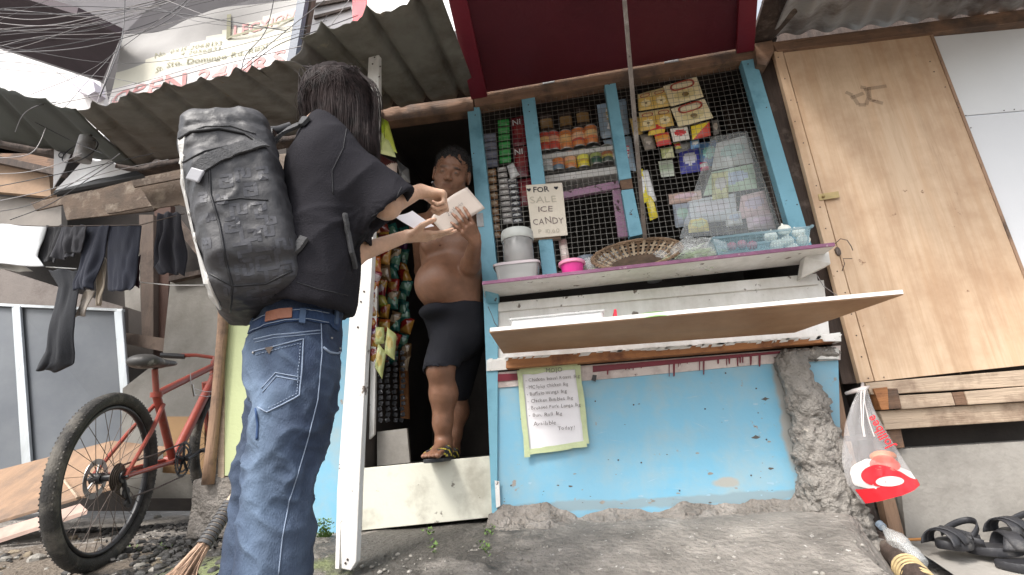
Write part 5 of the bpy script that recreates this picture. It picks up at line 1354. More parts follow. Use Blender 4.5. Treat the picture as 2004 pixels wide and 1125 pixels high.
sheet('big cream sachet sheet, upper, with dark red logo behind the mesh', [(1297, 168), (1364, 149), (1378, 190), (1312, 210)], .06, (.58, .50, .30), (.50, .42, .2), (.62, .55, .38), 1, 1)
sheet('big cream sachet sheet, lower, with dark red logo behind the mesh', [(1312, 213), (1379, 192), (1397, 231), (1328, 250)], .06, (.58, .50, .30), (.50, .42, .2), (.62, .55, .38), 1, 1)
sheet('upper pair of yellow sachets left of the cream sheets', [(1247, 184), (1300, 170), (1312, 208), (1250, 218)], .07, (.52, .36, .10), (.60, .50, .28), (.50, .40, .2), 1, 2)
sheet('lower pair of yellow sachets left of the cream sheets', [(1250, 220), (1311, 210), (1320, 246), (1253, 258)], .07, (.50, .33, .08), (.60, .50, .28), (.50, .40, .2), 1, 2)
for q, a, b, st_, lab in (([(1272, 242), (1305, 236), (1300, 262), (1268, 266)], (.60, .42, .04), (.50, .04, .03), 0, 'yellow packet with red print above the red packet'), ([(1280, 262), (1308, 258), (1314, 282), (1286, 287)], (.48, .03, .025), (.55, .25, .04), 0, 'small red packet under the yellow sachets'), ([(1311, 252), (1345, 247), (1350, 272), (1318, 278)], (.62, .58, .52), (.50, .04, .04), 1, 'white packet with red oval print under the cream sheet'), ([(1352, 247), (1388, 237), (1391, 265), (1355, 274)], (.60, .46, .04), (.45, .05, .03), 3, 'yellow packet with red corner, rightmost of the small row')):
    setp(pack('spice_packet', q, .08, a, b, None, .012, st_, .3), lab, 'packet')
for q, a, b, st_, lab in (([(1232, 232), (1250, 228), (1258, 262), (1240, 266)], (.45, .30, .08), (.5, .4, .2), 1, 'gold packet tucked behind the stick under the yellow sachets'), ([(1252, 264), (1276, 260), (1284, 290), (1262, 294)], (.20, .17, .14), (.4, .35, .3), 1, 'brown grey packet left of the red packet'), ([(1292, 290), (1316, 286), (1320, 308), (1296, 311)], (.32, .34, .14), (.5, .5, .3), 3, 'small olive packet above the pale note'), ([(1318, 280), (1330, 278), (1334, 290), (1322, 292)], (.5, .45, .1), RED, 0, 'tiny yellow packet above the grey wrapped pack'), ([(1350, 276), (1368, 272), (1370, 288), (1352, 292)], (.12, .25, .45), WHITE, 1, 'tiny blue packet between the spice row and the detergent'), ([(1392, 236), (1404, 233), (1408, 262), (1396, 265)], (.10, .09, .08), (.3, .25, .2), 1, 'dark slim packet right of the yellow and red packet')):
    setp(pack('small_sachet', q, .12, a, b, None, .010, st_, .3), lab, 'packet')
# darker detergent packs and note behind the mesh
for q, a, b, st_, lab in (([(1328, 292), (1366, 286), (1372, 335), (1332, 341)], (.045, .05, .30), (.55, .55, .62), 1, 'purple blue detergent pack with white oval'), ([(1366, 280), (1404, 274), (1408, 322), (1372, 328)], (.07, .16, .30), (.25, .5, .45), 1, 'blue green detergent pack right of the purple pack'), ([(1320, 282), (1350, 277), (1352, 298), (1322, 300)], (.25, .25, .26), (.45, .45, .45), 1, 'grey wrapped pack above the purple pack'), ([(1368, 318), (1386, 315), (1388, 332), (1370, 335)], (.5, .04, .12), WHITE, 0, 'tiny pink red pack under the blue pack'), ([(1288, 316), (1316, 312), (1320, 344), (1294, 347)], (.50, .54, .46), (.40, .48, .36), 0, 'pale note pinned behind the mesh')):
    setp(pack('pack', q, .20, a, b, None, .012 if 'note' not in lab else .001, st_, .3), lab, 'pack')
for q, a, b, lab in (([(1246, 333), (1258, 330), (1270, 395), (1254, 400)], (.60, .52, .04), WHITE, 'yellow bag hanging beside the stick, upper'), ([(1262, 382), (1276, 378), (1288, 425), (1272, 432)], (.62, .50, .04), (.6, .5, .1), 'yellow bag hanging beside the stick, lower'), ([(1250, 335), (1268, 332), (1285, 392), (1272, 398)], (.50, .50, .50), (.60, .60, .60), 'crumpled clear white bag beside the yellow bags')):
    setp(pack('hanging_bag', q, .05, a, b, None, .015, 1, .25), lab, 'bag')
# clear sheet with pastel packs behind it
DP = [([(1402, 280), (1460, 264), (1474, 318), (1392, 334)], (.75, .80, .80), (.54, .75, .73)), ([(1392, 337), (1474, 320), (1482, 368), (1376, 384)], (.61, .82, .61), (.54, .67, .87)), ([(1392, 340), (1425, 334), (1426, 386), (1394, 392)], (.80, .82, .43), (.7, .7, .67)), ([(1450, 383), (1496, 372), (1508, 418), (1444, 430)], (.82, .61, .63), (.7, .6, .75)), ([(1345, 392), (1440, 378), (1442, 430), (1345, 440)], (.67, .73, .78), (.75, .75, .82)), ([(1308, 380), (1372, 372), (1374, 392), (1310, 400)], (.75, .54, .46), (.80, .6, .67)), ([(1316, 400), (1350, 396), (1354, 440), (1322, 446)], (.48, .54, .63), (.5, .67, .6)), ([(1345, 430), (1385, 424), (1388, 452), (1348, 456)], (.85, .75, .24), (.7, .79, .4)), ([(1418, 418), (1450, 412), (1454, 440), (1422, 444)], (.75, .80, .80), (.5, .6, .75)), ([(1460, 425), (1512, 416), (1518, 446), (1464, 450)], (.73, .61, .68), (.79, .6, .75))]
lb = ['white and mint diaper pack, top of the pastel stack', 'green and blue pastel pack in the middle of the stack', 'pale yellow pack at the left of the green pack', 'pale pink pack at the right of the stack', 'pale blue grey pack low in the stack', 'peach striped packet left of the pastel stack', 'grey blue packet under the peach packet', 'soft yellow pack at the foot of the stack', 'small white pack near the foot of the stack', 'lilac white pack at the lower right of the stack']
for (q, a, b), l_ in zip(DP, lb): setp(pack('pastel_pack', q, .16 if 'left of the green' not in l_ else .14, a, b, None, .02, 1, .4), l_, 'pack')
PS = thing('clear_plastic_sheet', 'glossy clear plastic sheet hanging over the pastel packs inside the mesh', 'plastic sheet', V(1420, 450, .07))
cs = [V(1392, 268, .10), V(1462, 255, .10), V(1530, 452, .08), V(1300, 468, .06)]
cs0 = [V(1392, 268, .10), V(1462, 255, .10), V(1530, 452, .08), V(1330, 466, .06)]
mb = MB(); mb.grid(lambda u, v: bil(cs0, u, v) + Vector((0, .012 * fbm(np.array([u * 4, v * 5, 2.]), 1.3, 3), 0)), 26, 26); o = obj('film', mb, M('milky_film', (.72, .76, .76), .08, .03, 3, bump=.3, bscale=9, alpha=.30, spec=1., coat=.8), PS, smooth=True)
mb = MB(); mb.slab([V(1470, 255, .095), V(1478, 253, .095), V(1541, 450, .075), V(1532, 452, .075)], (0, .02, 0)); obj('sheet_edge', mb, m_darkwood, PS)
setp(pack('gift_packets', [(1093, 470), (1108, 467), (1116, 515), (1100, 520)], .04, (.45, .30, .28), (.6, .5, .45), None, .01, 0), 'small pinkish packet standing behind the card sign', 'packet')

# ============================================================ laundry
def garment(name, label, rows_, y, mat, nu=24, nv=30, fold=.018, th=.006, cat='garment', seed=0, freq=5):
    """rows_: list of (y_px, x_left, x_right) from the line downwards"""
    ks = np.array([r_[0] for r_ in rows_], float)
    def fn(u, v):
        py = lerp(ks[0], ks[-1], v); l_ = np.interp(py, ks, [r_[1] for r_ in rows_]); r2 = np.interp(py, ks, [r_[2] for r_ in rows_])
        px = lerp(l_, r2, u); n_ = 1.5 * vnoise(np.array([u * freq * .9 + .5 * v, v * 1.8, seed * 1.])) + .6 * vnoise(np.array([u * freq * 2 - v, v * 3.5, seed + 5.]))
        return V(px, py + 3 * vnoise(np.array([u * 5, seed, 4.])), y) + Vector((0, fold * n_ * (.3 + .7 * v), 0))
    mb = MB(); mb.grid(fn, nu, nv); o = obj(name, mb, mat, smooth=True, fixn=False); s_ = o.modifiers.new('t', 'SOLIDIFY'); s_.thickness = th; s_.offset = 0
    return setp(o, label, cat)
def cloth(n_, c, v_=.12): return M(n_, tuple(q * .8 for q in c) if max(c) < .1 else c, .9, v_, 5, bump=.25, bscale=120, sheen=.04)
yL = .18
garment('towel', 'white cloth hanging at the left end of the clothes line', [(440, -120, 92), (500, -120, 72), (518, -120, 84)], yL, cloth('white_cotton', (.62, .64, .66)), seed=1, freq=4)
garment('undershirt', 'off white ragged cloth hanging under the white cloth', [(500, -60, 20), (515, -60, 40), (530, -60, 62)], yL + .05, cloth('off_white_cotton', (.50, .49, .46)), seed=9)
garment('shirt', 'black shirt hanging beside the white cloth on the line', [(442, 86, 130), (500, 64, 112), (512, 68, 105)], yL + .02, cloth('black_cotton', (.035, .035, .04)), seed=2)
garment('shirt', 'charcoal shorts hanging between the black shirt and navy trousers', [(442, 120, 170), (480, 112, 158), (505, 104, 150)], yL + .0, cloth('charcoal_cotton', (.05, .05, .06)), seed=3)
garment('shirt', 'dark grey cloth overlapping the navy trousers', [(444, 130, 172), (490, 124, 152), (493, 124, 150)], yL - .03, cloth('dark_grey_cotton', (.062, .062, .072)), seed=13)
nv_ = cloth('navy_cotton', (.032, .036, .055))
TR_ = thing('navy_trousers', 'navy shorts hanging by the waist from the clothes line, two legs apart', 'shorts', V(210, 570, yL))
def gpart(name, rows_, y, mat, par, **k):
    o = garment(name, None, rows_, y, mat, cat=None, **k); mw_ = WL[o.name]; o.parent = par; o.location = mw_ - WL[par.name]; return o
gpart('leg', [(442, 166, 215), (500, 156, 200), (552, 143, 176), (566, 145, 178)], yL, nv_, TR_, seed=4, nu=20)
gpart('leg', [(441, 212, 276), (500, 208, 270), (562, 206, 262), (568, 208, 256)], yL + .01, nv_, TR_, seed=5, nu=20)
garment('cloth', 'maroon black cloth hanging behind the navy shorts', [(500, 256, 275), (560, 250, 270)], yL + .06, cloth('dark_maroon_cloth', (.05, .02, .03)), seed=6)
garment('trousers', 'long black trousers hanging low in front of the metal gate', [(528, 92, 152), (560, 112, 152), (640, 100, 148), (690, 92, 140), (712, 80, 134), (726, 76, 104)], yL + .03, cloth('black_denim', (.022, .024, .030)), nu=26, nv=50, seed=7, fold=.03, cat='trousers', freq=3)
garment('cloth', 'beige strip of cloth hanging inside the navy shorts', [(505, 190, 210), (560, 188, 206), (595, 188, 200)], yL + .07, cloth('beige_cloth', (.40, .34, .27)), seed=8, freq=2)
garment('cloth', 'beige rag hanging lower beside the beige strip', [(570, 168, 188), (600, 155, 176), (620, 150, 168)], yL + .08, cloth('beige_rag', (.38, .34, .30)), seed=10, freq=2)
garment('jacket', 'dark jacket hanging at the right end of the clothes line', [(418, 312, 356), (470, 305, 358), (520, 296, 360), (536, 310, 356)], yL + .06, cloth('dark_jacket', (.028, .028, .038)), seed=11, fold=.03, cat='jacket')
mb = MB(); mb.tube([V(-80, 436, yL), V(90, 443, yL), V(275, 440, yL), V(360, 418, yL + .06)], .003, 6); setp(obj('clothes_line', mb, m_nail), 'thin cord clothes line carrying the laundry', 'line')
mb = MB(); mb.tube([V(90, 522, yL + .05), V(150, 526, yL + .05)], .003, 6); mb.tube([V(272, 552, .3), V(334, 558, .3), V(400, 558, .3)], .003, 6); setp(obj('cord', mb, M('white_cord', (.6, .6, .58), .6, .05)), 'white cord stretched below the laundry', 'cord')

# ============================================================ banner, upper buildings, cables
FAR = 1.6
m_slab = M('upper_concrete', (.15, .14, .145), .8, .12, 2, bump=.2, dirt=(.10, .095, .10), dirt_amt=.4, dirt_scale=2, dirt_sharp=.4)
UB = thing('upper_building', 'grey concrete upper storey overhanging the alley behind the cables', 'building', V(200, 200, FAR + .6))
lp('upper_wall', [(-700, -900, FAR + .9), (1100, -900, FAR + .9), (1100, 260, FAR + .9), (-700, 330, FAR + .9)], m_slab, par=UB, th=.1)
lp('white_wall', [(-200, 36, .8), (0, 96, .8), (80, 122, .8), (196, 160, .8), (204, 205, .8), (204, 300, .8), (-200, 300, .8)], M('bright_white_wall', (.72, .70, .69), .6, .04, 2, bump=.1), par=UB, th=.05)
mb = MB(); mb.slab([V(-200, 30, FAR + .45), V(0, 92, FAR + .45), V(200, 158, FAR + .45), V(238, 68, FAR - .4), V(150, 28, FAR - .8), V(-40, -30, FAR - .8), V(-200, -60, FAR - .8)], (0, 0, .08)); obj('balcony_slab', mb, M('dark_plum_slab', (.075, .055, .065), .8, .15, 3), UB)
mb = MB(); mb.slab([V(-300, -40, FAR - .1), V(240, 68, FAR - .1), V(600, -30, FAR - .1), V(600, -300, FAR - .7), V(-300, -300, FAR - .7)], (0, 0, .08)); obj('eave_slab', mb, M('grey_eave', (.22, .21, .22), .8, .1, 2), UB)
lp('white_box', [(143, 158, .7), (148, 146, .7), (182, 158, .7), (186, 178, .7), (172, 186, .7), (142, 172, .7)], M('lilac_white_box', (.66, .62, .70), .5, .03), par=UB, th=.1)
lp('right_wall', [(600, -60, FAR + .2), (700, -60, FAR + .2), (700, 130, FAR + .2), (588, 130, FAR + .2)], M('pale_grey_wall', (.50, .49, .50), .7, .08, 2), par=UB, th=.1)
lp('window_louvre', [(612, 6, FAR + .17), (688, -8, FAR + .17), (688, -2, FAR + .17), (612, 13, FAR + .17)], m_darkwood, par=UB, th=.02)
lp('window_louvre', [(614, 30, FAR + .17), (686, 12, FAR + .17), (686, 16, FAR + .17), (614, 36, FAR + .17)], m_darkwood, par=UB, th=.02)
RS = thing('red_white_sign', 'red and white sign board behind the iron awning edge', 'sign', V(770, 60, FAR))
lp('white_face', [(716, -120, FAR), (900, -140, FAR), (900, 60, FAR), (716, 70, FAR)], M('sign_white', (.80, .80, .80), .5, .02), par=RS, th=.03)
lp('red_band', [(690, -120, FAR - .01), (717, -122, FAR - .01), (717, 60, FAR - .01), (690, 62, FAR - .01)], m_red, par=RS, th=.03)
PO = thing('steel_post', 'dark blue grey steel post at the right edge of the banner', 'post', V(570, 140, FAR - .35))
mb = MB(); mb.slab([V(592, -60, FAR - .4), V(608, -60, FAR - .4), V(574, 132, FAR - .4), V(558, 136, FAR - .4)], (0, .06, 0)); obj('shaft', mb, M('blue_grey_steel', (.10, .12, .16), .5, .1, 5), PO)
mb = MB(); mb.slab([V(612, -60, FAR - .3), V(622, -60, FAR - .3), V(588, 120, FAR - .3), V(578, 124, FAR - .3)], (0, .06, 0)); obj('side_rail', mb, m_brn, PO)
# banner, folded back over its upper half
BN = thing('shop_banner', 'sagging printed tarpaulin banner with faded red open 24hrs lettering', 'banner', V(400, 180, FAR - .3))
bc_ = [V(236, 66, FAR - .2), V(592, -14, FAR - .35), V(572, 132, FAR - .35), V(203, 218, FAR - .2)]
def bn_(u, v): return bil(bc_, u, v) + Vector((0, .05 * math.sin(u * 9 + v * 3) * .5 + .05 * vnoise(np.array([u * 5, v * 3, 9.])), 0))
mb = MB(); mb.grid(bn_, 50, 24, lambda u, v: 1 if v > .70 + .02 * math.sin(u * 7) else (2 if v < .38 + .1 * math.sin(u * 4 + 1) - .12 * u else 0))
obj('tarpaulin', mb, [M('banner_cream', (.50, .48, .40), .6, .08, 3, bump=.1), M('banner_white', (.66, .62, .60), .6, .05, 3, bump=.1), M('banner_grey_back', (.26, .25, .24), .6, .1, 3, bump=.1)], BN, smooth=True)
def bw(tx, u0, v0, size, u1, mat, bold=0., italic=False, seed=3):
    mb = MB(); o_ = Vector((0, 0, 0)); write(mb, tx, o_, (1, 0, 0), (0, 0, 1), 1.0, bold, .03, 1, 0, seed=seed)
    W_ = max(p[0] for p in mb.v); mb.v = [tuple(bn_(u0 + (u1 - u0) * p[0] / W_ , v0 - p[2] * size) + Vector((0, -.006, 0))) for p in mb.v]; obj('lettering', mb, mat, BN)
m_fred = M('faded_red_print', (.56, .27, .26), .6, .15, 9, bump=0); m_olive = M('olive_print', (.20, .19, .11), .6, .2, 9, bump=0)
bw('OPEN 24HRS', .03, .97, .27, .97, m_fred, .02)
bw('St. Sto. Domingo Rd. Rizal', .27, .68, .10, .86, m_olive, .0)
bw('No. 0915-2068133', .24, .46, .09, .60, m_olive, .0, seed=5)
bw('4 2056831', .40, .54, .08, .60, m_olive, .0, seed=6)
mb = MB()
for (u0, v0, u1, v1) in ((.62, .36, .99, .39), (.62, .10, .64, .39)): mb.add([bn_(u0, v0) + Vector((0, -.008, 0)), bn_(u1, v0) + Vector((0, -.008, 0)), bn_(u1, v1) + Vector((0, -.008, 0)), bn_(u0, v1) + Vector((0, -.008, 0))], [(0, 1, 2, 3)])
obj('logo_frame', mb, m_olive, BN)
bw('LECXION', .65, .35, .17, .98, m_fred, .03); 
# cage grille at the foot of the banner
mb = MB()
for k in range(26): a_ = 150 + k * 5; mb.tube([V(a_, 192 - (k % 2), FAR - .5), V(a_ - 8, 212, FAR - .5)], .002, 4)
for k in range(3): mb.tube([V(150, 193 + 8 * k, FAR - .5), V(285, 190 + 8 * k - 6, FAR - .5)], .002, 4)
setp(obj('wire_grille', mb, m_galv), 'fine wire grille below the white wall and banner', 'grille')
# cables
cab = [[(-60, 60), (120, 55), (260, 30), (480, -20)], [(-60, 100), (100, 72), (250, 40), (420, 0)], [(-60, 108), (40, 92), (180, 45), (340, 2)], [(-60, 95), (60, 75), (200, 75), (400, 45), (640, -5)], [(-20, 84), (60, 100), (200, 122), (330, 118), (480, 85), (640, 40)], [(0, 90), (90, 70), (250, 62), (420, 25), (600, -8)], [(60, 185), (170, 140), (240, 92), (290, 55), (360, 5)], [(-40, 225), (130, 195), (260, 165), (400, 125), (600, 60)], [(-40, 240), (80, 210), (260, 172), (420, 130), (590, 90)], [(40, 260), (110, 225), (170, 160), (225, 100), (240, 60)], [(195, 190), (220, 130), (240, 70), (245, -20)], [(185, 215), (205, 160), (232, 85)], [(-40, 130), (60, 140), (200, 150), (340, 175), (470, 175)], [(-60, 20), (150, 12), (330, 24), (560, 60)], [(-40, 40), (90, 50), (230, 20), (420, -30)], [(300, 12), (380, 40), (470, 52), (600, 58)], [(-60, 375), (60, 352), (200, 322), (300, 300)], [(-60, 405), (80, 375), (220, 335), (330, 312)], [(-60, 420), (60, 400), (190, 330), (235, 300)], [(20, 430), (100, 398), (180, 345), (222, 318)], [(-60, 340), (40, 338), (110, 322), (160, 300)], [(30, 258), (45, 225), (70, 208), (110, 200)], [(640, 30), (600, 90), (540, 150), (480, 200)], [(690, -10), (640, 60), (580, 130)], [(660, -20), (560, 60), (500, 110), (430, 170)], [(540, -20), (520, 60), (480, 110), (470, 160)], [(590, 50), (500, 55), (430, 40), (300, -10)], [(-60, 70), (20, 30), (120, -10), (200, -40)], [(700, 30), (620, 60), (540, 90), (460, 150)], [(-20, 310), (60, 300), (90, 250)], [(-60, 118), (80, 128), (150, 170), (175, 190)], [(70, 240), (140, 275), (200, 300)]]
m_cab = [M('grey_cable', (.15, .145, .15), .5, .1, bump=0), M('black_cable', (.05, .05, .055), .5, .1, bump=0), M('pale_cable', (.32, .30, .30), .5, .1, bump=0)]
for i in range(11):
    y0 = random.uniform(-10, 120); cab.append([(-60, y0 + random.uniform(-15, 15)), (60, y0 * .8 + random.uniform(0, 20)), (190, y0 * .6 + random.uniform(-5, 25)), (330, y0 * .4 - random.uniform(0, 30)), (420, -60)])
def rank_labels():
    out = {}; cols_ = ['grey', 'black', 'pale grey']
    for cn in range(3):
        for side in (0, 1):
            idx = [i for i in range(len(cab)) if i % 3 == cn and (cab[i][0][0] <= 10) == (side == 0)]
            idx.sort(key=lambda i: cab[i][0][1])
            for r_, i in enumerate(idx):
                nm_ = ORD[r_] if r_ < len(ORD) else 'lowest'
                out[i] = cols_[cn] + ' overhead cable, ' + nm_ + (' ' + cols_[cn] + ' one down at the left end of the tangle' if side == 0 else ' ' + cols_[cn] + ' one down among those starting near the banner')
    return out
RL = rank_labels()
def spl(pts, n=8):
    out = []
    P_ = [pts[0]] + pts + [pts[-1]]
    for i in range(1, len(P_) - 2):
        for k in range(n):
            t = k / n; a, b, c, d = P_[i - 1], P_[i], P_[i + 1], P_[i + 2]
            out.append(tuple(.5 * (2 * b[j] + (c[j] - a[j]) * t + (2 * a[j] - 5 * b[j] + 4 * c[j] - d[j]) * t * t + (3 * b[j] - a[j] - 3 * c[j] + d[j]) * t ** 3) for j in range(2)))
    out.append(pts[-1]); return out
for i, c_ in enumerate(cab):
    y_ = .05 + .55 * ((i * 37) % 10) / 10
    if i in (16, 17, 18, 19, 20, 21, 29, 31): y_ = -.62
    c3_ = spl(c_); mb = MB(); mb.tube([V(a, b, y_ + .1 * math.sin(k * .2 + i)) for k, (a, b) in enumerate(c3_)], random.choice((.0016, .002, .003)) if y_ > 0 else .0018, 5, False)
    nm = i % 3; setp(obj('overhead_cable', mb, m_cab[nm], smooth=True, fixn=False), RL[i], 'cable', 'overhead cables at the upper left')
# street lamp head with wire ring, and the white sheet behind it
LM = thing('lamp_canister', 'grey metal canister lamp in a wire ring under the awning', 'lamp', V(166, 317, .1))
a, b = V(172, 270, -.45), V(160, 314, -.45); mb = MB(); mb.tube([a, b], [.034, .037], 20); obj('canister', mb, m_galv, LM, smooth='auto')
mb = MB(); mb.tube([a + Vector((0, 0, .0)), a + Vector((.02, .02, .06))], .006, 8); obj('bracket', mb, m_darkwood, LM)
mb = MB(); cc_ = V(157, 296, -.48); rr_ = (V(186, 296, -.48) - cc_).length
mb.tube([cc_ + Vector((rr_ * math.cos(t), .03 * math.sin(t), rr_ * .95 * math.sin(t))) for t in np.linspace(0, 2 * PI, 40)], .0028, 5); obj('wire_ring', mb, m_black, LM)
WS = thing('white_plastic_sheet', 'white plastic sheet with black letters folded under the awning', 'sheet', V(180, 370, .35))
cs = [V(186, 286, .02), V(254, 318, .04), V(266, 334, .04), V(108, 372, .0)]
mb = MB(); mb.grid(lambda u, v: bil(cs, u, v) + Vector((0, .01 * math.sin(9 * u), -.03 * math.sin(PI * v) * .3)), 20, 10); obj('sheet', mb, M('bright_white_plastic', (.78, .78, .80), .3, .03, 4, bump=.2, bscale=10), WS, smooth=True)
cs2 = [V(108, 372, -.01), V(266, 334, .03), V(282, 342, .03), V(104, 376, -.01)]; mb = MB(); mb.slab(cs2, (0, .01, -.015)); obj('rolled_edge', mb, m_black, WS)
cs3 = [V(106, 284, .02), V(140, 296, .02), V(126, 332, .02), V(104, 368, .02)]; mb = MB(); mb.slab(cs3, (0, .004, 0)); obj('grey_side', mb, M('grey_plastic_side', (.42, .41, .42), .4, .05), WS)
mb = MB(); write(mb, 'BO', V(114, 286, .01), V(112, 330, .01) - V(114, 286, .01), V(130, 290, .01) - V(114, 290, .01), .06, .03, 0, 1, -.003); obj('lettering', mb, m_ink, WS)
m_rb = M('ragged_brown', (.10, .07, .05), .85, .35, 6, bump=.5, dirt=(.22, .18, .14), dirt_amt=.3, dirt_scale=9)
for q_ in ([(120, 388, .5), (270, 350, .5), (330, 392, .5), (300, 412, .5), (130, 430, .5)], [(60, 396, .55), (180, 372, .55), (190, 384, .55), (70, 412, .55)], [(200, 400, .45), (330, 385, .45), (335, 396, .45), (210, 418, .45)], [(255, 350, .2), (350, 335, .2), (356, 348, .2), (262, 366, .2)]): lp('ragged_board', q_, m_rb, th=.012, par=BK)

# ============================================================ right foreground: bag, log, bottle, sandals
PB = thing('carrier_bag', 'clear plastic carrier bag with red print hanging from the sill of the plywood shack', 'bag', V(1690, 985, -.16))
m_bagf = M('thin_clear_bag', (.80, .78, .78), .12, .03, 4, bump=.5, bscale=10, alpha=.20, spec=.9)
bgy = -.17
tq = [(1660, 790), (1690, 762), (1705, 775), (1797, 945), (1690, 987), (1645, 905)]
Lp = [(762, 1682), (790, 1668), (830, 1655), (900, 1648), (945, 1658), (986, 1688)]
Rp = [(762, 1694), (790, 1707), (830, 1728), (900, 1769), (932, 1790), (947, 1798)]
def bagp(u, v, s_=1):
    k = v * 5; i = min(4, int(k)); t = k - i
    ly, lx = lerp(Lp[i][0], Lp[i + 1][0], t), lerp(Lp[i][1], Lp[i + 1][1], t); ry, rx = lerp(Rp[i][0], Rp[i + 1][0], t), lerp(Rp[i][1], Rp[i + 1][1], t)
    ridg = (1 - abs(vnoise(np.array([u * 3 + v, v * 1.3, 2.]), 2.2))) ** 2 - .4
    puff = .075 * math.sin(PI * u) ** .6 + .020 * ridg * math.sin(PI * u)
    puff = puff
    return V(lerp(lx, rx, u), lerp(ly, ry, u), bgy) + Vector((0, -s_ * puff * (.15 + .85 * v) * (1 - .25 * v) + .012 * math.sin(u * 14 + v * 2) * (1 - v), 0))
mb = MB(); mb.grid(lambda u, v: bagp(u, v), 30, 30); mb.grid(lambda u, v: bagp(u, v, -.6), 30, 30); obj('film', mb, m_bagf, PB, smooth=True, fixn=False)
mb = MB(); mb.ell(V(1712, 925, bgy), (.085, .035, .045), 20, 12); mb.v = [tuple(Vector(p) + Vector((0, 0, .01 * vnoise(np.array(p), 30)))) for p in mb.v]; obj('wrapped_food', mb, M('white_food_wrap', (.72, .66, .62), .5, .1, 12, bump=.5), PB, smooth=True)
mb = MB(); mb.ell(V(1728, 893, bgy), (.045, .03, .022), 16, 10); obj('orange_item', mb, M('orange_food', (.62, .22, .10), .5, .1, 12), PB, smooth=True)
# red printed base, white ground and text
def patch(name, poly, mat, off=-.004):
    mb = MB(); c_ = [bagp(u, v) + Vector((0, off, 0)) for u, v in poly]
    mb.add(c_, [tuple(range(len(c_)))]); return obj(name, mb, mat, PB)
def gpatch(name, f, mat, off, nu=24, nv=12):
    mb = MB(); mb.grid(lambda a_, b_: bagp(*f(a_, b_)) + Vector((0, off, 0)), nu, nv); return obj(name, mb, mat, PB, smooth=True, fixn=False)
m_bred2 = M('bag_red_print', (.62, .02, .03), .35, .03, bump=.3, bscale=12); m_bwh = M('bag_white_print', (.78, .72, .70), .35, .03, bump=.4, bscale=12, alpha=.8); m_bpk = M('bag_translucent_red', (.70, .16, .13), .3, .05, bump=.2, alpha=.75)
gpatch('red_base_print', lambda a_, b_: (.02 + .96 * a_, lerp(.86 - .16 * math.sin(PI * min(1, max(0, (a_ - .3) / .7))) ** 1.5, .995, b_)), m_bred2, -.004)
gpatch('white_print', lambda a_, b_: (.05 + .9 * a_, .70 + .05 * math.sin(a_ * 7) + .12 * b_), m_bwh, -.003)
gpatch('faint_red_print', lambda a_, b_: (.56 + .26 * b_ * math.cos(2 * PI * a_), .64 + .07 * b_ * math.sin(2 * PI * a_)), m_bpk, -.0045, 30, 5)
gpatch('round_print', lambda a_, b_: (.42 + .27 * b_ * math.cos(2 * PI * a_), .75 + .11 * b_ * math.sin(2 * PI * a_)), m_bred2, -.0055, 30, 5)
gpatch('round_print', lambda a_, b_: (.50 + .20 * b_ * math.cos(2 * PI * a_), .81 + .055 * b_ * math.sin(2 * PI * a_)), m_bwh, -.0065, 30, 5)
o_ = V(1746, 868, bgy) ; e_ = V(1708, 815, bgy) - V(1746, 868, bgy)
mb = MB(); write(mb, 'Jollibee', V(1750, 872, bgy - .062), V(1711, 812, bgy - .045) - V(1750, 872, bgy - .062), V(1738, 878, bgy - .06) - V(1750, 872, bgy - .062), .048, .012, 0, 1, .0, (V(1711, 812, bgy) - V(1750, 872, bgy)).length)
obj('lettering', mb, m_bred2, PB)
mb = MB(); mb.tube([V(1655, 770, -.09), V(1672, 765, -.12), V(1688, 762, -.15), V(1700, 756, -.12)], [.006, .009, .012, .005], 7); mb.tube([V(1688, 750, -.09), V(1688, 764, -.15)], .006, 6); obj('knotted_handles', mb, m_bwh, PB, smooth=True)
for (u0, u1) in ((.2, .3), (.35, .32), (.5, .55)):
    mb = MB(); mb.tube([bagp(lerp(u0, u1, t), .02 + .45 * t) + Vector((0, -.002, 0)) for t in np.linspace(0, 1, 8)], .002, 4); obj('film_crease', mb, m_bwh, PB)
# log, rope, bottle
LG = thing('bark_log', 'dark bark covered root log running towards the viewer at the lower right', 'log', V(1790, 1110, -.25))
F = Field(V(1700, 1050, 0) + Vector((-.2, -.75, -.35)), V(1850, 1050, 0) + Vector((.12, .15, .15)), .008)
F.chain([V(1712, 1050, -.02), V(1750, 1085, -.16), V(1796, 1135, -.34), V(1850, 1190, -.5)], [.030, .034, .040, .045], .02)
v, f = F.mesh(); n = normals(v, f); v = v + n * (.010 * fbm(v, 30, 3, 1))[:, None]; obj('log_body', (v, f), m_darkwood, LG, smooth=True)
RP = thing('rope_coil', 'pale twisted rope wound round the dark log at the lower right corner', 'rope', V(1790, 1110, -.27))
mb = MB()
a, b = V(1772, 1108, -.25), V(1808, 1148, -.37); d = (b - a).normalized(); s1 = d.orthogonal().normalized(); s2 = d.cross(s1)
mb.tube([lerp(a, b, t) + (s1 * math.cos(t * 7 * 2 * PI) + s2 * math.sin(t * 7 * 2 * PI)) * .043 for t in np.linspace(0, 1, 150)], .0048, 6); obj('coil', mb, M('pale_rope', (.50, .38, .20), .7, .2, 60), RP, smooth=True)
BT = thing('crushed_bottle', 'crushed clear plastic bottle lying against the log under the bag', 'bottle', V(1760, 1070, -.2))
a, b = V(1726, 1030, -.12), V(1792, 1095, -.24); d = (b - a).normalized()
prof = [(.012, 0), (.013, .02), (.030, .06), (.032, .09), (.026, .11), (.032, .13), (.031, .165), (.02, .172), (0, .172)]
mb = MB(); mb.lathe(prof, a, d, 24); mb.v = [tuple(Vector(p) + Vector((1, 1, 1)) * .006 * vnoise(np.array(p), 30)) for p in mb.v]; obj('bottle_body', mb, m_film, BT, smooth=True)
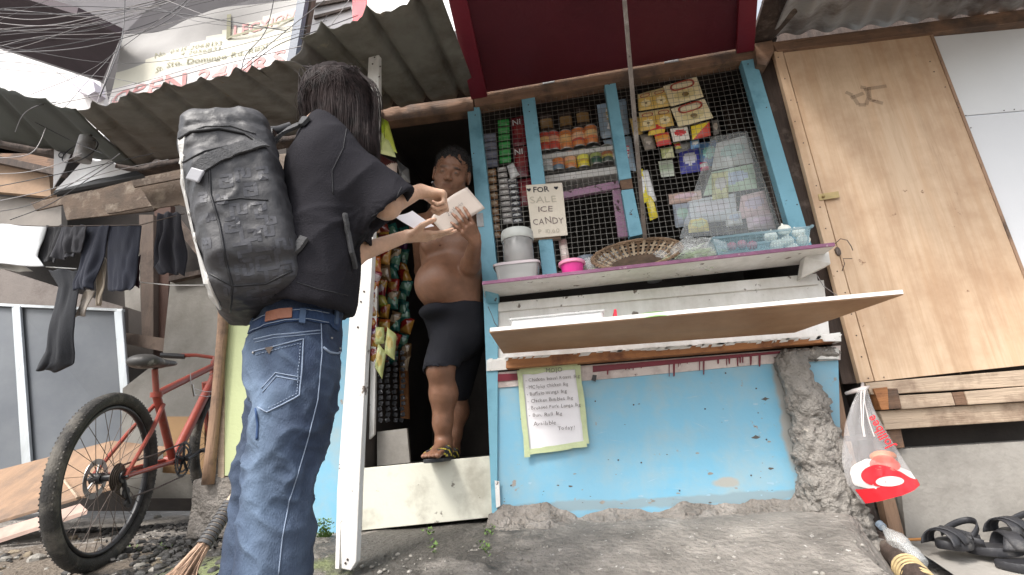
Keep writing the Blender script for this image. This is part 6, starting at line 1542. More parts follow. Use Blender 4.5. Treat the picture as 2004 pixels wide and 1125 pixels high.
mb = MB(); mb.tube([a - d * .015, a + d * .004], .0145, 14); obj('bottle_cap', mb, M('pale_blue_cap', (.45, .55, .66), .3, .05, alpha=.6), BT, smooth='auto')
mb = MB(); mb.tube([V(1778, 1056, -.05), V(1803, 1055, -.05)], .005, 8); mb.mi = 1; mb.tube([V(1803, 1055, -.05), V(1832, 1057, -.05)], .005, 8)
setp(obj('cigarette_end', mb, [M('orange_filter', (.55, .25, .08), .7, .1), m_ink]), 'burnt stub of orange and black stick at the foot of the concrete wall', 'stub')
# pavement slab at the right
mb = MB(); nx2 = 30
mb.grid(lambda u, v: Vector((lerp(1.17 - .12 * v, 2.6, u), lerp(.02, -1.3, v), lerp(V(1775, 1060, 0).z, V(1990, 1072, 0).z, u) - .24 * v * min(1, .55 + v) + .008 * fbm(np.array([u * 6, v * 6, 1.]), 1.5, 3) - .004)), 60, 40)
setp(obj('shack_pavement', mb, m_conc, smooth=True), 'pale concrete strip in front of the plywood shack', None, None, 'structure')
# sandals
m_sand = M('black_foam_rubber', (.030, .030, .034), .55, .15, 12, bump=.25, bscale=60, dirt=(.10, .095, .09), dirt_amt=.25, dirt_scale=12)
def sandal(label, c, ang, L_=.27, heel=True, tiltx=0):
    t = thing('sandal', label, 'sandal', c); t['group'] = 'black strap sandals on the right pavement'
    fw = Vector((math.cos(ang), math.sin(ang), 0)); sd_ = Vector((-math.sin(ang), math.cos(ang), 0)); n = 40
    ol = []
    for i in range(n):
        a_ = 2 * PI * i / n; x = math.cos(a_); y = math.sin(a_); wid = .046 + .008 * x - .008 * math.cos(2 * a_ + .5)
        ol.append((x * L_ / 2, y * wid))
    mb = MB(); lev = [(.94, 0), (1, .006), (1.0, .022), (.95, .028)]
    vs_ = [c + fw * (x * k) + sd_ * (y * k) + Vector((0, 0, z + .012 * max(0, abs(x) / (L_ / 2) - .6))) for k, z in lev for x, y in ol]
    mb.add(vs_, [(i * n + j, i * n + (j + 1) % n, (i + 1) * n + (j + 1) % n, (i + 1) * n + j) for i in range(3) for j in range(n)] + [tuple(range(n))[::-1], tuple(range(3 * n, 4 * n))]); obj('sole', mb, m_sand, t, smooth='auto')
    def strap(x0, x1, h, w, nm='strap'):
        mb = MB()
        def fn(u, v):
            a_ = PI * v; x = lerp(x0, x1, u); return c + fw * (x + w * 0) + sd_ * (.050 * math.cos(a_)) + Vector((0, 0, .020 + h * math.sin(a_)))
        mb.grid(lambda u, v: fn(0, v) + fw * (w * (u - .5)) + fw * ((x1 - x0) * v), 4, 18); o = obj(nm, mb, m_sand, t, smooth=True, fixn=False); s_ = o.modifiers.new('t', 'SOLIDIFY'); s_.thickness = .004
    strap(.02, .075, .050, .045); strap(.085, .04, .045, .04)
    if heel:
        mb = MB()
        def fn(u, v):
            a_ = PI * v; return c + sd_ * (.046 * math.cos(a_)) + fw * (-.02 - .105 * math.sin(a_)) + Vector((0, 0, .04 + .035 * math.sin(a_) + .022 * (u - .5)))
        mb.grid(fn, 3, 20); o = obj('heel_strap', mb, m_sand, t, smooth=True, fixn=False); s_ = o.modifiers.new('t', 'SOLIDIFY'); s_.thickness = .004
zg = V(1860, 1080, -.16).z
def gp(px, py, y): p = V(px, py, y); return p
sandal('black strap sandal farthest left, heel strap standing up', gp(1872, 1072, -.16), math.radians(-150), .155)
sandal('black strap sandal right behind the leftmost one', gp(1946, 1084, -.17), math.radians(-28), .17)
sandal('black sandal at the right edge, upper of the second pair', gp(2000, 1052, -.10), math.radians(-160), .18)
sandal('black sandal at the lower right corner, nearest the viewer', gp(2028, 1118, -.26), math.radians(-20), .20, False)
# ============================================================ people
from mathutils.bvhtree import BVHTree
NP = lambda *a: np.array(V(*a))
def frame(fwd, up):
    f_ = Vector(fwd).normalized(); u_ = Vector(up); u_ = (u_ - f_ * u_.dot(f_)).normalized(); r_ = f_.cross(u_)
    return r_, f_, u_          # his/her right, forward, up
def head_sdf(F, C, R3, s=1.0):
    r_, f_, u_ = [np.array(a) for a in R3]; C = np.array(C); Rm = np.stack([r_, f_, u_], 1)
    P = lambda x, y, z: C + s * (r_ * x + f_ * y + u_ * z)
    F.ell(P(0, -.012, .030), np.array((.077, .097, .092)) * s, Rm, .02)
    F.ell(P(0, .020, -.030), np.array((.063, .074, .082)) * s, Rm, .025)
    F.ell(P(0, .040, -.076), np.array((.043, .042, .034)) * s, Rm, .025)
    for x in (-1, 1):
        F.ell(P(.044 * x, .052, -.024), .023 * s, None, .02)
        F.ell(P(.052 * x, .015, -.062), .024 * s, None, .025)
    F.cap(P(-.034, .080, .020), P(.034, .080, .020), .011 * s, None, .014)
    for x in (-1, 1): F.ell(P(.030 * x, .096, .002), np.array((.017, .013, .010)) * s, Rm, .008, True)
    for x in (-1, 1): F.ell(P(.030 * x, .077, .001), .0135 * s, None, .003)
    F.cap(P(0, .088, .012), P(0, .110, -.026), .0075 * s, .0125 * s, .010)
    for x in (-1, 1): F.ell(P(.013 * x, .100, -.029), .0095 * s, None, .006)
    F.cap(P(-.019, .086, -.052), P(.019, .086, -.052), .0065 * s, None, .006); F.cap(P(-.017, .085, -.063), P(.017, .085, -.063), .0075 * s, None, .006)
    F.cap(P(-.021, .0985, -.0575), P(.021, .0985, -.0575), .0022 * s, None, .003, sub=True)
    F.ell(P(0, .071, -.092), .020 * s, None, .018)
    for x in (-1, 1):
        F.ell(P(.080 * x, -.004, -.004), np.array((.009, .019, .031)) * s, Rm, .008); F.ell(P(.089 * x, .002, -.002), np.array((.006, .010, .018)) * s, Rm, .005, True)
def hand_sdf(F, W, f_, n_, side, curl, size=1.0, thumb=(.55, .75, -.35), tcurl=.3, spread=.0, pen=False):
    """f: finger direction, n: out of the back of the hand, side: towards the thumb"""
    f_ = Vector(f_).normalized(); n_ = Vector(n_); n_ = (n_ - f_ * n_.dot(f_)).normalized(); side = Vector(side); s_ = f_.cross(n_); s_ = s_ if s_.dot(side) > 0 else -s_
    W = Vector(W); z = size; tips = []
    ks = [W + f_ * (.080, .086, .082, .074)[i] * z + s_ * (.030 - .020 * i) * z for i in range(4)]
    for k in ks: F.cap(np.array(W + (k - W) * .12), np.array(k), .016 * z, .0115 * z, .014)
    for i, k in enumerate(ks):
        L_ = (.040, .045, .041, .032)[i] * z; p = k; a_ = 0; r0 = (.0088, .0092, .0088, .0076)[i] * z
        for j in range(3):
            c_ = curl[i] if hasattr(curl[0], '__len__') is False else curl[i]
            a_ += c_[j] if hasattr(c_, '__len__') else c_
            d = (f_ * math.cos(a_) - n_ * math.sin(a_) + s_ * spread * (1.5 - i)).normalized()
            q = p + d * L_; F.cap(np.array(p), np.array(q), r0, r0 * .9, .005); p = q; L_ *= .72; r0 *= .9
        tips.append(p)
    b = W + f_ * .022 * z + s_ * .022 * z; d = (f_ * thumb[0] + s_ * thumb[1] + n_ * thumb[2]).normalized()
    m_ = b + d * .042 * z; F.cap(np.array(b), np.array(m_), .016 * z, .0115 * z, .012)
    d2 = (d + (f_ * .8 - s_ * .9) * tcurl).normalized(); q = m_ + d2 * .032 * z; F.cap(np.array(m_), np.array(q), .0112 * z, .010 * z, .005)
    d3 = (d2 + (f_ * .6 - s_ * .9) * tcurl).normalized(); q2 = q + d3 * .024 * z; F.cap(np.array(q), np.array(q2), .010 * z, .0085 * z, .004)
    return ks, tips, q2
def skin(name, base):
    m = M(name, base, .44, .12, 22, bump=.22, bscale=110, attr='Col', dirt=tuple(q * .75 for q in base), dirt_amt=.3, dirt_scale=9, dirt_sharp=.4); b = m.node_tree.nodes['Principled BSDF']
    b.inputs['Subsurface Weight'].default_value = .12; b.inputs['Subsurface Radius'].default_value = (.012, .005, .003); b.inputs['Subsurface Scale'].default_value = .6
    return m
def surf(o):
    dg = bpy.context.evaluated_depsgraph_get(); me = o.data; off = WL[o.name] if o.parent is None else WL[o.parent.name]
    return BVHTree.FromPolygons([tuple(v.co + off) for v in me.vertices], [tuple(p.vertices) for p in me.polygons])
def hit(b, px, py, off=.001):
    d = ray(px, py).normalized(); h = b.ray_cast(CAM, d)
    return (h[0] + h[1] * off) if h[0] is not None else None
def on_line(b, pts, off=.001, step=6, closed=False):
    out = []
    pts = list(pts) + ([pts[0]] if closed else [])
    for (x0, y0), (x1, y1) in zip(pts[:-1], pts[1:]):
        n_ = max(2, int(math.hypot(x1 - x0, y1 - y0) / step))
        for k in range(n_):
            h = hit(b, lerp(x0, x1, k / n_), lerp(y0, y1, k / n_), off)
            if h: out.append(h)
    h = hit(b, *pts[-1], off)
    if h: out.append(h)
    return out
def band(b, L_, hw, off, th=.0016):
    """flat band lying on a surface"""
    mb = MB(); rows = []
    for i, p in enumerate(L_):
        t = (L_[min(i + 1, len(L_) - 1)] - L_[max(i - 1, 0)]).normalized(); q = b.find_nearest(p); n = q[1]
        s_ = t.cross(n).normalized(); base_ = p
        rows.append([base_ - s_ * hw - n * th, base_ - s_ * hw + n * off, base_ + s_ * hw + n * off, base_ + s_ * hw - n * th])
    vs_ = [p for r_ in rows for p in r_]
    return mb.add(vs_, [(4 * i + j, 4 * i + (j + 1) % 4, 4 * i + 4 + (j + 1) % 4, 4 * i + 4 + j) for i in range(len(rows) - 1) for j in range(4)] + [(0, 1, 2, 3), tuple(4 * len(rows) - 4 + j for j in (3, 2, 1, 0))])
def stitch(name, b, pts, r, mat, par, off=.0005, flat=1, dash=False, n=5, **k):
    L_ = on_line(b, pts, off)
    mb = MB()
    if len(L_) > 1:
        if dash:
            for i in range(0, len(L_) - 1): mb.tube([L_[i], lerp(L_[i], L_[i + 1], .6)], r, 4)
        else: mb.tube(L_, r, n)
        return obj(name, mb, mat, par, smooth=True, **k)

# ------------------------------------------------------------ the customer
fw = Vector((.86, .51, 0)).normalized(); rt = fw.cross(Vector((0, 0, 1)))
W1 = thing('person', 'standing person with long dark hair, black T-shirt and blue jeans writing on paper, backpack on', 'person', Vector((V(560, 900, -1.12).x, -1.12, .03)))
W1['label'] = 'standing person with long dark hair in black T-shirt and blue jeans holding out white paper'
hc = V(662, 200, -1.12)
sh_r, el_r, wr_r = V(656, 300, -1.22), V(757, 402, -1.15), V(820, 374, -.97)
sh_l, el_l, wr_l = V(668, 330, -.98), V(688, 500, -.96), V(796, 462, -.80)
hipr, hipl = V(585, 700, -1.19), V(560, 700, -1.06)
kr, kl = V(553, 925, -1.20), V(507, 930, -1.05)
ar = Vector((kr.x - .02, kr.y, .09)); al = Vector((kl.x - .02, kl.y, .09))
pts_all = np.array([hc, sh_r, el_r, wr_r, sh_l, el_l, wr_l, hipr, hipl, kr, kl, ar, al])
F = Field(pts_all.min(0) - (.22, .24, .12), pts_all.max(0) + (.24, .26, .16), .0050)
hfr = frame((.80, .42, -.52), (.5, .3, .9))
head_sdf(F, hc, hfr, .96)
neck = V(640, 275, -1.12)
F.cap(NP(655, 225, -1.12), np.array(neck) - (0, 0, .02), .050, .052, .02)
F.chain([np.array(V(640, 300, -1.12)), np.array(V(620, 400, -1.12)), np.array(V(605, 520, -1.12)), np.array(V(590, 650, -1.12))], [.13, .14, .125, .135], .04, n=tuple(fw), sq=.62)
F.chain([np.array(sh_r), np.array(el_r)], [.048, .037], .03); F.chain([np.array(el_r), np.array(wr_r)], [.032, .021], .02)
F.chain([np.array(sh_l), np.array(el_l)], [.048, .037], .03); F.chain([np.array(el_l), np.array(wr_l)], [.031, .0205], .02)
fr_ = (wr_r - el_r).normalized()
hand_sdf(F, wr_r, (.80, .45, -.05), (-.2, -.35, .85), (-.3, .3, -.6), [(1.1, 1.2, .9), (1.25, 1.25, .9), (1.35, 1.3, .9), (1.4, 1.3, .9)], .92, (.85, .35, -.45), .25)
hand_sdf(F, wr_l, (.86, .42, .05), (0, 0, -1), (.1, -1, .1), [(.10, .15, .15), (.10, .15, .15), (.15, .2, .2), (.2, .2, .2)], .92, (.7, .6, -.55), .35)
for h_, k_, a_, foot in ((hipr, kr, ar, 1), (hipl, kl, al, -1)):
    F.chain([np.array(h_), np.array(k_)], [.075, .050], .03); F.chain([np.array(k_), np.array(a_)], [.052, .034], .03); F.cap(np.array(a_) - (0, 0, .05), np.array(a_ + fw * .15) - (0, 0, .06), .034, .028, .02)
v, f = F.mesh(); v = relax(v, f, 1, .4)
m_skin1 = skin('light_tan_skin', (.62, .39, .27))
body = obj('body', (v, f), m_skin1, W1, smooth=True); color_attr(body, np.ones((len(v), 3)))
print('woman arm lengths', (sh_r - el_r).length, (el_r - wr_r).length, (sh_l - el_l).length, (el_l - wr_l).length, 'head z', hc.z)

# shirt
F = Field(np.minimum(np.array(sh_r), np.array(hipl)) - (.26, .22, .30), np.maximum(np.array(el_l), np.array(sh_l)) + (.30, .28, .20), .0055)
tq_ = tuple(fw)
F.chain([NP(636, 300, -1.13), NP(630, 380, -1.13), NP(626, 470, -1.13), NP(614, 545, -1.13), NP(603, 592, -1.13)], [.128, .152, .154, .164, .176], .05, n=tq_, sq=.64)
F.cap(NP(648, 266, -1.12), NP(636, 335, -1.12), .055, .11, .03)
F.cap(np.array(sh_r) + (-.01, 0, .005), np.array(lerp(sh_r, el_r, 1.12)) - (0, 0, .012), .062, .094, .075)
F.cap(np.array(sh_l), np.array(lerp(sh_l, el_l, .98)), .064, .064, .04)
F.cap(NP(705, 405, -1.14), NP(650, 450, -1.16), .040, .05, .05)
# openings
F.cap(np.array(lerp(sh_r, el_r, 1.02)) - (0, 0, .010), np.array(lerp(sh_r, el_r, 1.35)) - (0, 0, .012), .072, .092, .004, sub=True)
F.cap(np.array(lerp(sh_l, el_l, .84)), np.array(lerp(sh_l, el_l, 1.3)), .050, .07, .004, sub=True)
v1_, v2_ = np.array(lerp(sh_r, el_r, 1.10)), np.array((el_r - sh_r).normalized())
def cutcap(F, p, nrm, rad):
    lo = np.array(p) - rad; hi = np.array(p) + rad; sl, P = F._sub(lo, hi); nrm = np.array(nrm) / np.linalg.norm(nrm)
    d = (P - np.array(p)) @ nrm; m = (np.linalg.norm(P - np.array(p), axis=-1) < rad)
    F.d[sl] = np.where(m, np.maximum(F.d[sl], d), F.d[sl])
cutcap(F, v1_, v2_, .16)
cutcap(F, np.array(lerp(sh_l, el_l, .92)), np.array((el_l - sh_l).normalized()), .10)
hemp = NP(600, 606, -1.13); F.cut(hemp, (-.16, 0.05, -1))
F.cap(hemp - (0, 0, .03), hemp + (0, 0, .02), .148, .148, .004, n=tq_, sq=.60, sub=True)
v, f = F.mesh(); v = relax(v, f, 2, .5); n = normals(v, f)
ax1 = np.array((el_r - sh_r).normalized())
u_ = (v - np.array(sh_r)) @ ax1
rel = v - NP(720, 425, -1.15); rd_ = np.linalg.norm(rel, axis=1)
ang = np.arctan2(rel[:, 2], rel[:, 0] + rel[:, 1])
w1 = np.sin(ang * 13 + 3 * vnoise(v, 5)) * np.exp(-((rd_ - .12) / .14) ** 2)
zz = (v[:, 2] - hemp[2])
low = np.clip(1 - zz / .30, 0, 1)
w2 = fbm(v * np.array([1, 1, .35]), 17, 3, 4) * low + .6 * fbm(v * np.array([1, 1, .6]), 9, 3, 8)
dg = v @ np.array([[1., 0, .55], [0, 1, 0], [-.55, 0, .45]]); w3 = (.5 - np.abs(vnoise(dg, 8, 12))) + .5 * (.5 - np.abs(vnoise(dg, 15, 13)))
arm_ = NP(712, 412, -1.2); rl = v - arm_; rr2 = np.linalg.norm(rl, axis=1); a2 = np.arctan2(rl[:, 2], rl @ np.array(fw)); low_ = np.clip((arm_[2] + .02 - v[:, 2]) / .05, 0, 1)
w4 = (1 - np.abs(np.sin(a2 * 6.5 + 1.6 * vnoise(v, 6, 4)))) ** 1.5 * np.exp(-((rr2 - .13) / .12) ** 2) * low_
sl_ = np.clip((u_ - .06) / .06, 0, 1) * (v[:, 2] > arm_[2] - .06); w5 = (1 - np.abs(vnoise(v @ np.array([[1., 0, 1.0], [0, 1, 0], [-1.0, 0, .6]]), 13, 21))) ** 2
w6 = (1 - np.abs(vnoise(v * np.array([1, 1, .28]), 15, 31))) ** 2 * np.clip(1 - zz / .22, 0, 1)
v = v + n * (.006 * w4 + .006 * w5 * (.5 + .5 * sl_) + .009 * w6 - .004 + .004 * w3 + .003 * w2+ .003 * vnoise(v @ np.array([[1, 0, .6], [0, 1, 0], [-.8, 0, .5]]), 12, 2) * np.exp(-((rd_ - .10) / .16) ** 2))[:, None]
m_shirt = M('black_cotton_jersey', (.021, .020, .024), .9, .12, 8, bump=.3, bscale=260, sheen=0, spec=.08)
shirt = obj('t_shirt', (v, f), m_shirt, W1, smooth=True)
bs = surf(shirt)
mhem = M('shirt_stitching', (.018, .018, .021), .8, .1, bump=0)
stitch('hem_seam', bs, [(580, 552), (620, 565), (680, 578)], .0014, mhem, W1); stitch('sleeve_hem_seam', bs, [(786, 366), (772, 395), (728, 424)], .0014, mhem, W1)
stitch('shoulder_seam', bs, [(678, 252), (672, 290), (650, 335), (652, 380)], .0014, mhem, W1)

# jeans
F = Field(np.minimum(np.array(al), np.array(ar)) - (.26, .24, .06), np.array([V(590, 590, -1.12).x + .30, -.82, V(590, 590, -1.12).z + .10]), .0060)
F.chain([NP(590, 622, -1.13), NP(581, 680, -1.13), NP(576, 730, -1.13)], [.132, .138, .118], .03, n=tq_, sq=.74)
F.chain([np.array(V(590, 720, -1.19)), np.array(V(578, 800, -1.19)), np.array(V(566, 850, -1.20)), np.array(V(549, 925, -1.20)), np.array(V(541, 1040, -1.20)), np.array(V(536, 1125, -1.20)), np.array(ar) + (0, 0, .0)], [.086, .082, .078, .070, .072, .073, .072], .03)
F.chain([np.array(V(565, 720, -1.06)), np.array(V(540, 820, -1.05)), np.array(V(517, 920, -1.05)), np.array(V(500, 1040, -1.05)), np.array(V(492, 1125, -1.05)), np.array(al)], [.086, .078, .070, .066, .066, .066], .02)
F.ell(NP(545, 715, -1.16), (.070, .095, .095), None, .05)
F.cut(NP(590, 607, -1.13), (-.08, 0, 1))
v, f = F.mesh(); v = relax(v, f, 2); n = normals(v, f)
zk = v[:, 2]
kb = np.exp(-((zk - V(550, 945, -1.2).z) / .10) ** 2); an = np.clip((.36 - zk) / .3, 0, 1); hp = np.exp(-((zk - V(550, 800, -1.2).z) / .08) ** 2)
slant = v @ np.array([[1., 0, .9], [0, 1., 0], [-.8, 0, 1.3]])
folds = .55 * vnoise(slant, 8, 3) + .9 * ((1 - np.abs(vnoise(slant, 11, 9))) ** 3 - .4) + .5 * ((1 - np.abs(vnoise(slant, 24, 4))) ** 3 - .4)
v = v + n * ((.005 + .007 * kb + .009 * an + .004 * hp) * folds + .003 * fbm(v, 14, 3))[:, None]
m_den = M('blue_denim', (.019, .031, .063), .8, .18, 9, stretch=(1, 1, .5), bump=.35, bscale=320, attr='Col', sheen=0)
jeans = obj('jeans', (v, f), m_den, W1, smooth=True)
n = normals(v, f)
c1, c2 = NP(520, 760, -1.22), NP(530, 870, -1.22); 
fade = np.exp(-(((v - NP(515, 745, -1.22)) / (.07, .16, .13)) ** 2).sum(1)) * 1.7 + np.exp(-(((v - NP(520, 880, -1.25)) / (.05, .16, .20)) ** 2).sum(1)) * 1.1 + .6 * np.exp(-(((v - NP(540, 1080, -1.25)) / (.12, .2, .14)) ** 2).sum(1)) + .25 * np.clip(folds, 0, 1) + .5 * np.exp(-(((v - NP(460, 1000, -1.1)) / (.06, .2, .2)) ** 2).sum(1))
fade = np.clip(fade * .72 * (.75 + .5 * vnoise(v * np.array([1, 1, .3]), 22)) + .35 * np.clip(folds, 0, 1), 0, 1.6)
color_attr(jeans, 1 + fade[:, None] * np.array([3.8, 3.2, 2.1]))
bj = surf(jeans)
m_thr = M('pale_denim_stitching', (.22, .27, .36), .7, .1, bump=0); m_dkd = M('dark_denim_seam', (.035, .07, .16), .8, .1, bump=0)
pk = [(496, 688), (545, 676), (594, 663), (591, 715), (586, 773), (554, 791), (523, 806), (505, 797)]
stitch('back_pocket_edge', bj, pk, .0017, m_thr, W1, .0015)
stitch('back_pocket_stitching', bj, [(502, 694), (588, 672), (581, 770), (523, 800)], .0009, m_thr, W1, .002, dash=True)
stitch('back_pocket_arc', bj, [(512, 760), (540, 729), (588, 738)], .0012, m_thr, W1, .001); stitch('back_pocket_arc', bj, [(514, 768), (541, 736), (587, 745)], .0012, m_thr, W1, .001)
stitch('yoke_seam', bj, [(497, 664), (535, 655), (575, 652), (627, 646)], .0016, m_thr, W1); stitch('yoke_seam', bj, [(499, 670), (535, 661), (575, 657), (627, 652)], .0011, m_thr, W1)
stitch('side_seam', bj, [(628, 630), (630, 690), (622, 780), (605, 850), (585, 920), (566, 980), (553, 1050), (545, 1124)], .0013, m_thr, W1, .001)
stitch('front_pocket_edge', bj, [(632, 680), (645, 690), (660, 692), (670, 684)], .0030, m_thr, W1, .002)
stitch('centre_seam', bj, [(501, 800), (505, 830), (503, 860)], .003, m_dkd, W1, .001)
m_den2 = M('dark_blue_denim', (.02, .042, .10), .8, .15, 9, bump=.3, bscale=320)
wb = on_line(bj, [(492, 642), (520, 628), (560, 618), (600, 615), (640, 622), (662, 636)], .004)
obj('waistband', band(bj, wb, .016, .001, .006), m_den2, W1)
for off_ in (-9, 9): stitch('waistband_stitching', bj, [(494, 642 + off_), (520, 628 + off_), (560, 619 + off_), (600, 616 + off_), (640, 623 + off_)], .0011, m_thr, W1, .007)
p1 = on_line(bj, [(524, 622), (548, 616), (573, 614)], .009); obj('leather_patch', band(bj, p1, .012, .001, .004), M('brown_leather_patch', (.25, .10, .06), .6, .1, 12, bump=.2), W1)
m_thr2 = M('faded_denim', (.07, .11, .19), .8, .15, bump=.2)
for x in (592, 500, 655):
    p1 = on_line(bj, [(x, 606), (x - 1, 620), (x - 2, 634)], .008, 4)
    if len(p1) > 1: obj('belt_loop', band(bj, p1, .0065, .001, .004), m_thr2, W1)
h = hit(bj, 529, 686, .004)
if h: mb = MB(); mb.add([h + Vector((-.011, 0, .007)), h + Vector((.011, 0, .009)), h + Vector((.001, 0, -.009))], [(0, 1, 2)]); obj('metal_triangle_badge', mb, m_nail, W1)
for px, py in ((497, 690), (648, 662), (664, 682)):
    h = hit(bj, px, py, .002)
    if h: mb = MB(); mb.ell(h, .003, 8, 6); obj('rivet', mb, m_chrome, W1, smooth=True)
# shoes
for a_ in (ar, al):
    F = Field(np.array(a_) - (.16, .16, .12), np.array(a_) + (.30, .24, .08), .008); b0 = np.array((a_.x, a_.y, .035))
    F.cap(b0 - np.array(fw) * .05, b0 + np.array(fw) * .16, .048, .042, .02); F.cap(b0 + (0, 0, .04), b0, .045, .045, .02); F.cut((0, 0, .012), (0, 0, -1))
    v, f = F.mesh(); obj('shoe', (v, f), m_black, W1, smooth=True)

# hair: a dark mass with strands laid over it
m_hair = M('dark_brown_hair', (.016, .011, .011), .8, .35, 60, bump=0, spec=.1)
def hY(px, py):   # depth of the hair's outer surface
    k = 1 - ((px - 664) / 84) ** 2 - (max(0, 205 - py) / 84) ** 2
    return -1.12 - .124 * math.sqrt(max(.02, k)) - (.02 * min(1, max(0, (py - 240) / 60)))
F = Field(np.array(hc) - (.22, .22, .30), np.array(hc) + (.26, .24, .18), .006)
F.ell(np.array(hc) + (0, 0, .010), (.101, .107, .098), None, .02)
F.chain([NP(655, 200, -1.14), NP(672, 250, -1.14), NP(700, 285, -1.15), NP(716, 318, -1.16)], [.085, .07, .045, .018], .04)
F.cap(NP(630, 200, -1.14), NP(618, 232, -1.14), .055, .03, .03)
v, f = F.mesh(); v = relax(v, f, 2); n = normals(v, f); v = v + n * (.004 * vnoise(v * np.array([1, 1, .12]), 90))[:, None]
obj('hair', (v, f), m_hair, W1, smooth=True)
bh = surf(bpy.data.objects['hair'])
def hP(px, py, lift):
    d_ = ray(px, py).normalized(); h_ = bh.ray_cast(CAM, d_)
    if h_[0] is not None and abs(h_[1].dot(d_)) > .12: return h_[0] - d_ * lift
    q_ = V(px, py, -1.14)
    n_ = bh.find_nearest(q_); return q_ if n_[0] is None or (q_ - n_[0]).length > .05 else q_
mb = MB(); lowx = [585, 592, 600, 625, 650, 680, 700, 722, 738, 745]; lowy = [228, 238, 246, 250, 268, 300, 322, 338, 345, 335]
for k in range(3000):
    xe = (588 + 156 * random.random()) if k < 2200 else random.uniform(586, 640); ye = np.interp(xe, lowx, lowy) + random.gauss(-4, 9)
    s0 = (646 + random.gauss(0, 18), 128 + random.random() * 8)
    t_ = (xe - 664) / 80
    mid = (664 + 84 * math.copysign(abs(t_) ** .8, t_) * (.92 if t_ < 0 else .86) - (4 if t_ > 0 else 0), 186 + random.gauss(0, 6) + 8 * t_)
    mid = (mid[0] + random.gauss(0, 2), mid[1]); m2 = (lerp(mid[0], xe, .6) + random.gauss(0, 2), lerp(mid[1], ye, .5))
    up_ = (lerp(s0[0], mid[0], .55), lerp(s0[1], mid[1], .28))
    pa = spl([s0, up_, mid, m2, (xe, ye)], 5); lay = -.002 - .010 * random.random() ** 2
    P3 = [hP(a, b, .003 - lay + .003 * math.sin(k + i * .15)) for i, (a, b) in enumerate(pa)]
    P3 = [P3[0]] + [(P3[i - 1] + P3[i] * 2 + P3[i + 1]) / 4 for i in range(1, len(P3) - 1)] + [P3[-1]]
    mb.tube(P3, list(np.linspace(.0010, .0014, len(P3) // 2)) + list(np.linspace(.0014, .0003, len(P3) - len(P3) // 2)), 4, False)
for k in range(60):
    xe = random.choice((random.uniform(583, 600), random.uniform(735, 748))); ye = random.uniform(225, 330) if xe > 700 else random.uniform(190, 250)
    pa = spl([(645 + random.gauss(0, 14), 124), (lerp(650, xe, .7), 150), (xe + random.gauss(0, 3), 190), (xe + random.gauss(0, 4), ye)], 5)
    mb.tube([V(a, b, -1.12 - .04 * math.sin(i * .2)) for i, (a, b) in enumerate(pa)], .0007, 3, False)
obj('hair_strands', mb, M('hair_strand', (.020, .0135, .013), .6, .6, 40, bump=0, spec=.14), W1, smooth=True, fixn=False, kind='stuff')

# backpack
BPK = thing('backpack', 'large black backpack with pale maze print worn by the standing person', 'backpack', V(470, 600, -1.2))
tb, bb_ = V(443, 256, -1.26), V(515, 592, -1.24)
up_ = (tb - bb_).normalized(); dp = Vector((rt.x, rt.y, 0)); dp = (dp - up_ * dp.dot(up_)).normalized(); wd_ = up_.cross(dp).normalized()
cen = (tb + bb_) / 2; Hh2 = (tb - bb_).length / 2
RB = np.stack([np.array(wd_), np.array(dp), np.array(up_)], 1)
Lb = lambda x, y, z: np.array(cen + wd_ * x + dp * y + up_ * z)
if wd_.dot(fw) < 0: sgn = -1
else: sgn = 1
F = Field(np.array(cen) - .42, np.array(cen) + .42, .006)
F.box(Lb(0, 0, -.01), (.096, .125, Hh2 + .002), RB, .045, .02)
F.box(Lb(-.006 * sgn, 0, .03), (.098, .120, Hh2 - .08), RB, .05, .03)
F.box(Lb(0, .115, -.05), (.085, .035, Hh2 - .10), RB, .03, .02)
v, f = F.mesh(); v = relax(v, f, 2); n = normals(v, f)
lz = (v - np.array(cen)) @ np.array(up_)
v = v + n * (.004 * fbm(v, 8, 3, 2) + .004 * (.5 - np.abs(vnoise(v * np.array([1, 1, 2.2]), 14, 5))) + .004 * (1 - np.abs(vnoise(v @ np.array([[1., 0, .7], [0, 1, 0], [-.7, 0, 1.2]]), 22, 8))) ** 3 - .003 * np.exp(-((lz - Hh2 + .075) / .005) ** 2))[:, None]
m_pack = M('black_coated_fabric', (.036, .035, .038), .52, .2, 9, bump=.4, bscale=30, spec=.45)
pack_o = obj('pack_body', (v, f), m_pack, BPK, smooth=True); bpb = surf(pack_o)
m_print = M('grey_maze_print', (.050, .050, .058), .5, .1, 9, bump=.1); m_zip = M('black_zip', (.012, .012, .014), .5, .2, bump=0); m_web = M('grey_webbing', (.055, .055, .058), .8, .1, 20, bump=.4, bscale=200)
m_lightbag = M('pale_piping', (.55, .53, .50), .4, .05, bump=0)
stitch('lid_zip', bpb, [(352, 272), (375, 258), (430, 252), (480, 262), (512, 285)], .0045, m_zip, BPK, .001)
stitch('lid_seam', bpb, [(358, 318), (400, 296), (450, 285), (505, 293)], .0025, m_zip, BPK); stitch('lid_seam', bpb, [(362, 262), (400, 248), (450, 246), (500, 262)], .002, m_web, BPK)
stitch('side_seam', bpb, [(410, 330), (412, 380), (430, 440), (442, 510), (455, 560), (450, 610)], .0028, m_zip, BPK)
stitch('edge_piping', bpb, [(356, 300), (358, 350), (374, 430), (392, 500), (412, 560), (432, 604)], .0035, m_lightbag, BPK)  # piping kept pale, partly to carry the glare on this edge
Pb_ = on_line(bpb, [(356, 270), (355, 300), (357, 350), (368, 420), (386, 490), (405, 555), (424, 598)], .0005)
if len(Pb_) > 2: obj('painted_edge_highlight', band(bpb, Pb_, .0125, .0012), M('edge_highlight_paint', (.46, .45, .43), .35, .1, 6, bump=.2, bscale=10), BPK)  # pale band painted on for the bright reflection along the pack's edge
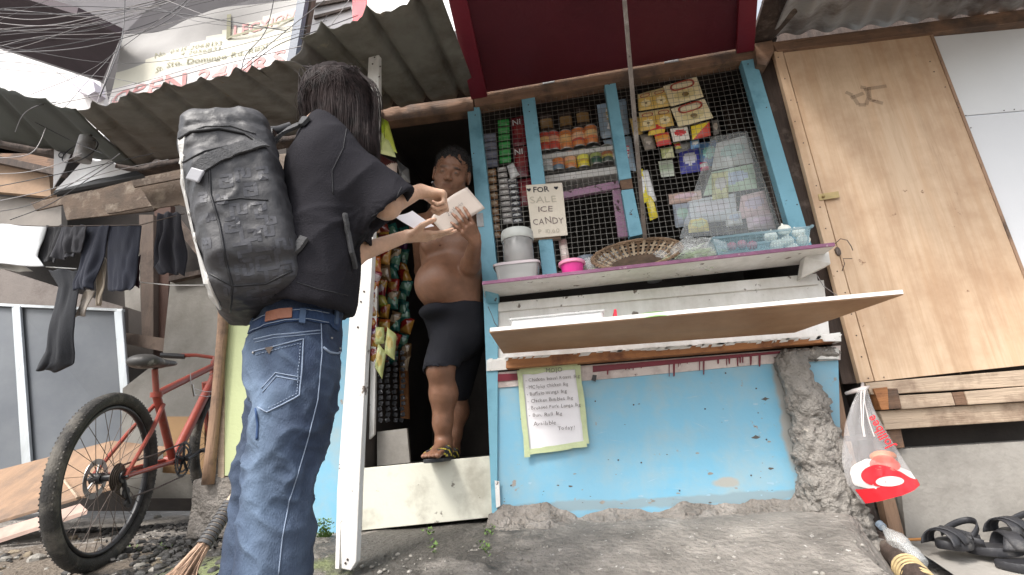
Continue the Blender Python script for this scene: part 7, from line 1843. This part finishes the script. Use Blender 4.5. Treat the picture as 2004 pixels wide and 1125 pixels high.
stitch('panel_seam', bpb, [(420, 395), (470, 388), (525, 392)], .0018, m_zip, BPK); stitch('base_seam', bpb, [(410, 535), (455, 560), (520, 555), (572, 530)], .0025, m_zip, BPK)
p1 = on_line(bpb, [(392, 330), (420, 310), (470, 292), (515, 283)], .006); obj('top_strap', band(bpb, p1, .016, .002, .003), m_web, BPK)
h = hit(bpb, 389, 346, .008)
if h: mb = MB(); mb.box(h, (.036, .006, .030), Matrix.Rotation(.4, 3, 'Y')); obj('strap_buckle', mb, M('grey_buckle', (.25, .25, .27), .4, .1, bump=0), BPK, bevel=.003)
def meander(x, y, s_, a_, kind=0):
    P0 = [[(0, 0), (3, 0), (3, 3), (0, 3), (0, 1.2), (1.8, 1.2), (1.8, 2)], [(0, 3), (0, 0), (1.5, 0), (1.5, 2), (3, 2), (3, 0)], [(0, 0), (3, 0), (3, 1.4), (1, 1.4), (1, 3), (3, 3)], [(0, 0), (0, 3), (2.6, 3), (2.6, 1.2), (1.2, 1.2)]][kind]
    c_, s2_ = math.cos(a_), math.sin(a_); return [(x + s_ * (p[0] * c_ - p[1] * s2_), y + s_ * (p[0] * s2_ + p[1] * c_)) for p in P0]
mz = [(430, 345, 7, 0), (462, 332, 8, 1), (500, 330, 7, 2), (425, 380, 6, 3), (478, 362, 7, 0), (452, 402, 9, 1), (490, 400, 9, 2), (440, 430, 8, 0), (520, 420, 6, 3), (470, 442, 10, 3), (505, 445, 9, 1), (455, 480, 11, 2), (500, 490, 13, 0), (542, 470, 9, 1), (462, 520, 10, 1), (520, 528, 9, 3), (548, 515, 8, 0), (405, 420, 5, 1), (395, 470, 5, 0), (425, 500, 6, 2), (475, 560, 9, 2), (515, 570, 9, 0), (440, 560, 6, 1), (388, 380, 5, 2)]
for x, y, s_, k_ in mz:
    P_ = on_line(bpb, meander(x, y, s_, -.15, k_), .0004, 5)
    if len(P_) > 2: obj('maze_print', band(bpb, P_, .0042, .0004), m_print, BPK)
# straps
def ribbon(name, pts, w, mat, par, fl=.25): return obj(name, band(bs, [Vector(p) for p in pts], w, .004, .006), mat, par, bevel=.001)
sp3 = lambda L_: [hit(bs, a, b, .010) or V(a, b, -1.25) for a, b in L_]
def sp_world(L_): 
    out = []
    for a, b in spl(L_, 4):
        h = hit(bs, a, b, .009); out.append(h)
    last = next((h for h in out if h), V(*L_[0], -1.2)); res = []
    for h, (a, b) in zip(out, spl(L_, 4)):
        if h is None: h = VD(a, b, (last - CAM).dot(_f))
        res.append(h); last = h
    return res
ribbon('shoulder_strap', sp_world([(528, 312), (534, 282), (556, 258), (590, 242), (604, 242)]), .013, m_web, BPK, .35)
ribbon('lower_strap', sp_world([(524, 338), (535, 380), (552, 440), (572, 492), (582, 492), (600, 468)]), .011, m_web, BPK, .3)
ribbon('front_strap', sp_world([(672, 420), (678, 460), (686, 505), (690, 525)]), .005, m_web, BPK, .35)
mb = MB(); L_ = [V(492, 262, -1.22), V(515, 255, -1.2), V(545, 254, -1.18), V(570, 246, -1.16)]; mb.tube(L_, .012, 8, flat=.5); mb.box(V(527, 262, -1.21), (.03, .02, .02)); obj('haul_loop', mb, m_black, BPK, smooth='auto')
mb = MB(); mb.tube([V(520, 268, -1.22), V(524, 300, -1.22), V(520, 330, -1.2)], .009, 6, flat=.4); obj('load_strap', mb, m_web, BPK, smooth='auto')

# paper, pen
PP = thing('paper_sheet', 'blank white sheet of paper held out in the far hand of the standing person', 'paper', V(805, 430, -.82))
cs = [V(768, 421, -.86), V(807, 407, -.80), V(850, 446, -.74), V(812, 441, -.80)]
mb = MB(); mb.grid(lambda u, v: bil(cs, u, v) + Vector((0, 0, -.012 * math.sin(PI * (u * .7 + v * .5)))), 12, 10); obj('sheet', mb, M('bright_paper', (.78, .77, .80), .6, .01, bump=.05), PP, smooth=True)
PN = thing('pen', 'dark pen pinched in the near hand of the standing person', 'pen', V(860, 392, -.86))
mb = MB(); mb.tube([V(846, 356, -.90), V(862, 390, -.84)], [.0038, .0035], 8); mb.tube([V(862, 390, -.84), V(864, 395, -.835)], [.003, .0006], 8); obj('barrel', mb, m_black, PN, smooth='auto')

# ------------------------------------------------------------ the storekeeper
MN = thing('person', 'bare chested man in dark shorts and sandals standing in the store doorway', 'person', Vector((V(850, 900, .05).x, .05, zf)))
hC = V(884, 342, -.12)
bf = Vector((-.50, -.86, 0)).normalized(); br_ = bf.cross(Vector((0, 0, 1)))     # body forward / his right
hf = frame((.10, -.93, -.38), (.24, -.1, 1.0))
shL, elL, wrL = V(935, 432, .10), V(917, 538, -.02), V(930, 474, -.29)
shR, elR, wrR = V(826, 442, .12), V(828, 530, .34), V(862, 590, .40)
hpF, knF, anF = V(893, 620, .10), V(862, 722, -.04), V(868, 862, .04)
hpB, knB, anB = V(920, 625, .18), V(892, 765, .27), V(884, 880, .30)
allp = np.array([hC, shL, elL, wrL, shR, elR, wrR, hpF, knF, anF, hpB, knB, anB])
F = Field(allp.min(0) - (.20, .26, .14), allp.max(0) + (.22, .20, .16), .0038)
head_sdf(F, hC, hf, 1.10)
nk = V(884, 408, .02)
F.cap(np.array(hC) + np.array(hf[2]) * -.07 - np.array(hf[1]) * .02, np.array(nk), .062, .068, .03)
bt = tuple(bf)
F.chain([NP(882, 432, .08), NP(880, 480, .06), NP(884, 540, .05), NP(888, 600, .08)], [.15, .17, .165, .16], .05, n=bt, sq=.70)
F.cap(np.array(shL), np.array(shR), .062, .062, .05)
F.ell(NP(866, 556, -.01), (.135, .15, .13), None, .06)
F.ell(NP(852, 478, -.05), (.075, .06, .055), None, .04); F.ell(NP(905, 478, -.03), (.075, .06, .055), None, .04)
F.ell(NP(833, 580, -.135), .010, None, .012, True)
F.ell(NP(861, 480, -.112), .006, None, .004)
for a_, b_, c_ in ((shL, elL, wrL), (shR, elR, wrR)):
    F.chain([np.array(a_), np.array(b_)], [.060, .047], .03); F.chain([np.array(b_), np.array(lerp(b_, c_, .35)), np.array(c_)], [.045, .046, .028], .02)
hand_sdf(F, wrL, V(905, 428, -.40) - wrL, (.25, -1, -.1), (.5, .3, .8), [(.35, .5, .4), (.3, .5, .4), (.3, .5, .4), (.35, .5, .4)], 1.0, (.6, .5, -.9), .3, spread=.10)
hand_sdf(F, wrR, (.1, -.2, -1), (-1, 0, 0), (0, -1, 0), [.3] * 4, 1.05)
for a_, b_, c_ in ((hpF, knF, anF), (hpB, knB, anB)):
    F.chain([np.array(a_), np.array(b_)], [.085, .062], .03)
    F.chain([np.array(b_), np.array(lerp(b_, c_, .35) + Vector((.006, .015, 0))), np.array(lerp(b_, c_, .75)), np.array(c_)], [.058, .062, .042, .036], .03)
# feet with toes
def foot(F, an, d, zsole):
    d = Vector(d).normalized(); s_ = d.cross(Vector((0, 0, 1))); b0 = Vector((an.x, an.y, zsole + .030))
    F.cap(np.array(b0 - d * .045), np.array(b0 + d * .02), .030, .030, .02); F.cap(np.array(an), np.array(b0), .036, .034, .02)
    F.cap(np.array(b0 + Vector((0, 0, .03))), np.array(b0 + d * .13 - Vector((0, 0, .010))), .034, .020, .02)
    for i in range(5):
        o_ = (i - 2) * .0185; L_ = (.0, .006, .004, -.004, -.014)[i]; a_ = b0 + d * .11 + s_ * o_ * .9; e_ = b0 + d * (.165 + L_) + s_ * o_ - Vector((0, 0, .016))
        F.cap(np.array(a_ - Vector((0, 0, .006))), np.array(e_), .013, (.0125 if i == 0 else .009), .005)
    return b0, d, s_
fd = Vector((-.10, -1.0, 0)); 
ft1 = foot(F, anF, fd, zf + .016); ft2 = foot(F, anB, fd, zf + .002)
v, f = F.mesh(); v = relax(v, f, 1, .3)
m_skin2 = skin('brown_skin', (.235, .118, .072))
man = obj('body', (v, f), m_skin2, MN, smooth=True)
lc = (v - np.array(hC)) / 1.10; X_, Y_, Z_ = lc @ np.array(hf[0]), lc @ np.array(hf[1]), lc @ np.array(hf[2])
col = np.ones((len(v), 3))
def mark(mask, c_): 
    global col
    col = col * (1 - mask[:, None]) + np.array(c_) * mask[:, None]
face = (np.abs(X_) < .1) & (np.abs(Z_) < .15) & (Y_ > .03)
sm = lambda d, a_: np.clip((a_ - d) / (a_ * .5), 0, 1)
for x in (-1, 1):
    mark(face * sm(np.hypot((X_ - x * .030) / 2.6, (Z_ - .0205 - .004 * (1 - np.abs(X_) / .03))), .0078), (.06, .05, .05))
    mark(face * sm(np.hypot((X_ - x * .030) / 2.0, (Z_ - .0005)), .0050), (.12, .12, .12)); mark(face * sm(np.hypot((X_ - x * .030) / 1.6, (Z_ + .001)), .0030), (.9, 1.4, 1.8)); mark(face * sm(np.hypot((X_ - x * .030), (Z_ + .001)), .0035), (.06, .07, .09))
mark(face * sm(np.hypot(X_ / 2.8, (Z_ + .0575)), .009), (.75, .48, .45))
mark(face * .45 * np.clip(vnoise(lc, 160) + .3, 0, 1) * sm(np.hypot(X_ / 2.4, Z_ + .045), .012), (.25, .25, .28))
mark(sm(np.linalg.norm(v - NP(861, 480, -.112), axis=1), .022), (.45, .32, .30)); 
sh_ = np.clip(fbm(v, 5, 3) * .3 + .25 * vnoise(v, 45) * .5, -.22, .2); col = col * (1 + sh_[:, None]); color_attr(man, np.clip(col, .02, 3))
# short hair
F = Field(np.array(hC) - .17, np.array(hC) + .17, .0045); r_, f_, u_ = [np.array(a) for a in hf]; Rm = np.stack([r_, f_, u_], 1)
PH_ = lambda x, y, z: np.array(hC) + 1.10 * (r_ * x + f_ * y + u_ * z)
F.ell(PH_(0, -.018, .040), np.array((.0795, .099, .088)) * 1.1, Rm, .02)
F.ell(PH_(0, .088, -.028), np.array((.070, .06, .088)) * 1.1, Rm, .012, True); F.ell(PH_(0, .0, -.105), np.array((.12, .12, .09)) * 1.1, Rm, .01, True)
v, f = F.mesh(); n = normals(v, f); v = v + n * (.006 * fbm(v, 45, 3))[:, None]
hm = MB(); rr_ = random.Random(3)
for q_ in range(0, len(v), 5):
    dd_ = Vector(n[q_]) + Vector((rr_.gauss(0, .6), rr_.gauss(0, .6), rr_.gauss(.2, .6))); dd_ = dd_.normalized() * rr_.uniform(.006, .016); p_ = Vector(v[q_]); hm.tube([p_, p_ + dd_], [.0012, .0003], 3, False)
obj('hair_tufts', hm, M('black_hair_tuft', (.012, .011, .011), .6, .3, 60, bump=0), MN, kind='stuff', fixn=False)
obj('hair', (v, f), M('black_short_hair', (.012, .011, .011), .6, .3, 60, bump=.6, bscale=220), MN, smooth=True)
# shorts
F = Field(np.minimum(allp[7], allp[9]) - (.24, .26, .50), allp[7] + (.30, .30, .18), .006)
F.chain([NP(890, 612, .08), NP(895, 640, .10)], [.172, .168], .03, n=bt, sq=.74)
F.ell(NP(862, 612, .01), (.105, .115, .045), None, .05)
F.chain([np.array(hpF) - (0, .0, .02), np.array(lerp(hpF, knF, 1.02))], [.112, .078], .04); F.chain([np.array(hpB) - (0, 0, .03), np.array(lerp(hpB, knB, .95))], [.105, .085], .03)
F.cut(NP(885, 603, .05), (-.05, .0, 1)); cutcap(F, np.array(lerp(hpF, knF, 1.03)), np.array((.14, .0, -1)), .16)
F.cap(np.array(lerp(hpF, knF, .94)), np.array(lerp(hpF, knF, 1.3)), .066, .075, .004, sub=True)
v, f = F.mesh(); v = relax(v, f, 2); n = normals(v, f); v = v + n * (.009 * fbm(v * np.array([1, 1, .5]), 9, 3, 3))[:, None]
obj('shorts', (v, f), M('dark_navy_shorts', (.007, .0075, .012), .9, .15, 8, bump=.25, bscale=200, sheen=0), MN, smooth=True)
# his sandals
m_yel = M('yellow_sandal_print', (.50, .42, .05), .5, .1, bump=0)
for b0, d, s_ in (ft1, ft2):
    sd = thing('sandal', None, None, b0); sd.parent = MN; sd.location = b0 - WL[MN.name]
    mb = MB(); n_ = 36; ol = [b0 + d * (.055 + .135 * math.cos(2 * PI * i / n_)) + s_ * ((.048 + .004 * math.cos(2 * PI * i / n_)) * math.sin(2 * PI * i / n_)) for i in range(n_)]
    mb.add([p - Vector((0, 0, .030 + .014)) for p in ol] + [p - Vector((0, 0, .028)) for p in ol], [tuple(range(n_))[::-1], tuple(range(n_, 2 * n_))] + [(i, (i + 1) % n_, n_ + (i + 1) % n_, n_ + i) for i in range(n_)]); obj('sole', mb, m_sand, sd, bevel=.002)
    for (c0, w_, h_) in ((.095, .062, .034), (.045, .030, .052)):
        mb = MB(); mb.grid(lambda u, v: b0 + d * (c0 + w_ * (u - .5) + .01 * math.cos(PI * v)) + s_ * (.050 * math.cos(PI * v)) + Vector((0, 0, -.024 + (h_ + .012 * (1 - u)) * math.sin(PI * v) ** .8)), 8, 20, lambda u, v: 1 if abs(((v * 3.0 + u * .9) % 1) - .5) < .13 else 0)
        o = obj('strap', mb, [m_sand, m_yel], sd, smooth=True, fixn=False); q = o.modifiers.new('t', 'SOLIDIFY'); q.thickness = .004
# notepad
NPD = thing('notepad', 'open cream notepad with faint writing held up by the man in the doorway', 'notepad', V(890, 450, -.33))
cs = [V(897, 372, -.36), V(916, 365, -.335), V(950, 406, -.33), V(868, 457, -.35)]
cs = [V(843, 428, -.40), V(914, 366, -.36), V(949, 407, -.335), V(868, 457, -.37)]
mb = MB(); mb.grid(lambda u, v: bil(cs, u, v) + Vector((-.012 * math.sin(PI * u) * (1 - v), -.010 * math.sin(PI * u) * (1 - v), .010 * math.sin(PI * u) * (1 - v))), 14, 10); o = obj('pages', mb, M('cream_pages', (.58, .50, .44), .7, .04, 6, bump=.1), NPD, smooth=True); q = o.modifiers.new('t', 'SOLIDIFY'); q.thickness = .006; q.offset = -1
mb = MB(); ex = (cs[1] - cs[0]).normalized(); ey = (cs[0] - cs[3]).normalized(); write(mb, '2 x 35  rice', bil(cs, .3, .5) + Vector((0, -.010, 0)), ex, ey, .022, 0, .2, 1, .001, .09); obj('handwriting', mb, m_ink2, NPD)
